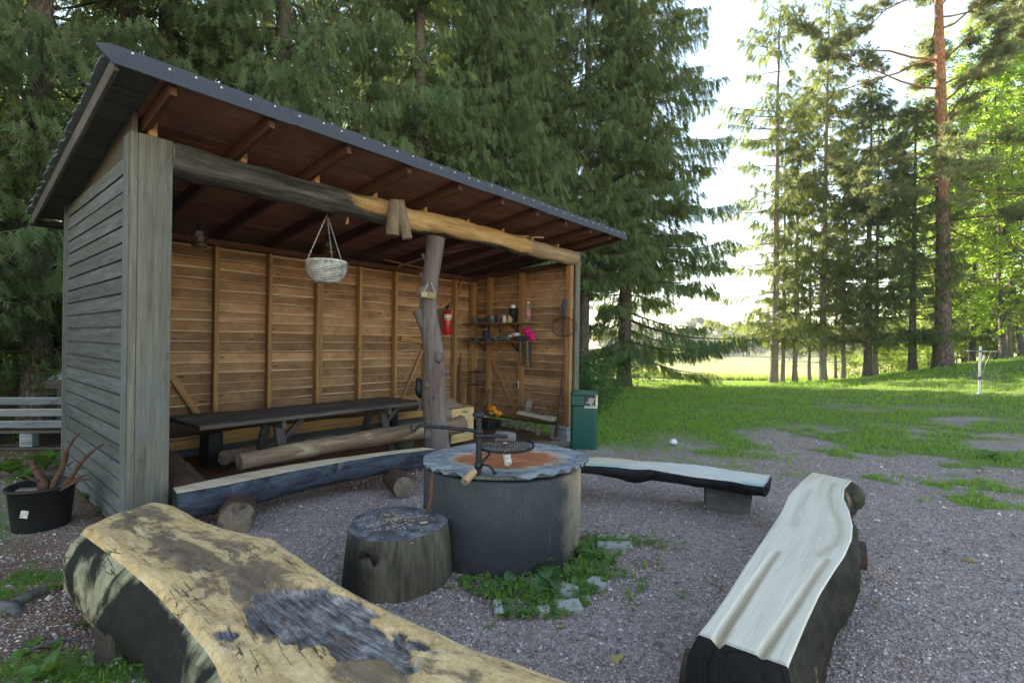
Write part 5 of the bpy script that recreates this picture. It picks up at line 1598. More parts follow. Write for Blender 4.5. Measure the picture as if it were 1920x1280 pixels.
# hanging wire cage with its chain
q = onu(893, 709, 5.6); Mw = B @ T(q)
cg = thing('wire_cage', 'rusty little wire cage hanging on a string below the shelves', 'cage', Mw)
cgm = M()
for x in np.linspace(-.11, .11, 7):
    for y in (-.12, .12): cgm.tube([(y * .6, x, -.12), (y * .6, x, .12)], .005, 4, False)
for z in (-.12, .12):
    cgm.tube([(-.072, -.115, z), (.072, -.115, z), (.072, .115, z), (-.072, .115, z), (-.072, -.115, z)], .007, 5, False)
cgm.tube([(-.072, -.11, .12), (0, 0, .19), (.072, .11, .12)], .003, 4, False)
part('bars', cgm, MAT['iron'], cg, Mw)
part('tray', M().box((0, 0, -.12), (.14, .22, .01)), MAT['rustiron'], cg, Mw)
part('string', M().tube([(0, 0, .19), (.02, .01, .55)], .003, 5), MAT['cream'], cg, Mw)
q = onu(971.5, 721, 5.93); Mw = B @ T(q.x - .03, q.y, q.z)
gt = thing('metal_grater', 'small flat grey metal grater hung on the middle stud of the end wall', 'grater', Mw)
part('plate', M().box((0, 0, 0), (.02, .075, .135), .004), MAT['chrome'], gt, Mw)
part('slot', M().box((-.011, 0, -.01), (.003, .035, .075), .001), MAT['iron'], gt, Mw)
# floor stuff on the right
q = onu(926, 768, 5.6); Mw = B @ T(q)
ob = thing('orange_bag', 'crumpled orange plastic bag lying at the foot of the end wall', 'bag', Mw)
om = M()
for k in range(5):
    om.blob((rnd.uniform(-.04, .04), .11 - .055 * k, .035 - .02 * k + rnd.uniform(-.03, .03)), (.06, .075, .055), 10, 7, 0, .6, 20 + k)
part('folds', om, MAT['orange'], ob, Mw)
part('print', M().blob((-.055, .01, -.05), (.02, .06, .03), 8, 6, 0, .5, 3), MAT['wicker'], ob, Mw)
q = onu(991, 776, 5.75); Mw = B @ T(q.x, q.y, .30)
gj = thing('glass_jar', 'empty greenish glass jar standing on the pale sill at the end wall', 'jar', Mw)
part('jar_body', M().lathe([(0, 0), (.055, 0), (.06, .01), (.06, .13), (.045, .155), (.045, .175), (.050, .18), (.04, .18)], 20), MAT['glass'], gj, Mw)
sill = thing('pale_plank', 'pale grey-white plank lying along the foot of the end wall', 'plank', B)
a = onu(975, 788, 5.7); b_ = onu(1045, 800, 5.7)
board('plank', (5.70, a.y, .26), (5.70, .12, .22), .20, .05, MAT['plypale'], sill, (0, 0, 1), .003, B)
mossl = thing('mossy_log', 'short mossy log lying on the ground under the end wall', 'log', B, 'loose logs in the shelter')
a = onu(942, 803, 5.5); b_ = onu(1010, 812, 5.5)
ml = M().tube([(5.5, a.y, .04), (5.5, (a.y + b_.y) / 2, .05), (5.5, b_.y, .03)], [.07, .075, .065], 14, True, 0, 1, True, .1)
part('trunk_wood', ml, [bark('mossy_bark', (.14, .13, .08), (.34, .32, .22), (10, 10, 10), (.10, .15, .04)), MAT['logend']], mossl, B)
tr = thing('black_tray', 'black plastic tray pushed under the sill beside the crate', 'tray', B)
a = onu(908, 806, 5.3)
part('tray_body', M().box((5.3, a.y - .05, .06), (.35, .42, .14), .02), MAT['black'], tr, B)
rk = thing('wire_rack', 'bent wire grid leaning at the right front corner of the shelter', 'rack', B)
rk_a, rk_b, rk_c, rk_d = onu(1008, 776, 5.75), onu(1058, 782, 5.75), onu(1046, 826, 5.40), onu(990, 822, 5.40)
rm_ = M()
for k in range(6):
    t = k / 5
    rm_.tube([Vector((5.85, .95, .40)).lerp(Vector((5.85, .22, .40)), t), Vector((5.42, 1.0, .02)).lerp(Vector((5.42, .27, .02)), t)], .006, 5, False)
for k in range(7):
    t = k / 6
    rm_.tube([Vector((5.85, .95, .40)).lerp(Vector((5.42, 1.0, .02)), t), Vector((5.85, .22, .40)).lerp(Vector((5.42, .27, .02)), t)], .006, 5, False)
part('grid', rm_, MAT['rustiron'], rk, B)
pk2 = thing('iron_bar', 'dark iron bar leaning on the front stud behind the litter bin', 'bar', B)
part('rod', M().tube([(5.62, .06, -.05), (5.88, .10, .98)], [.028, .018], 8), MAT['rustiron'], pk2, B)

# ---- hanging from beam, rafters
def lantern(px, py, v, label):
    q = onv(px, py, v)
    Mw = B @ T(q)
    t = thing('storm_lantern', label, 'lantern', Mw, 'storm lanterns under the rafters')
    part('tank', M().lathe([(0, 0), (.075, 0), (.080, .015), (.075, .045), (.04, .06), (0, .06)], 20), MAT['lbrass'], t, Mw)
    part('chimney', M().lathe([(.032, .06), (.05, .10), (.052, .13), (.034, .18)], 18), MAT['glass'], t, Mw)
    part('hood', M().lathe([(.036, .18), (.045, .185), (.04, .20), (.028, .21), (.03, .24), (.036, .245), (.03, .27), (0, .28)], 18), MAT['iron'], t, Mw)
    f = M()
    for sg in (-1, 1):
        f.tube([(sg * .072, 0, .03), (sg * .078, 0, .10), (sg * .07, 0, .19), (sg * .035, 0, .235)], .007, 7)
    f.tube([(-.07, 0, .20), (-.05, 0, .30), (0, 0, .33), (.05, 0, .30), (.07, 0, .20)], .003, 5)
    part('frame', f, MAT['iron'], t, Mw)
    part('hook', M().tube([(0, 0, .33), (0, 0, S(v) - q.z - .01)], .003, 5), MAT['iron'], t, Mw)
MAT['lbrass'] = plain('dull_brass', (.13, .095, .045), .45, .6, .5, 20, .3)
lantern(374, 463, 1.75, 'dark storm lantern hanging beside the left front post')
lantern(619, 476, 1.75, 'dark storm lantern hanging behind the wicker basket')
# wicker hanging basket
q = atY(612, 500, 5.15)
HB = T(q)
hb = thing('hanging_basket', 'whitewashed wicker basket hanging by chains from the front beam', 'basket', HB)
RB = .195
wv = M()
prof = lambda h: RB * (1 - .55 * max(0, (.0 - h) / .17) ** 2.2)
for k in range(15):
    h = .045 - k * .0145
    r = prof(h)
    for sg in (0, 1):
        pts = []
        for i in range(49):
            a = 2 * math.pi * i / 48
            rr_ = r + .007 * (1 if (i // 2 + sg + k) % 2 else -1)
            pts.append((rr_ * math.cos(a), rr_ * math.sin(a), h + .004 * math.sin(a * 3 + k) + .004 * sg))
        wv.tube(pts, .0052, 5, False)
part('weave', wv, MAT['wicker'], hb, HB, kind='stuff')
part('liner', M().lathe([(RB - .02, .035), (RB * .92, 0), (RB * .76, -.09), (RB * .45, -.135), (0, -.14)], 24), plain('dark_liner', (.07, .065, .055), .9), hb, HB)
rp = [(RB * math.cos(a), RB * math.sin(a), .05) for a in np.linspace(0, 2 * math.pi, 37)]
part('rim', M().tube(rp, .011, 7, False), MAT['wicker'], hb, HB)
topz = 2.79 - q.z
for a in (3.3, 5.9, 1.6):
    cm2 = M()
    p0 = Vector((RB * math.cos(a), RB * math.sin(a), .05)); p1 = Vector((0, 0, topz - .02))
    nl = 22
    for i in range(nl):
        c0 = p0.lerp(p1, i / nl); c1 = p0.lerp(p1, (i + 1.25) / nl)
        cm2.bar(c0, c1, .010 if i % 2 else .004, .004 if i % 2 else .010)
    part('chain', cm2, MAT['wire'], hb, HB)
part('hook', M().tube([(0, 0, topz - .03), (0, 0, topz + .0), (.01, 0, topz + .03)], .004, 6), MAT['iron'], hb, HB)
# pair of logs hung over the beam
q = atY(745, 410, 5.30)
HL = T(q) @ RZ(.2)
hl = thing('hanging_logs', 'pair of rough brown log pieces hung over the front beam', 'logs', HL)
MAT['roughlog'] = wood('rough_brown_log', (.10, .07, .04), (.25, .19, .12), (9, 9, 3), .1, None, 0, (1, 1, 1), .85, .06, .7)
for (x, L, r, tl) in ((-.035, .37, .072, .012), (.062, .40, .056, -.045)):
    m = M().tube([(x + tl * .9, 0, .19), (x, 0, 0), (x - tl, 0, .19 - L)], [r * .85, r, r], 14, True, 0, 1, True, .08, int(L * 100))
    part('log_piece', m, [MAT['roughlog'], MAT['logend']], hl, HL)
part('strap', M().tube([(-.04, .02, .19), (-.02, .14, .22), (.02, .26, .18)], .012, 6), MAT['brownstrap'], hl, HL)
q = atY(652, 408, 5.18)
sw = thing('straw_wisp', 'little wisp of straw hanging under the front beam', 'straw', T(q))
smw = M()
for k in range(6): smw.tube([(0, 0, .02), (rnd.uniform(-.015, .015), 0, -.03), (rnd.uniform(-.03, .03), 0, -.07)], .0022, 4, False)
part('stalk', smw, MAT['yellowplank'], sw, T(q))

# ================================================================== around the shelter
# litter bin
bq = Vector((1.12, 7.62, 0)); bq.z = tz(bq.x, bq.y) - .01
BM = T(bq) @ RZ(-.16)
bin_ = thing('litter_bin', 'dark green metal litter bin with a cream-rimmed opening beside the shelter', 'bin', BM)
bw_, bd_, bh = .40, .40, .87
def rr_poly(w, d, r, n=5):
    P = []
    for (cx, cy, a0) in ((w / 2 - r, d / 2 - r, 0), (-w / 2 + r, d / 2 - r, 90), (-w / 2 + r, -d / 2 + r, 180), (w / 2 - r, -d / 2 + r, 270)):
        for k in range(n + 1):
            a = math.radians(a0 + 90 * k / n); P.append((cx + r * math.cos(a), cy + r * math.sin(a)))
    return P
MAT['darkin'] = plain('dark_inside', (.06, .06, .055), .8)
part('body', M().prism(rr_poly(bw_, bd_, .06), 0, bh - .21), MAT['green'], bin_, BM)
hd = M().prism(rr_poly(bw_ - .10, bd_ - .02, .03), bh - .21, bh - .03)
part('liner', M().box((-.03, .0, bh - .12), (bw_ - .18, bd_ - .12, .18), .01), MAT['darkin'], bin_, BM)
side = M()
side.box((-bw_ / 2 + .10, 0, bh - .12), (.20 - .002, bd_ - .002, .176), .02)
part('hood_side', side, MAT['green'], bin_, BM)
part('back_panel', M().box((.10, bd_ / 2 - .03, bh - .12), (.20, .055, .176), .004), MAT['cream'], bin_, BM)
part('opening_rim', M().box((bw_ / 2 - .018, .05, bh - .12), (.035, bd_ * .55, .176), .006).add([(0.0, -.19, bh - .205), (.19, -.19, bh - .205), (.205, .15, bh - .205), (0, .15, bh - .205), (0.0, -.21, bh - .225), (.2, -.21, bh - .225)], [(0, 1, 2, 3), (4, 5, 1, 0)]), MAT['cream'], bin_, BM)
part('rubbish', M().blob((.07, -.06, bh - .14), (.085, .10, .065), 12, 8, 0, .5, 4), MAT['ash'], bin_, BM)
part('lid', M().prism(rr_poly(bw_ + .012, bd_ + .012, .06), bh - .032, bh), MAT['green'], bin_, BM)
part('seam', M().box((-.075, -bd_ / 2 - .0005, (bh - .04) / 2), (.006, .004, bh - .05)), MAT['greendark'], bin_, BM)

# tub with driftwood
tq = Vector((-3.66, 3.90, 0)); tq.z = tz(tq.x, tq.y)
TBM = T(tq)
tub = thing('planter_tub', 'black plastic tub holding driftwood branches beside the grey side wall', 'tub', TBM)
part('tub_body', M().lathe([(0, -.02), (.165, -.02), (.172, 0), (.20, .30), (.215, .302), (.218, .318), (.206, .325), (.192, .315), (.18, .18), (0, .18)], 40), MAT['black'], tub, TBM)
MAT['soil'] = plain('dark_soil', (.035, .025, .018), .95, 0, .1, 40, .5, .9)
part('soil', M().lathe([(.188, .262), (.12, .275), (0, .27)], 24), MAT['soil'], tub, TBM)
part('sticker', M().box((.045, -.187, .15), (.058, .006, .055), .001, 0, Matrix.Rotation(.10, 3, 'Y') @ Matrix.Rotation(-.13, 3, 'X')), MAT['wicker'], tub, TBM)
dw = thing('driftwood', 'reddish-brown root with forked branches standing in the black tub', 'driftwood', T(tq + Vector((0, 0, .27))))
DM = WM[dw.name]
def dpt(x, y, dy=0): return atY(x, y, tq.y + dy) - DM.translation
m = M()
m.tube([dpt(84, 928, -.02), dpt(82, 905, -.02), dpt(72, 888, 0), dpt(58, 868, .03), dpt(55, 862, .03)], [.032, .036, .028, .017, .007], 12, True, 0, 0, True, .25, 1)
m.tube([dpt(70, 880, 0), dpt(62, 872, .02), dpt(60, 862, .02)], [.03, .02, .012], 10, True, 0, 0, True, .2, 4)
part('root', m, MAT['stick'], dw, DM)
for pts, rad in [([(96, 922), (104, 900), (117, 878), (122, 858), (126, 842), (138, 823), (150, 811)], [.035, .034, .033, .03, .02, .014, .008]),
                 ([(96, 918), (118, 912), (132, 896), (148, 872), (163, 854), (178, 842), (194, 832)], [.035, .034, .032, .028, .02, .014, .007]),
                 ([(110, 918), (130, 908), (150, 899), (172, 898)], [.028, .024, .018, .008]),
                 ([(132, 902), (150, 894), (168, 888)], [.02, .014, .006]), ([(126, 872), (132, 868), (140, 864)], [.015, .009, .005]),
                 ([(146, 878), (154, 877), (161, 878)], [.012, .008, .005]), ([(72, 902), (60, 898), (45, 891)], [.022, .014, .006])]:
    part('branch', M().tube([dpt(x, y, -.05) for x, y in pts], [r_ * .62 for r_ in rad], 9, True, 0, 0, True, .2, len(pts)), MAT['stick'], dw, DM)
dsl = thing('plank_offcut', 'flat brown bark piece lying in the black tub beside the driftwood', 'bark', T(tq + Vector((-.08, -.02, .285))))
part('bark_piece', M().box((0, 0, 0), (.15, .08, .02), .006), MAT['logside'], dsl, WM[dsl.name] @ RZ(.4))

# pallet furniture at the left
PBY = 6.35
pq = Vector((-6.95, PBY, 0)); pq.z = tz(-6.2, PBY)
PM = T(pq) @ RZ(.10)
pal = thing('pallet_bench', 'weathered grey pallet bench standing at the left behind the shelter wall', 'bench', PM)
for i in range(3):      # leaning slats
    z = .325 + i * .142; y = -.05 + i * .06
    board('slat', (-.2, y, z), (1.6, y, z + .01), .022, .118, MAT['pallet'], pal, (0, -.75, 1), .003, PM)
for z in (.24, .03):
    board('slat', (-.2, -.06, z), (1.6, -.06, z), .12, .028, MAT['palletdark'], pal, (0, 0, 1), .003, PM)
board('slat', (-.2, .35, .24), (1.6, .35, .24), .12, .028, MAT['palletdark'], pal, (0, 0, 1), .003, PM)
for x in (-.05, .62, 1.25):
    part('block', M().box((x + .17, -.05, .135), (.15, .11, .17), .004), MAT['pallet'] if x == .62 else MAT['palletdark'], pal, PM)
    part('runner', M().box((x + .17, .25, .135), (.11, .6, .16), .004), MAT['palletdark'], pal, PM)
arm = thing('upright_pallet', 'stepped grey board ends of a second pallet sticking up behind the pallet bench', 'pallet', PM)
part('block', M().box((.74, .55, .80), (.22, .30, .12), .004), MAT['palletdark'], arm, PM)
for (x, y, z, w) in ((.74, .50, .875, .24), (.74, .62, .925, .21), (.95, .66, .90, .14), (.97, .70, .82, .15), (.97, .74, .74, .15)):
    part('slat', M().box((x, y, z), (w, .10, .03), .003, 0, Matrix.Rotation(.5, 3, 'X')), MAT['pallet'], arm, PM)
part('runner', M().box((.74, .66, .45), (.10, .30, .80), .004), MAT['palletdark'], arm, PM)

# disc golf basket
dq = atY(1836, 742, 13.4); dq.z = tz(dq.x, dq.y)
DG = T(dq)
dg = thing('disc_golf_basket', 'white-poled disc golf basket with a wire tray on the grass at the right', 'disc golf basket', DG)
part('pole', M().tube([(0, 0, 0), (0.004, 0, .7), (0.01, 0, 1.31)], .025, 14), MAT['white'], dg, DG)
part('base', M().lathe([(0, .06), (.04, .06), (.055, .0), (0, 0)], 14).box((-.05, 0, .02), (.12, .1, .05), .01), MAT['chrome'], dg, DG)
part('collar', M().lathe([(.031, .42), (.037, .42), (.037, .51), (.031, .51)], 14).lathe([(.031, 1.16), (.04, 1.16), (.04, 1.20), (.031, 1.20)], 14), MAT['greylog'], dg, DG)
rt = M()
for r, z in ((.33, .43), (.36, .58), (.37, .50)):
    rt.tube([(r * math.cos(a), r * math.sin(a), z) for a in np.linspace(0, 6.283, 33)], .0045, 6, False)
for k in range(14):
    a = k / 14 * 6.283
    rt.tube([(.03 * math.cos(a), .03 * math.sin(a), .43), (.33 * math.cos(a), .33 * math.sin(a), .43), (.37 * math.cos(a), .37 * math.sin(a), .59)], .003, 5, False)
part('tray', rt, MAT['greylog'], dg, DG)
cr = M()
for k in range(4):
    a = k / 4 * 6.283 + .1
    cr.tube([(0, 0, 1.18), (.36 * math.cos(a), .36 * math.sin(a), 1.18)], .006, 6)
cr.tube([(.34 * math.cos(a), .34 * math.sin(a), 1.18) for a in np.linspace(0, 6.283, 33)], .004, 5, False)
part('top_ring', cr, MAT['chrome'], dg, DG)
for k in range(8):
    a = k / 8 * 6.283 + .1
    part('chain', M().tube([(.33 * math.cos(a), .33 * math.sin(a), 1.17), (.20 * math.cos(a), .20 * math.sin(a), .90), (.06 * math.cos(a), .06 * math.sin(a), .55)], .0018, 4, False), MAT['chrome'], dg, DG)

# paper litter
lq = gz(1262, 824, -.03); lq.z = tz(lq.x, lq.y) + .03
lt_ = thing('paper_litter', 'crumpled white piece of paper lying where the gravel meets the lawn', 'litter', T(lq))
part('crumple', M().blob((0, 0, .02), (.065, .05, .045), 9, 6, 0, .6, 2), MAT['white'], lt_, T(lq))

# flat stones by the ring
for (x, y, sx, sy, r, lab) in [(1150, 1012, .26, .075, .05, 'pale flat paving slab farthest back beside the ring'), (1152, 1028, .26, .075, .03, 'ribbed pale paving slab just in front of the farthest one'),
                               (1066, 1147, .145, .12, .12, 'square pale paving stone at the front of the weeds'), (1062, 1116, .12, .11, -.6, 'ribbed pale paving stone half under a big leaf'),
                               (1122, 1100, .12, .10, -.7, 'pale stone chip at the right edge of the weeds'), (1020, 1155, .08, .06, .3, 'small pale stone chip among the weeds'), (934, 1150, .05, .14, .1, 'narrow grey stone at the left end of the weeds')]:
    q = gz(x, y, .0); q.z = tz(q.x, q.y)
    Mw = T(q) @ RZ(r) @ Matrix.Rotation(rnd.uniform(-.04, .04), 4, 'X')
    st_ = thing('paving_stone', lab, 'stone', Mw, 'broken paving stones by the ring')
    m = M().box((0, 0, .012), (sx, sy, .06), .008)
    if 'ribbed' in lab:
        for k in range(4): m.box((0, -sy / 2 + sy * (k + .5) / 4, .043), (sx * .94, sy * .13, .012), .003)
    part('slab', m, MAT['paver'], st_, Mw)
# fallen leaves
for i, (x, y) in enumerate([(1157, 1243), (1095, 1130), (1110, 1053), (1818, 1051), (1290, 945), (885, 1012), (1052, 1181), (1335, 1095)]):
    q = gz(x, y); q.z = tz(q.x, q.y) + .012
    Mw = T(q) @ RZ(rnd.random() * 6) @ Matrix.Rotation(.25, 4, 'X')
    L = rnd.uniform(.03, .05)
    lo = [(-L, 0, 0), (-L * .4, L * .45, .006), (L * .3, L * .4, .002), (L, 0, .01), (L * .3, -L * .4, .004), (-L * .4, -L * .42, .0)]
    lf = thing('fallen_leaf', 'small yellow fallen leaf lying on the gravel', 'leaf', Mw, 'yellow leaves on the gravel')
    part('blade', M().add(lo, [(0, 1, 2, 3), (0, 3, 4, 5)], 0, True), MAT['fallen'], lf, Mw)
# twigs and bark at the lower left
for (x0, y0, x1, y1, r, lab) in [(30, 1130, 88, 1105, .03, 'flat piece of bark lying at the left edge of the gravel'), (2, 1135, 36, 1150, .03, 'grey bark strip at the far left edge'), (60, 1215, 150, 1196, .008, 'thin straight twig on the gravel at the lower left')]:
    a = gz(x0, y0, .02); b_ = gz(x1, y1, .02)
    t = thing('bark_strip', lab, 'bark', T(a))
    part('bark_piece', M().tube([(0, 0, 0), (b_ - a) * .5 + Vector((0, .01, .01)), b_ - a], [r, r, r * .7], 7, True, 0, 0, True, .3, 3), MAT['greylog'], t, T(a))

# ================================================================== vegetation
def tubes_np(paths, radii, n=5):
    """many tapered tubes at once: list of (k,3) paths"""
    V = []; Q = []; o = 0
    for P, R in zip(paths, radii):
        P = np.asarray(P, float); k = len(P)
        t = np.gradient(P, axis=0); t /= np.linalg.norm(t, axis=1, keepdims=True) + 1e-9
        ref = np.array([0, 0, 1.]) if abs(t[0, 2]) < .8 else np.array([1., 0, 0])
        y = np.cross(ref, t); y /= np.linalg.norm(y, axis=1, keepdims=True) + 1e-9
        z = np.cross(t, y)
        a = np.arange(n) / n * 2 * np.pi
        ring_ = P[:, None] + (y[:, None] * np.cos(a)[None, :, None] + z[:, None] * np.sin(a)[None, :, None]) * np.asarray(R)[:, None, None]
        V.append(ring_.reshape(-1, 3))
        i = np.arange((k - 1) * n).reshape(k - 1, n)
        j = (np.arange(n) + 1) % n
        base = (np.arange(k - 1) * n)[:, None]
        q = np.stack([base + np.arange(n), base + j, base + n + j, base + n + np.arange(n)], -1).reshape(-1, 4) + o
        Q.append(q); o += k * n
    return np.concatenate(V), np.concatenate(Q)

def scatter_template(tv, tf, pos, X, Nn, L, Wd=None):
    """copies of a small template (x along X) at pos; X direction, Nn approximate normal, L length scale, Wd width scale"""
    X = X / (np.linalg.norm(X, axis=1, keepdims=True) + 1e-9)
    Y = np.cross(Nn, X); Y /= np.linalg.norm(Y, axis=1, keepdims=True) + 1e-9
    Z = np.cross(X, Y)
    if Wd is None: Wd = L
    v = pos[:, None] + X[:, None] * (tv[None, :, :1] * L[:, None, None]) + Y[:, None] * (tv[None, :, 1:2] * Wd[:, None, None]) + Z[:, None] * (tv[None, :, 2:3] * Wd[:, None, None])
    f = tf[None] + (np.arange(len(pos)) * len(tv))[:, None, None]
    return v.reshape(-1, 3), f.reshape(-1, tf.shape[1])

def spray_template(k, r, w=1.0):
    """needle-bearing twig: narrow triangles along and beside a short shoot"""
    V = []; F_ = []
    def tri(x0, y0, x1, y1, w_, z1=0.0):
        d = np.array([x1 - x0, y1 - y0]); d = d / np.linalg.norm(d); n_ = np.array([-d[1], d[0]]) * w_
        o = len(V)
        V.extend([(x0 + n_[0], y0 + n_[1], 0), (x0 - n_[0], y0 - n_[1], 0), (x1, y1, z1)]); F_.append((o, o + 1, o + 2))
    tri(0, 0, 1, 0, .055 * w)
    for i in range(k):
        x = .08 + .8 * i / k
        s = 1 if i % 2 else -1
        l = .38 * (1 - .55 * x) * r.uniform(.7, 1.2)
        tri(x, 0, x + l * .75, s * l * .75, .042 * w, r.uniform(-.12, .08))
    return np.array(V), np.array(F_)
SPRAY = spray_template(12, random.Random(3), .85)

def spruce(seed, Ht, R0, zc, nbr, dens, hang, droop, slen=1.0, side=None, gap=0.0, rt=.2, power=.75, mats=('bark', 'spruce')):
    g = np.random.default_rng(seed)
    zs = zc + (Ht * .985 - zc) * (np.sort(g.random(nbr)) ** 1.0)
    paths = []; radii = []
    P_, D_, Nn_, L_ = [], [], [], []
    for i, z in enumerate(zs):
        k = (Ht - z) / (Ht - zc)
        L = R0 * k ** power * g.uniform(.62, 1.12) + .12
        az = i * 2.39996 + g.uniform(-.4, .4)
        if side is not None:
            L *= .55 + .65 * (.5 + .5 * math.cos(az - side))
        if gap > 0 and g.random() < gap: L *= g.uniform(.25, .6)
        d = np.array([math.cos(az), math.sin(az), 0.0]); pz = np.array([-d[1], d[0], 0])
        a = (.35 - droop * min(1.0, k * 1.4)) + g.uniform(-.1, .1); b = .16 + .10 * k
        t = np.linspace(0, 1, 6)
        bend = g.uniform(-.12, .12)
        P = np.array([0, 0, z]) + d * (L * t)[:, None] * .96 + pz * (bend * L * t ** 2)[:, None] + np.array([0, 0, 1.]) * (L * (a * t + b * t ** 2.2))[:, None]
        paths.append(P); radii.append(np.linspace(.012 + .010 * L, .004, 6))
        m = max(6, int(L * dens))
        tt = .10 + .90 * g.random(m) ** .75
        if gap > 0: tt = .35 + .65 * g.random(m) ** .8
        B_ = np.stack([np.interp(tt, t, P[:, c]) for c in range(3)], -1)
        sg = np.where(g.random(m) < .5, -1, 1)
        sidew = g.uniform(.0, 1.0, m) * (1.05 - tt * .75) * L * .34
        B_ = B_ + (pz[None] * (sg * sidew)[:, None] + d[None] * (sidew * .45)[:, None]) + np.array([0, 0, -1.])[None] * (sidew * .25 * (droop + .3))[:, None]
        hg = g.uniform(.25, 1.5, m) * hang
        dv = d[None] * g.uniform(.25, .8, m)[:, None] + pz[None] * (sg * g.uniform(.1, .8, m))[:, None] + np.array([0, 0, -1.])[None] * hg[:, None]
        P_.append(B_); D_.append(dv); L_.append((.14 + .46 * g.random(m) ** 1.3) * 1.12 * slen * (1.1 - .35 * tt))
        nn = np.array([0, 0, 1.])[None] + g.normal(0, .6, (m, 3)); Nn_.append(nn)
    # leader
    m = 40
    z = Ht - g.random(m) * 1.2; P_.append(np.stack([g.normal(0, .03, m), g.normal(0, .03, m), z], -1)); az = g.random(m) * 6.28
    D_.append(np.stack([np.cos(az), np.sin(az), g.uniform(.1, 1.0, m)], -1)); L_.append(g.uniform(.15, .35, m)); Nn_.append(g.normal(0, 1, (m, 3)))
    v, f = scatter_template(SPRAY[0], SPRAY[1], np.concatenate(P_), np.concatenate(D_), np.concatenate(Nn_), np.concatenate(L_))
    crown = np_mesh('crown', v, f, MAT[mats[1]])
    # trunk + limbs + bare dead twigs below the crown
    tzs = np.r_[-.3, 0, .25, .7, np.linspace(1.5, Ht - .2, 14)]
    tr = rt * ((Ht - np.clip(tzs, 0, None)) / Ht) ** .8 * (1 + .45 * np.exp(-np.clip(tzs, 0, None) / .35))
    tp = np.stack([g.normal(0, .012, len(tzs)).cumsum(), g.normal(0, .012, len(tzs)).cumsum(), tzs], -1)
    v1, q1 = tubes_np([tp], [tr], 14)
    for i in range(int(26 * min(1, zc / 3 + .3))):
        z = g.uniform(.8, max(1.2, zc + 2.0)); az = g.random() * 6.28; L = g.uniform(.4, 1.6)
        d = np.array([math.cos(az), math.sin(az), 0])
        t = np.linspace(0, 1, 4)
        paths.append(np.array([0, 0, z]) + d * (L * t)[:, None] + np.array([0, 0, 1.]) * (L * (-.15 * t + .12 * t * t))[:, None] + g.normal(0, .02, (4, 3))); radii.append(np.linspace(.011, .003, 4))
    v2, q2 = tubes_np(paths, radii, 4)
    trunk = np_mesh('trunk', np.concatenate([v1, v2]), np.concatenate([q1, q2 + len(v1)]), MAT[mats[0]], 4, True)
    return trunk, crown

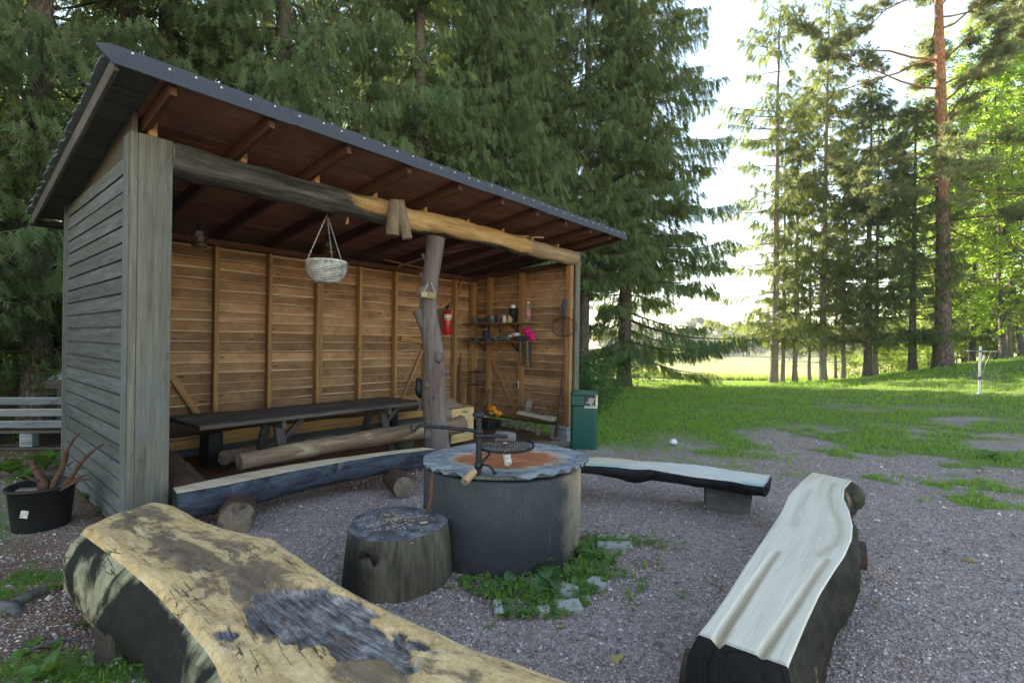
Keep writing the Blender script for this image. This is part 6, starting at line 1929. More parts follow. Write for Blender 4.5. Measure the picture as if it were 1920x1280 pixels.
DIA = (np.array([(0, 0, 0), (.45, .30, .06), (1, 0, 0), (.45, -.30, .06)]), np.array([(0, 1, 2, 3)]))
def leaf_spray(k, r):
    V = []; F_ = []
    for i in range(k):
        x = .1 + .75 * i / k; s = 1 if i % 2 else -1
        a = s * r.uniform(.5, 1.2); l = r.uniform(.26, .40)
        o = len(V)
        ca, sa = math.cos(a), math.sin(a)
        for (u, w, z) in ((0, 0, 0), (.45, .34, 0), (1, 0, -.1), (.45, -.34, 0)):
            V.append((x + l * (u * ca - w * sa), l * (u * sa + w * ca) + s * .02, z * l + r.uniform(-.06, .06)))
        F_.append((o, o + 1, o + 2, o + 3))
    return np.array(V), np.array(F_)
LSP = leaf_spray(6, random.Random(9))
def broadleaf(seed, Ht, R, zc, nl, nspray, mats, rt=.12, sl=.42, lean=(0, 0), shape=1.0, ntr=1):
    """trunk(s) forking into limbs and side limbs; leaf sprays gathered in clumps round the limb ends"""
    g = np.random.default_rng(seed)
    paths = []; radii = []; tips = []
    for kx in range(ntr):
        off = np.array([g.normal(0, .25), g.normal(0, .25), 0]) if ntr > 1 else np.zeros(3)
        t = np.linspace(0, 1, 9)
        ln = np.array(lean) + (g.normal(0, .09, 2) if ntr > 1 else 0)
        tp = np.stack([off[0] + ln[0] * Ht * t + g.normal(0, .02, 9).cumsum() * Ht * .05, off[1] + ln[1] * Ht * t + g.normal(0, .02, 9).cumsum() * Ht * .05, -.2 + (Ht * .93 + .2) * t], -1)
        paths.append(tp); radii.append(rt * (1 - t * .85) * (1 + .3 * np.exp(-t * 20)))
        for i in range(nl):
            k = (i + g.random()) / nl
            z = zc + (Ht * .92 - zc) * k
            c = np.array([np.interp(z, tp[:, 2], tp[:, c_]) for c_ in range(3)])
            az = i * 2.4 + g.uniform(-.5, .5)
            prof = math.sin(math.pi * min(1, .18 + .82 * k) ** shape) ** .6
            L = R * prof * g.uniform(.7, 1.15) + .2
            d = np.array([math.cos(az), math.sin(az), g.uniform(.15, .6)])
            tt = np.linspace(0, 1, 5)
            lp = c + d * (L * tt)[:, None] + np.array([0, 0, .12]) * (L * tt ** 2)[:, None] + g.normal(0, .04, (5, 3)) * L * tt[:, None]
            paths.append(lp); radii.append(np.linspace(rt * .28 * (1 - .5 * k), .006, 5))
            for j in range(5):
                u = g.uniform(.3, 1.0); p0 = np.array([np.interp(u, tt, lp[:, c_]) for c_ in range(3)])
                dd = d * .5 + g.normal(0, .6, 3); l2 = L * g.uniform(.2, .42)
                p1 = p0 + dd / np.linalg.norm(dd) * l2
                paths.append(np.stack([p0, (p0 + p1) / 2 + g.normal(0, .03, 3), p1])); radii.append(np.array([.010, .007, .004]))
                tips.append((p1, l2)); tips.append(((p0 + p1) / 2, l2))
    tips_p = np.array([a for a, b_ in tips]); tips_r = np.array([b_ for a, b_ in tips])
    idx = g.integers(0, len(tips), nspray)
    pos = tips_p[idx] + g.normal(0, 1, (nspray, 3)) * (tips_r[idx] * .40 + .08)[:, None] * np.array([1, 1, .7])
    az = g.random(nspray) * 6.28
    X = np.stack([np.cos(az), np.sin(az), g.normal(-.25, .35, nspray)], -1)
    Nn = np.array([0, 0, 1.]) + g.normal(0, .55, (nspray, 3))
    v, f = scatter_template(LSP[0], LSP[1], pos, X, Nn, g.uniform(.7, 1.2, nspray) * sl)
    crown = np_mesh('crown', v, f, MAT[mats[1]], 4)
    v2, q2 = tubes_np(paths, radii, 7)
    trunk = np_mesh('trunk', v2, q2, MAT[mats[0]], 4, True)
    return trunk, crown

def pine_tree(seed, Ht):
    g = np.random.default_rng(seed)
    t = np.linspace(0, 1, 16)
    tp = np.stack([-.022 * Ht * t + .10 * np.sin(t * 5), .01 * Ht * t, -.3 + (Ht + .3) * t], -1)
    tr = .26 * (1 - t) ** .7 * (1 + .55 * np.exp(-t * 26)) + .025
    paths = [tp]; radii = [tr]
    pts = []
    limbs = []
    for i in range(44):
        z = 5.5 + (Ht - 6.2) * (i / 44) + g.uniform(-.3, .3)
        az = i * 2.4 + g.uniform(-.5, .5)
        k = (Ht - z) / Ht
        L = (1.6 + 4.8 * k ** .6) * g.uniform(.65, 1.1) * (1.15 if math.cos(az - 3.0) > .2 else .8)
        up = g.uniform(-.05, .45) if z > 9 else g.uniform(-.2, .12)
        limbs.append((z, az, L, up, i))
    for (z, az, L, up, i) in limbs:
        c = np.array([np.interp(z, tp[:, 2], tp[:, k_]) for k_ in range(3)])
        d = np.array([math.cos(az), math.sin(az), up]); tt = np.linspace(0, 1, 7)
        lp = c + d * (L * tt)[:, None] + g.normal(0, .06, (7, 3)).cumsum(0) * L * .5
        paths.append(lp); radii.append(np.linspace(.016 + .0075 * L, .008, 7))
        dead = z < 8.5 and g.random() < .5
        for j in range(9):
            u = g.uniform(.35, 1); p0 = np.array([np.interp(u, tt, lp[:, k_]) for k_ in range(3)])
            dd = d + g.normal(0, .55, 3) + np.array([0, 0, .15]); l2 = L * g.uniform(.16, .34)
            p1 = p0 + dd / np.linalg.norm(dd) * l2
            paths.append(np.stack([p0, (p0 + p1) / 2 + g.normal(0, .04, 3), p1])); radii.append(np.array([.016, .011, .006]))
            if not dead:
                for q in range(7): pts.append(p0 + (p1 - p0) * g.uniform(.35, 1.05) + g.normal(0, .12, 3) * np.array([1, 1, .45]))
    pts = np.array(pts)
    n = len(pts); rep = 15
    pos = np.repeat(pts, rep, 0) + g.normal(0, .09, (n * rep, 3)) * np.array([1, 1, .5])
    X = g.normal(0, 1, (n * rep, 3)) + np.array([0, 0, .35])
    v, f = scatter_template(SPRAY[0][:15], SPRAY[1][:5], pos, X, g.normal(0, 1, (n * rep, 3)), (lambda q: q)(g.uniform(.18, .34, n * rep)), g.uniform(.40, .75, n * rep))
    v2, q2 = tubes_np(paths, radii, 8)
    return np_mesh('trunk', v2, q2, MAT['pinebark'], 4, True), np_mesh('crown', v, f, MAT['pine'])

_seed_n = 0
def tree(name, label, meshes, x, y, rot=0.0, sc=1.0, group=None, cat='tree', z=None, sxy=1.0):
    Mw = T(x, y, (tz(x, y) if z is None else z) - .05) @ RZ(rot) @ Matrix.Diagonal((sc * sxy, sc * sxy, sc, 1))
    t = thing(name, label, cat, Mw, group)
    part('trunk', meshes[0], None, t, Mw)
    part('crown', meshes[1], None, t, Mw)
    return t

SP = [spruce(11, 24, 3.7, 1.0, 250, 44, 1.6, .70, .92, rt=.26),
      spruce(12, 23, 3.0, 1.6, 250, 44, 1.7, .62, .85, rt=.22),
      spruce(13, 22, 2.7, 2.6, 190, 44, 1.8, .64, .75, gap=.12, rt=.20),
      spruce(14, 25, 3.2, 2.0, 230, 42, 1.6, .58, .82, rt=.24)]
SPH = spruce(16, 23, 3.1, 4.2, 210, 42, 1.6, .62, .85, rt=.22)
def BW(u, v):
    p = W(u, v, 0); return p.x, p.y
# edge row and the rows behind it: (u along the shelter, v behind it, mesh, rotation, scale)
FOR = []
fr_ = random.Random(5)
for row, (v0, u0, u1, st) in enumerate([(6.4, -5.5, 16.2, 1.95), (9.4, -7, 17.5, 3.1), (12.6, -10, 18, 5.0)]):
    u = u0 + row * .7
    while u < u1:
        FOR.append((u + fr_.uniform(-.5, .5), v0 + fr_.uniform(-.8, .8), fr_.choice((0, 1, 1, 2, 3)) if row == 0 else fr_.choice((1, 2, 2, 3)), fr_.random() * 6.28, fr_.uniform(.88, 1.12)))
        u += st * fr_.uniform(.8, 1.2)
flab = 'tall dark spruce in the dense wall of spruces behind the shelter'
for (u, v, k, r, s) in FOR:
    if (v > 11 and u < 5) or (8 < v < 11 and u < 4 and k in (1, 3)): continue
    x, y = BW(u, v)
    if math.hypot(x + 7.4, y - 8) < 1.0 or math.hypot(x - 4.4, y - 20) < 2.2: continue
    tree('spruce_tree', flab, SPH if u > 8.5 and v < 11 else SP[k], x, y, r, s, 'dense spruces behind the shelter', sxy=.88 if v < 8 else 1.0)
tree('spruce_tree', 'large drooping spruce at the right-hand end of the forest wall, next to the open sky', spruce(15, 24, 4.0, 1.3, 260, 62, 1.8, .74, .9, side=-.3, rt=.26, power=.55), 4.5, 20.0, 0.0, 1.04, 'dense spruces behind the shelter')
tree('spruce_tree', 'spruce with a slim trunk standing just left of the large drooping spruce', SPH, 2.7, 18.6, 2.9, .95, 'dense spruces behind the shelter')
tree('spruce_tree', 'tall spruce half hidden behind the large drooping spruce', SPH, 5.2, 23.5, .6, .92, 'dense spruces behind the shelter')
tree('spruce_tree', 'thick-trunked spruce at the far left edge, nearest to the shelter wall', SP[2], -7.6, 8.0, 2.2, 1.0, 'dense spruces behind the shelter')
tree('spruce_tree', 'second thick spruce trunk from the left, beside the roof corner', SP[2], -7.3, 9.4, 4.1, 1.05, 'dense spruces behind the shelter')

# slim sunlit spruces on the right
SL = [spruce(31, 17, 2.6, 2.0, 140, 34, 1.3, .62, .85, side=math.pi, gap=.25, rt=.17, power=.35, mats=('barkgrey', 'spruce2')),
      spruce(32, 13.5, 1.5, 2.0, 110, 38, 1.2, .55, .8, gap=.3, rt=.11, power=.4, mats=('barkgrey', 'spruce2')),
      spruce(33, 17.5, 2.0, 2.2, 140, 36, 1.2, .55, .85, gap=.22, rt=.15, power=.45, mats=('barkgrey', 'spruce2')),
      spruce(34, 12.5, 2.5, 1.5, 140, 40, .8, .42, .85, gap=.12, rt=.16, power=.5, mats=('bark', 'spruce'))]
def at_base(px, py, Y):
    q = atY(px, py, Y); return q.x, q.y
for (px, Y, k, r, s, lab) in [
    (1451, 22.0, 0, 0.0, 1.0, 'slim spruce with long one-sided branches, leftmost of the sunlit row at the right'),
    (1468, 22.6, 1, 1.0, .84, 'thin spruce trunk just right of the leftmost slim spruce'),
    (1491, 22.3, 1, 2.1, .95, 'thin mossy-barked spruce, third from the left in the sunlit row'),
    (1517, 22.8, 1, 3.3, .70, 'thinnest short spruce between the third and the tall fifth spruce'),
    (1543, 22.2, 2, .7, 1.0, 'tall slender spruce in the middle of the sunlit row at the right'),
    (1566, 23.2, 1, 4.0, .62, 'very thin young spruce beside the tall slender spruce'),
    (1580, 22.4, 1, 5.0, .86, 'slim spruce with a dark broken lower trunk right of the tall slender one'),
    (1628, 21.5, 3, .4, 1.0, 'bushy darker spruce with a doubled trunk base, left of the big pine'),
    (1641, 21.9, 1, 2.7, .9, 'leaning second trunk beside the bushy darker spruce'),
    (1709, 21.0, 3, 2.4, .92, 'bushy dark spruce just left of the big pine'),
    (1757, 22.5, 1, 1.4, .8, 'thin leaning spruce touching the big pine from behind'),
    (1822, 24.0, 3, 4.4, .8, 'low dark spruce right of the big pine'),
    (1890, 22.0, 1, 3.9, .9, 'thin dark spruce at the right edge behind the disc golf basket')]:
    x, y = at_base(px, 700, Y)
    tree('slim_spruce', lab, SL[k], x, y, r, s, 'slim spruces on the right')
PN = pine_tree(5, 21.0)
x, y = at_base(1768, 690, 20.0)
tree('pine_tree', 'big old pine with an orange upper trunk and wide crooked limbs', PN, x, y, .3)
# broadleaved trees, right edge and behind
BL = [broadleaf(41, 16, 3.6, 1.5, 24, 3900, ('leafbark', 'decid'), .16, .34),
      broadleaf(42, 11, 2.9, .8, 20, 3000, ('leafbark', 'decid'), .10, .34, ntr=2)]
BU = [broadleaf(51, 3.2, 1.5, .2, 10, 1500, ('leafbark', 'bush'), .03, .34, ntr=3),
      broadleaf(52, 2.0, 1.1, .15, 8, 900, ('leafbark', 'shadebush'), .02, .30, ntr=3)]
for i, (px, Y, k, r, s, lab) in enumerate([
    (1870, 24.5, 0, .4, 1.15, 'tall leafy tree with bright yellow-green leaves at the right edge'),
    (1905, 21.0, 1, 1.4, 1.25, 'pale-barked leafy tree leaning at the far right edge'),
    (1812, 28.0, 1, 2.2, 1.1, 'leafy tree with bright leaves directly behind the disc golf basket'),
    (1960, 24.0, 0, 3.0, 1.2, 'leafy tree half cut off by the right picture edge'),
    (1740, 32.0, 0, 4.0, .9, 'leafy tree glowing behind the big pine'),
    (1690, 33.0, 1, 5.0, .75, 'small leafy tree glowing between the dark spruce and the big pine'),
    (1850, 33.0, 0, 1.0, 1.15, 'leafy tree in the background right of the big pine'),
    (2020, 19.0, 1, 2.0, 1.3, 'leafy tree standing just outside the right picture edge')]):
    x, y = at_base(px, 690, Y)
    tree('leafy_tree', lab, BL[k], x, y, r, s, 'leafy trees on the right')
for i, (px, Y, k, r, s, lab) in enumerate([
    (1668, 25.0, 0, .0, .6, 'small leafy bush between the doubled spruce and the dark spruce'), (1650, 23.0, 0, 1.0, .45, 'low sunlit bush at the foot of the doubled spruce'),
    (1735, 25.0, 0, 2.0, .75, 'sunlit bush left of the pine trunk'), (1790, 25.5, 0, 3.0, .9, 'sunlit bush right of the pine trunk'), (1830, 26, 0, 4.0, 1.0, 'big sunlit bush behind the disc golf basket'),
    (1905, 26, 0, 5.0, 1.1, 'big sunlit bush at the right edge'), (1590, 27, 0, 5.5, .45, 'low bush behind the thin spruces'), (1700, 29, 0, .6, .9, 'pale bush in the sunlit gap left of the pine')]):
    x, y = at_base(px, 690, Y)
    tree('leafy_bush', lab, BU[0], x, y, r, s, 'sunlit bushes on the right', 'bush')
# undergrowth behind and beside the forest wall
ug = random.Random(17)
for i in range(46):
    u = ug.uniform(-13, 19); v = ug.uniform(13.5, 19)
    x, y = BW(u, v)
    tree('undergrowth_bush', 'bright sunlit leafy bush glimpsed between the trunks behind the forest wall', BU[0], x, y, ug.random() * 6.28, ug.uniform(.8, 1.6), 'sunlit undergrowth behind the forest', 'bush')
for i in range(14):
    u = -14 + i * 2.4; v = ug.uniform(18, 24)
    x, y = BW(u, v)
    tree('leafy_tree', 'sunlit leafy tree glimpsed through the dark spruces', BL[i % 2], x, y, ug.random() * 6.28, ug.uniform(.8, 1.15), 'sunlit leafy trees behind the forest')
for (x, y, s, lab) in [(1.9, 11.6, .45, 'dark leafy shrub just behind the right end of the shelter'), (2.6, 14.2, .6, 'dark leafy shrub between the shelter and the trunks'), (3.9, 18.3, .55, 'leafy shrub at the foot of the large drooping spruce'),
                       (-5.9, 7.2, .5, 'leafy shrub behind the pallet bench'), (-8.2, 9.2, .8, 'leafy shrub under the left spruces'), (-6.8, 11.0, .9, 'leafy shrub between the left trunks'), (6.6, 25.5, .7, 'bush at the near edge of the meadow below the drooping spruce')]:
    tree('leafy_shrub', lab, BU[1], x, y, s * 9, s, 'shrubs at the foot of the forest', 'bush')

# far edge of the meadow
FARL = [broadleaf(61, 9, 3.2, .4, 14, 900, ('leafbark', 'decidfar'), .15, 1.25), broadleaf(62, 3.6, 2.6, .1, 10, 600, ('leafbark', 'decidfar'), .06, .8, ntr=3)]
FARS = [spruce(63, 14, 2.3, .5, 46, 8, .5, .4, 2.6, rt=.2, mats=('bark', 'firfar'))]
fg = random.Random(23)
for i in range(74):
    px = 1130 + i * 11 + fg.uniform(-5, 5)
    Y = fg.uniform(165, 230)
    q = atY(px, 660, Y)
    k = fg.random()
    if k < .45: tree('far_spruce', 'hazy dark conifer in the far wood beyond the meadow', FARS[0], q.x, Y, fg.random() * 6, fg.uniform(.75, 1.25), 'far conifers beyond the meadow')
    else: tree('far_leafy_tree', 'hazy rounded tree in the far wood beyond the meadow', FARL[0], q.x, Y, fg.random() * 6, fg.uniform(.85, 1.5), 'far leafy trees beyond the meadow')
for (px, Y, s, lab) in [(1335, 150, 1.3, 'rounded pale bush standing alone in front of the far wood'), (1310, 152, .9, 'lower bush left of the rounded pale bush at the far meadow edge'), (1358, 155, 1.7, 'tall pale bush right of the rounded one at the far meadow edge'), (1372, 158, 2.1, 'yellowish broad tree at the far meadow edge'), (1346, 128, .5, 'small lone shrub in the meadow'),
                        (1403, 160, 2.6, 'tall sunlit tree at the far meadow edge above the fence'), (1480, 120, 1.3, 'bush at the far meadow edge seen between the slim trunks'), (1550, 118, 1.5, 'bush at the far meadow edge right of the tall slender spruce')]:
    q = atY(px, 660, Y)
    tree('far_bush', lab, FARL[1], q.x, Y, s * 5, s, 'bushes along the far meadow edge', 'bush')
# meadow fence posts
fn = thing('meadow_fence', 'thin pale fence of posts and rails along the far edge of the meadow', 'fence', I4)
fpts = []
for i in range(26):
    px = 1290 + i * 9
    q = atY(px, 664, 140 - i * 1.2); fpts.append((q.x, q.y, tz(q.x, q.y)))
for p in fpts: part('post', M().box((p[0], p[1], p[2] + .6), (.12, .12, 1.3)), MAT['pallet'], fn)
rl_ = M()
for a, b_ in zip(fpts[:-1], fpts[1:]): rl_.bar((a[0], a[1], a[2] + 1.0), (b_[0], b_[1], b_[2] + 1.0), .06, .10)
part('rail', rl_, MAT['pallet'], fn)

# ------------------------------------------------------------------ weeds with single leaves
def dock_leaf(L, Wd, wav, curl, seed):
    r = random.Random(seed); n = 9
    V = []; Fc = []
    for i in range(n + 1):
        t = i / n
        w = Wd * math.sin(math.pi * min(1, .06 + .94 * t) ** .8) ** .8 * (1 + wav * math.sin(i * 2.6 + seed)) if t > .12 else .006
        if i == n: w = .002
        x = L * t * (1 - .12 * curl * t); z = L * (.55 * t - (.62 + .3 * curl) * t * t)
        V += [(x, -w, z + w * .35 + r.uniform(-.003, .003)), (x, 0, z), (x, w, z + w * .35 + r.uniform(-.003, .003))]
    for i in range(n):
        for k in (0, 1): Fc.append((i * 3 + k, i * 3 + k + 1, i * 3 + k + 4, i * 3 + k + 3))
    m = M(); m.add(V, Fc, 0, True)
    return m
LEAVES = {mt: [dock_leaf(.22, .042, .12, .2, 1).mesh('leaf', MAT[mt]), dock_leaf(.18, .045, .22, .8, 2).mesh('leaf', MAT[mt]), dock_leaf(.10, .030, .06, .5, 3).mesh('leaf', MAT[mt]), dock_leaf(.26, .055, .10, 1.0, 4).mesh('leaf', MAT[mt])] for mt in ('weed', 'weeddark')}
wr = random.Random(12)
def weed(px, py, n, sc, mt, kinds, label, tilt=(.2, .9), z=0.0):
    q = gz(px, py, z); q.z = tz(q.x, q.y) + .012
    Mw = T(q)
    t = thing('weed_plant', label, 'weed', Mw, 'weeds by the concrete ring')
    for i in range(n):
        lm_ = LEAVES[mt][wr.choice(kinds)]
        s = sc * wr.uniform(.7, 1.15)
        part('leaf', lm_, None, t, Mw @ RZ(i * 6.283 / n + wr.uniform(-.4, .4)) @ Matrix.Rotation(-wr.uniform(*tilt), 4, 'Y') @ Matrix.Rotation(wr.uniform(-.4, .4), 4, 'X') @ Matrix.Scale(s, 4))
for a in [(1078, 1045, 5, 1.1, 'weed', (0, 1), 'upright dock-like weed with tall leaves at the right foot of the ring', (.7, 1.3)),
          (1100, 1052, 6, .8, 'weed', (1, 2), 'spreading weed right of the tall upright one', (.1, .7)),
          (1092, 1088, 3, 1.15, 'weed', (3,), 'weed with one very broad green leaf hanging over the paving stone', (-.1, .2)),
          (1004, 1078, 5, .95, 'weed', (0, 1), 'upright weed in front of the middle of the ring', (.5, 1.2)),
          (1030, 1100, 6, .95, 'weeddark', (1, 3), 'weed with drooping broad leaves between the paving stones', (-.1, .6)),
          (945, 1105, 6, .8, 'weeddark', (1, 3), 'bluish-green jagged weed left of the paving stones', (-.1, .4)),
          (873, 1092, 6, .70, 'weed', (1, 2), 'small bright weed at the right foot of the stump', (.1, .6)),
          (985, 1160, 12, .62, 'weed', (2,), 'low rosette of small round leaves at the front of the weed patch', (.05, .7)),
          (948, 1162, 8, .5, 'weed', (2,), 'smaller rosette left of the low rosette', (.05, .7)),
          (1010, 1135, 5, .6, 'weed', (2,), 'tiny seedling between the small stone chips', (.1, .8)),
          (1148, 1062, 6, .55, 'weed', (0, 2), 'small upright weed standing alone right of the ring', (.5, 1.2)),
          (1118, 1045, 8, .5, 'weed', (2,), 'low weed tuft below the ribbed slab', (.1, .6)),
          (962, 1040, 4, .4, 'weed', (2,), 'tiny weed against the front of the ring', (.4, 1.2)),
          (85, 880, 10, 1.5, 'weed', (0, 1, 3), 'tall leafy weeds behind the black tub by the pallet bench', (.4, 1.1)),
          (20, 890, 10, 1.5, 'weed', (0, 1, 3), 'leafy weeds at the left edge below the pallet bench', (.3, 1.0)),
          (50, 902, 9, 1.2, 'weed', (1, 3), 'broad-leaved weed between the pallet bench and the tub', (.1, .7)),
          (165, 940, 6, .8, 'weeddark', (1, 2), 'dark weed between the tub and the siding', (.3, 1.0)),
          (188, 965, 6, .6, 'weeddark', (1, 2), 'dark small weed at the foot of the siding', (.3, 1.0)),
          (65, 1222, 3, .6, 'weed', (3,), 'broad leaf lying on the gravel at the lower left', (-.2, .1)),
          (85, 1275, 4, .6, 'weed', (0, 3), 'upright leaf at the lower left picture edge', (.3, 1.0)),
          (150, 1178, 5, .5, 'weed', (2,), 'small weed beside the support of the yellow bench', (.1, .8)),
          (108, 1108, 6, .6, 'weed', (2,), 'small clover-like weed left of the yellow bench', (.1, .8)),
          (1860, 862, 8, 1.2, 'weed', (0, 1), 'plantain rosette in the gravel at the right', (.2, .9)),
          (1235, 1010, 2, .3, 'weed', (2,), 'tiny seedling in the gravel right of the ring', (.2, .9)),
          (1640, 1135, 4, .3, 'weed', (2,), 'tiny weed beside the white bench', (.2, .9))]:
    weed(*a)

# ------------------------------------------------------------------ thin sunlit haze
def haze():
    m = bpy.data.materials.new('haze'); m.use_nodes = True
    t = m.node_tree; t.nodes.clear()
    o = t.nodes.new('ShaderNodeOutputMaterial'); v = t.nodes.new('ShaderNodeVolumePrincipled')
    v.inputs['Color'].default_value = (.92, .95, 1.0, 1); v.inputs['Density'].default_value = HAZE; v.inputs['Anisotropy'].default_value = .35
    t.links.new(v.outputs[0], o.inputs['Volume'])
    setting('haze', M().box((0, 0, 10.5), (1600, 1600, 40)).mesh('haze', m), 'stuff')
HAZE = .0008
haze()

# ------------------------------------------------------------------ grass and gravel (too many to count)
def blades(pos, h, g, nb=6, width=.10, spread=.6):
    """tufts: nb curved blades each"""
    n = len(pos)
    P = np.repeat(pos, nb, 0); H = np.repeat(h, nb) * g.uniform(.55, 1.15, n * nb)
    az = g.random(n * nb) * 6.283
    D = np.stack([np.cos(az), np.sin(az), np.zeros(n * nb)], -1)
    P = P + D * (H * .25 * g.random(n * nb))[:, None]
    sd = np.stack([-D[:, 1], D[:, 0], D[:, 2]], -1)
    w = (H * width * g.uniform(.6, 1.3, n * nb))[:, None]
    lean = (H * spread * g.random(n * nb))[:, None]
    up = np.array([0, 0, 1.])
    a = P - sd * w * .5; b_ = P + sd * w * .5
    mid = P + up * (H * .62)[:, None] + D * lean * .35
    tip = P + up * (H * .95)[:, None] + D * lean
    V = np.stack([a, b_, mid - sd * w * .4, mid + sd * w * .4, tip], 1).reshape(-1, 3)
    i = (np.arange(n * nb) * 5)[:, None]
    Fc = np.concatenate([i + np.array([[0, 1, 3]]), i + np.array([[0, 3, 2]]), i + np.array([[2, 3, 4]])], 1).reshape(-1, 3)
    return V, Fc
def lawn():
    g = np.random.default_rng(3)
    n = 900000
    # denser near the viewer, thinning with distance
    r = np.exp(g.uniform(math.log(2.0), math.log(30), n)); a = g.uniform(-.98, 1.0, n)
    x = r * np.sin(a); y = r * np.cos(a)
    m = grass_mask(x, y)
    fr = (x - P0.x) * EX.x + (y - P0.y) * EX.y; fv = (x - P0.x) * ED.x + (y - P0.y) * ED.y
    keep = (g.random(n) < m ** 1.05 * np.clip(.10 * (r / 5) ** .9, .05, .16)) & ~((fv > 4) & (fr < 15) )
    x, y, r = x[keep], y[keep], r[keep]
    z = terrain(x, y) - .006
    gm = grass_mask(x, y)
    h = (.035 + .045 * fbm(x * .9, y * .9, 55, 3)) * (.55 + .65 * gm) * np.where(x < -1.2, .55, 1) * (1 + .035 * np.clip(r - 8, 0, 20))
    V, Fc = blades(np.stack([x, y, z], -1), h, g, 5, .11, .9)
    print('lawn tufts', len(x))
    o = setting('lawn_grass', np_mesh('lawn_grass', V, Fc, MAT['grass']), 'stuff')
lawn()
def meadow_grass():
    g = np.random.default_rng(4)
    n = 9000
    x = g.uniform(-16, 44, n); y = 35.6 + np.abs(g.normal(0, 5, n)) ** 1.25
    z = terrain(x, y)
    V, Fc = blades(np.stack([x, y, z], -1), g.uniform(.35, .75, n) * np.where(y < 39, 1.0, .7), g, 6, .055, .5)
    setting('meadow_grass', np_mesh('meadow_grass', V, Fc, MAT['drygrass']), 'stuff')
    n = 1800
    x = g.uniform(8, 30, n); y = 34.3 + np.abs(g.normal(0, .7, n)) + .4 * np.sin(x)
    V, Fc = blades(np.stack([x, y, terrain(x, y)], -1), g.uniform(.25, .6, n), g, 7, .07, .6)
    setting('verge_grass', np_mesh('verge_grass', V, Fc, MAT['bush']), 'stuff')
meadow_grass()
def ground_cover():
    g = np.random.default_rng(14)
    pts = []
    for (cx, cy, sx, sy, n) in [(.42, 3.20, .22, .14, 70), (.22, 2.92, .20, .12, 50), (.10, 2.75, .16, .10, 30), (.62, 3.45, .12, .10, 40), (-.05, 3.0, .2, .05, 18), (.75, 3.72, .18, .06, 45)]:
        pts.append(np.stack([g.normal(cx, sx, n), g.normal(cy, sy, n)], -1))
    p = np.concatenate(pts); p = p[np.hypot(p[:, 0] - RC.x, p[:, 1] - RC.y) > .585]
    pos = np.c_[p, terrain(p[:, 0], p[:, 1]) + .0]
    V, Fc = blades(pos, g.uniform(.03, .085, len(p)), g, 6, .10, .9)
    setting('weed_grass', np_mesh('weed_grass', V, Fc, MAT['grass']), 'stuff')
    # small round-leaved creeping cover: by the ring, and on the damp ground at the lower left
    n = 2600
    c = np.concatenate([p[g.integers(0, len(p), 700)] + g.normal(0, .03, (700, 2)), np.stack([g.uniform(-3.6, -1.45, n), g.uniform(1.6, 3.3, n)], -1)])
    m = grass_mask(c[:, 0], c[:, 1]); k = (np.arange(len(c)) < 700) | (g.random(len(c)) < m)
    c = c[k]; n = len(c)
    pos = np.c_[c, terrain(c[:, 0], c[:, 1]) + g.uniform(.008, .05, n)]
    az = g.random(n) * 6.28
    X = np.stack([np.cos(az), np.sin(az), g.normal(.1, .3, n)], -1)
    v, f = scatter_template(LSP[0], LSP[1], pos, X, np.array([0, 0, 1.]) + g.normal(0, .3, (n, 3)), g.uniform(.04, .085, n))
    setting('creeping_cover', np_mesh('creeping_cover', v, f, MAT['weed'], 4), 'stuff')
    # needles, bark crumbs and other litter on the ground
    n = 5200
    x = g.uniform(-3.8, 5, n); y = g.uniform(1.3, 6.5, n)
    nr = np.hypot(x - .1, y - 3.0)
    k = (g.random(n) < np.clip(1.0 - nr * .5, .10, 1)) & (np.hypot(x - RC.x, y - RC.y) > .585) & (np.hypot(x - SC.x, y - SC.y) > .34)
    x, y = x[k], y[k]; n = len(x)
    az = g.random(n) * 6.28
    pos = np.stack([x, y, terrain(x, y) + .012 + g.uniform(0, .006, n)], -1)
    v, f = scatter_template(np.array([(0, -.12, 0), (1, -.06, .03), (1, .06, .03), (0, .12, 0)]), np.array([(0, 1, 2, 3)]), pos, np.stack([np.cos(az), np.sin(az), g.normal(0, .08, n)], -1), np.array([0, 0, 1.]) + g.normal(0, .3, (n, 3)), np.exp(g.normal(-3.7, .45, n)))
    setting('needle_litter', np_mesh('needle_litter', v, f, MAT['litter'], 4), 'stuff')
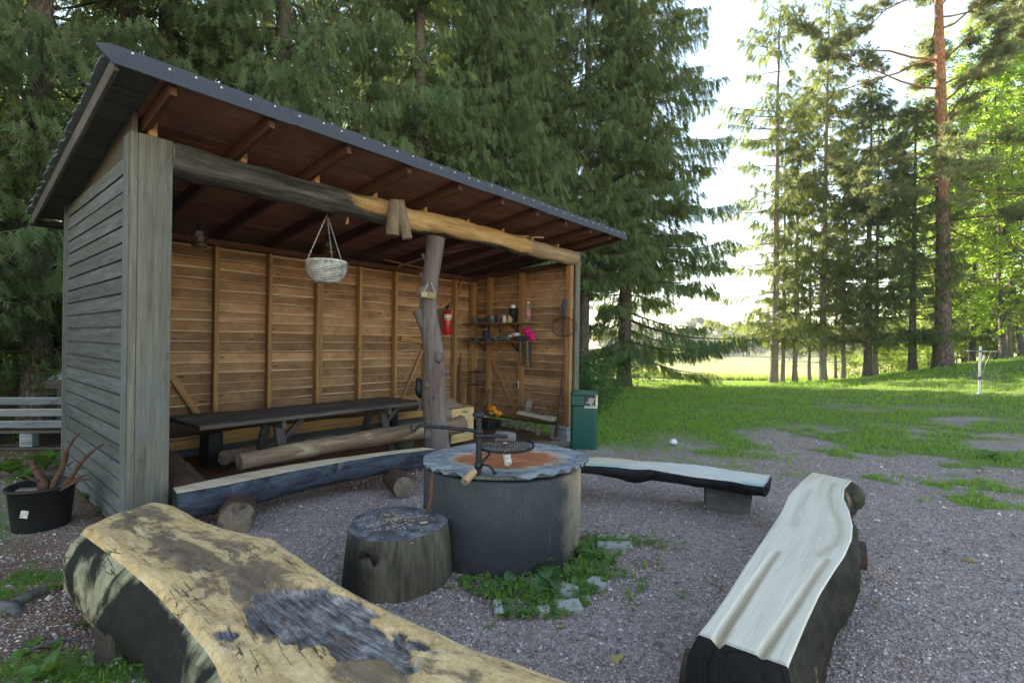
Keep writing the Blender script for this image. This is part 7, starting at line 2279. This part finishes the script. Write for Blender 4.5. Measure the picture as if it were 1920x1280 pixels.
MAT['litter'] = leaf('dry_litter', (.16, .085, .045), (.34, .22, .12), (.3, .2, .1), .1, .8)
ground_cover()
def gravel():
    g = np.random.default_rng(6)
    n = 190000
    r = np.exp(g.uniform(math.log(1.2), math.log(9.5), n)); a = g.uniform(-.95, .95, n)
    x = r * np.sin(a); y = r * np.cos(a)
    m = grass_mask(x, y)
    fu = (x - P0.x) * EX.x + (y - P0.y) * EX.y; fv = (x - P0.x) * ED.x + (y - P0.y) * ED.y
    keep = (g.random(n) > m * 1.3) & (np.hypot(x - RC.x, y - RC.y) > .59) & (np.hypot(x - SC.x, y - SC.y) > .33) & ~((fv > .1) & (fu > -.1)) & ~((fu > -.6) & (fu < .0) & (fv > 0) & (fv < 2.5) & (g.random(n) < .7))
    x, y, r = x[keep], y[keep], r[keep]
    n = len(x)
    s = np.exp(g.normal(math.log(.0042), .40, n)) * (1 + .10 * r)
    s = np.clip(s, .003, .024)
    o = np.array([(1, 0, 0), (0, 1, 0), (-1, 0, 0), (0, -1, 0), (0, 0, .7), (0, 0, -.7)], float)
    f = np.array([(0, 1, 4), (1, 2, 4), (2, 3, 4), (3, 0, 4)])
    a = g.random(n) * 6.28; e = g.uniform(.55, 1.0, n)
    j = g.uniform(.7, 1.3, (n, 6, 1))
    P = o[None] * j * s[:, None, None]
    P[:, :, 1] *= e[:, None]
    ca, sa = np.cos(a)[:, None], np.sin(a)[:, None]
    X = P[:, :, 0] * ca - P[:, :, 1] * sa; Y = P[:, :, 0] * sa + P[:, :, 1] * ca
    Z = P[:, :, 2] + g.normal(0, .25, (n, 6)) * s[:, None] * .5
    near = sstep(25, 8, r)
    gz_ = terrain(x, y) + (fbm(x * 1.7, y * 1.7, 31, 4) - .5) * .035 * near
    V = np.stack([X + x[:, None], Y + y[:, None], Z + (gz_ + s * .15)[:, None]], -1).reshape(-1, 3)
    Fc = (f[None] + (np.arange(n) * 6)[:, None, None]).reshape(-1, 3)
    print('pebbles', n)
    setting('gravel_stones', np_mesh('gravel_stones', V, Fc, MAT['pebble']), 'stuff')
gravel()
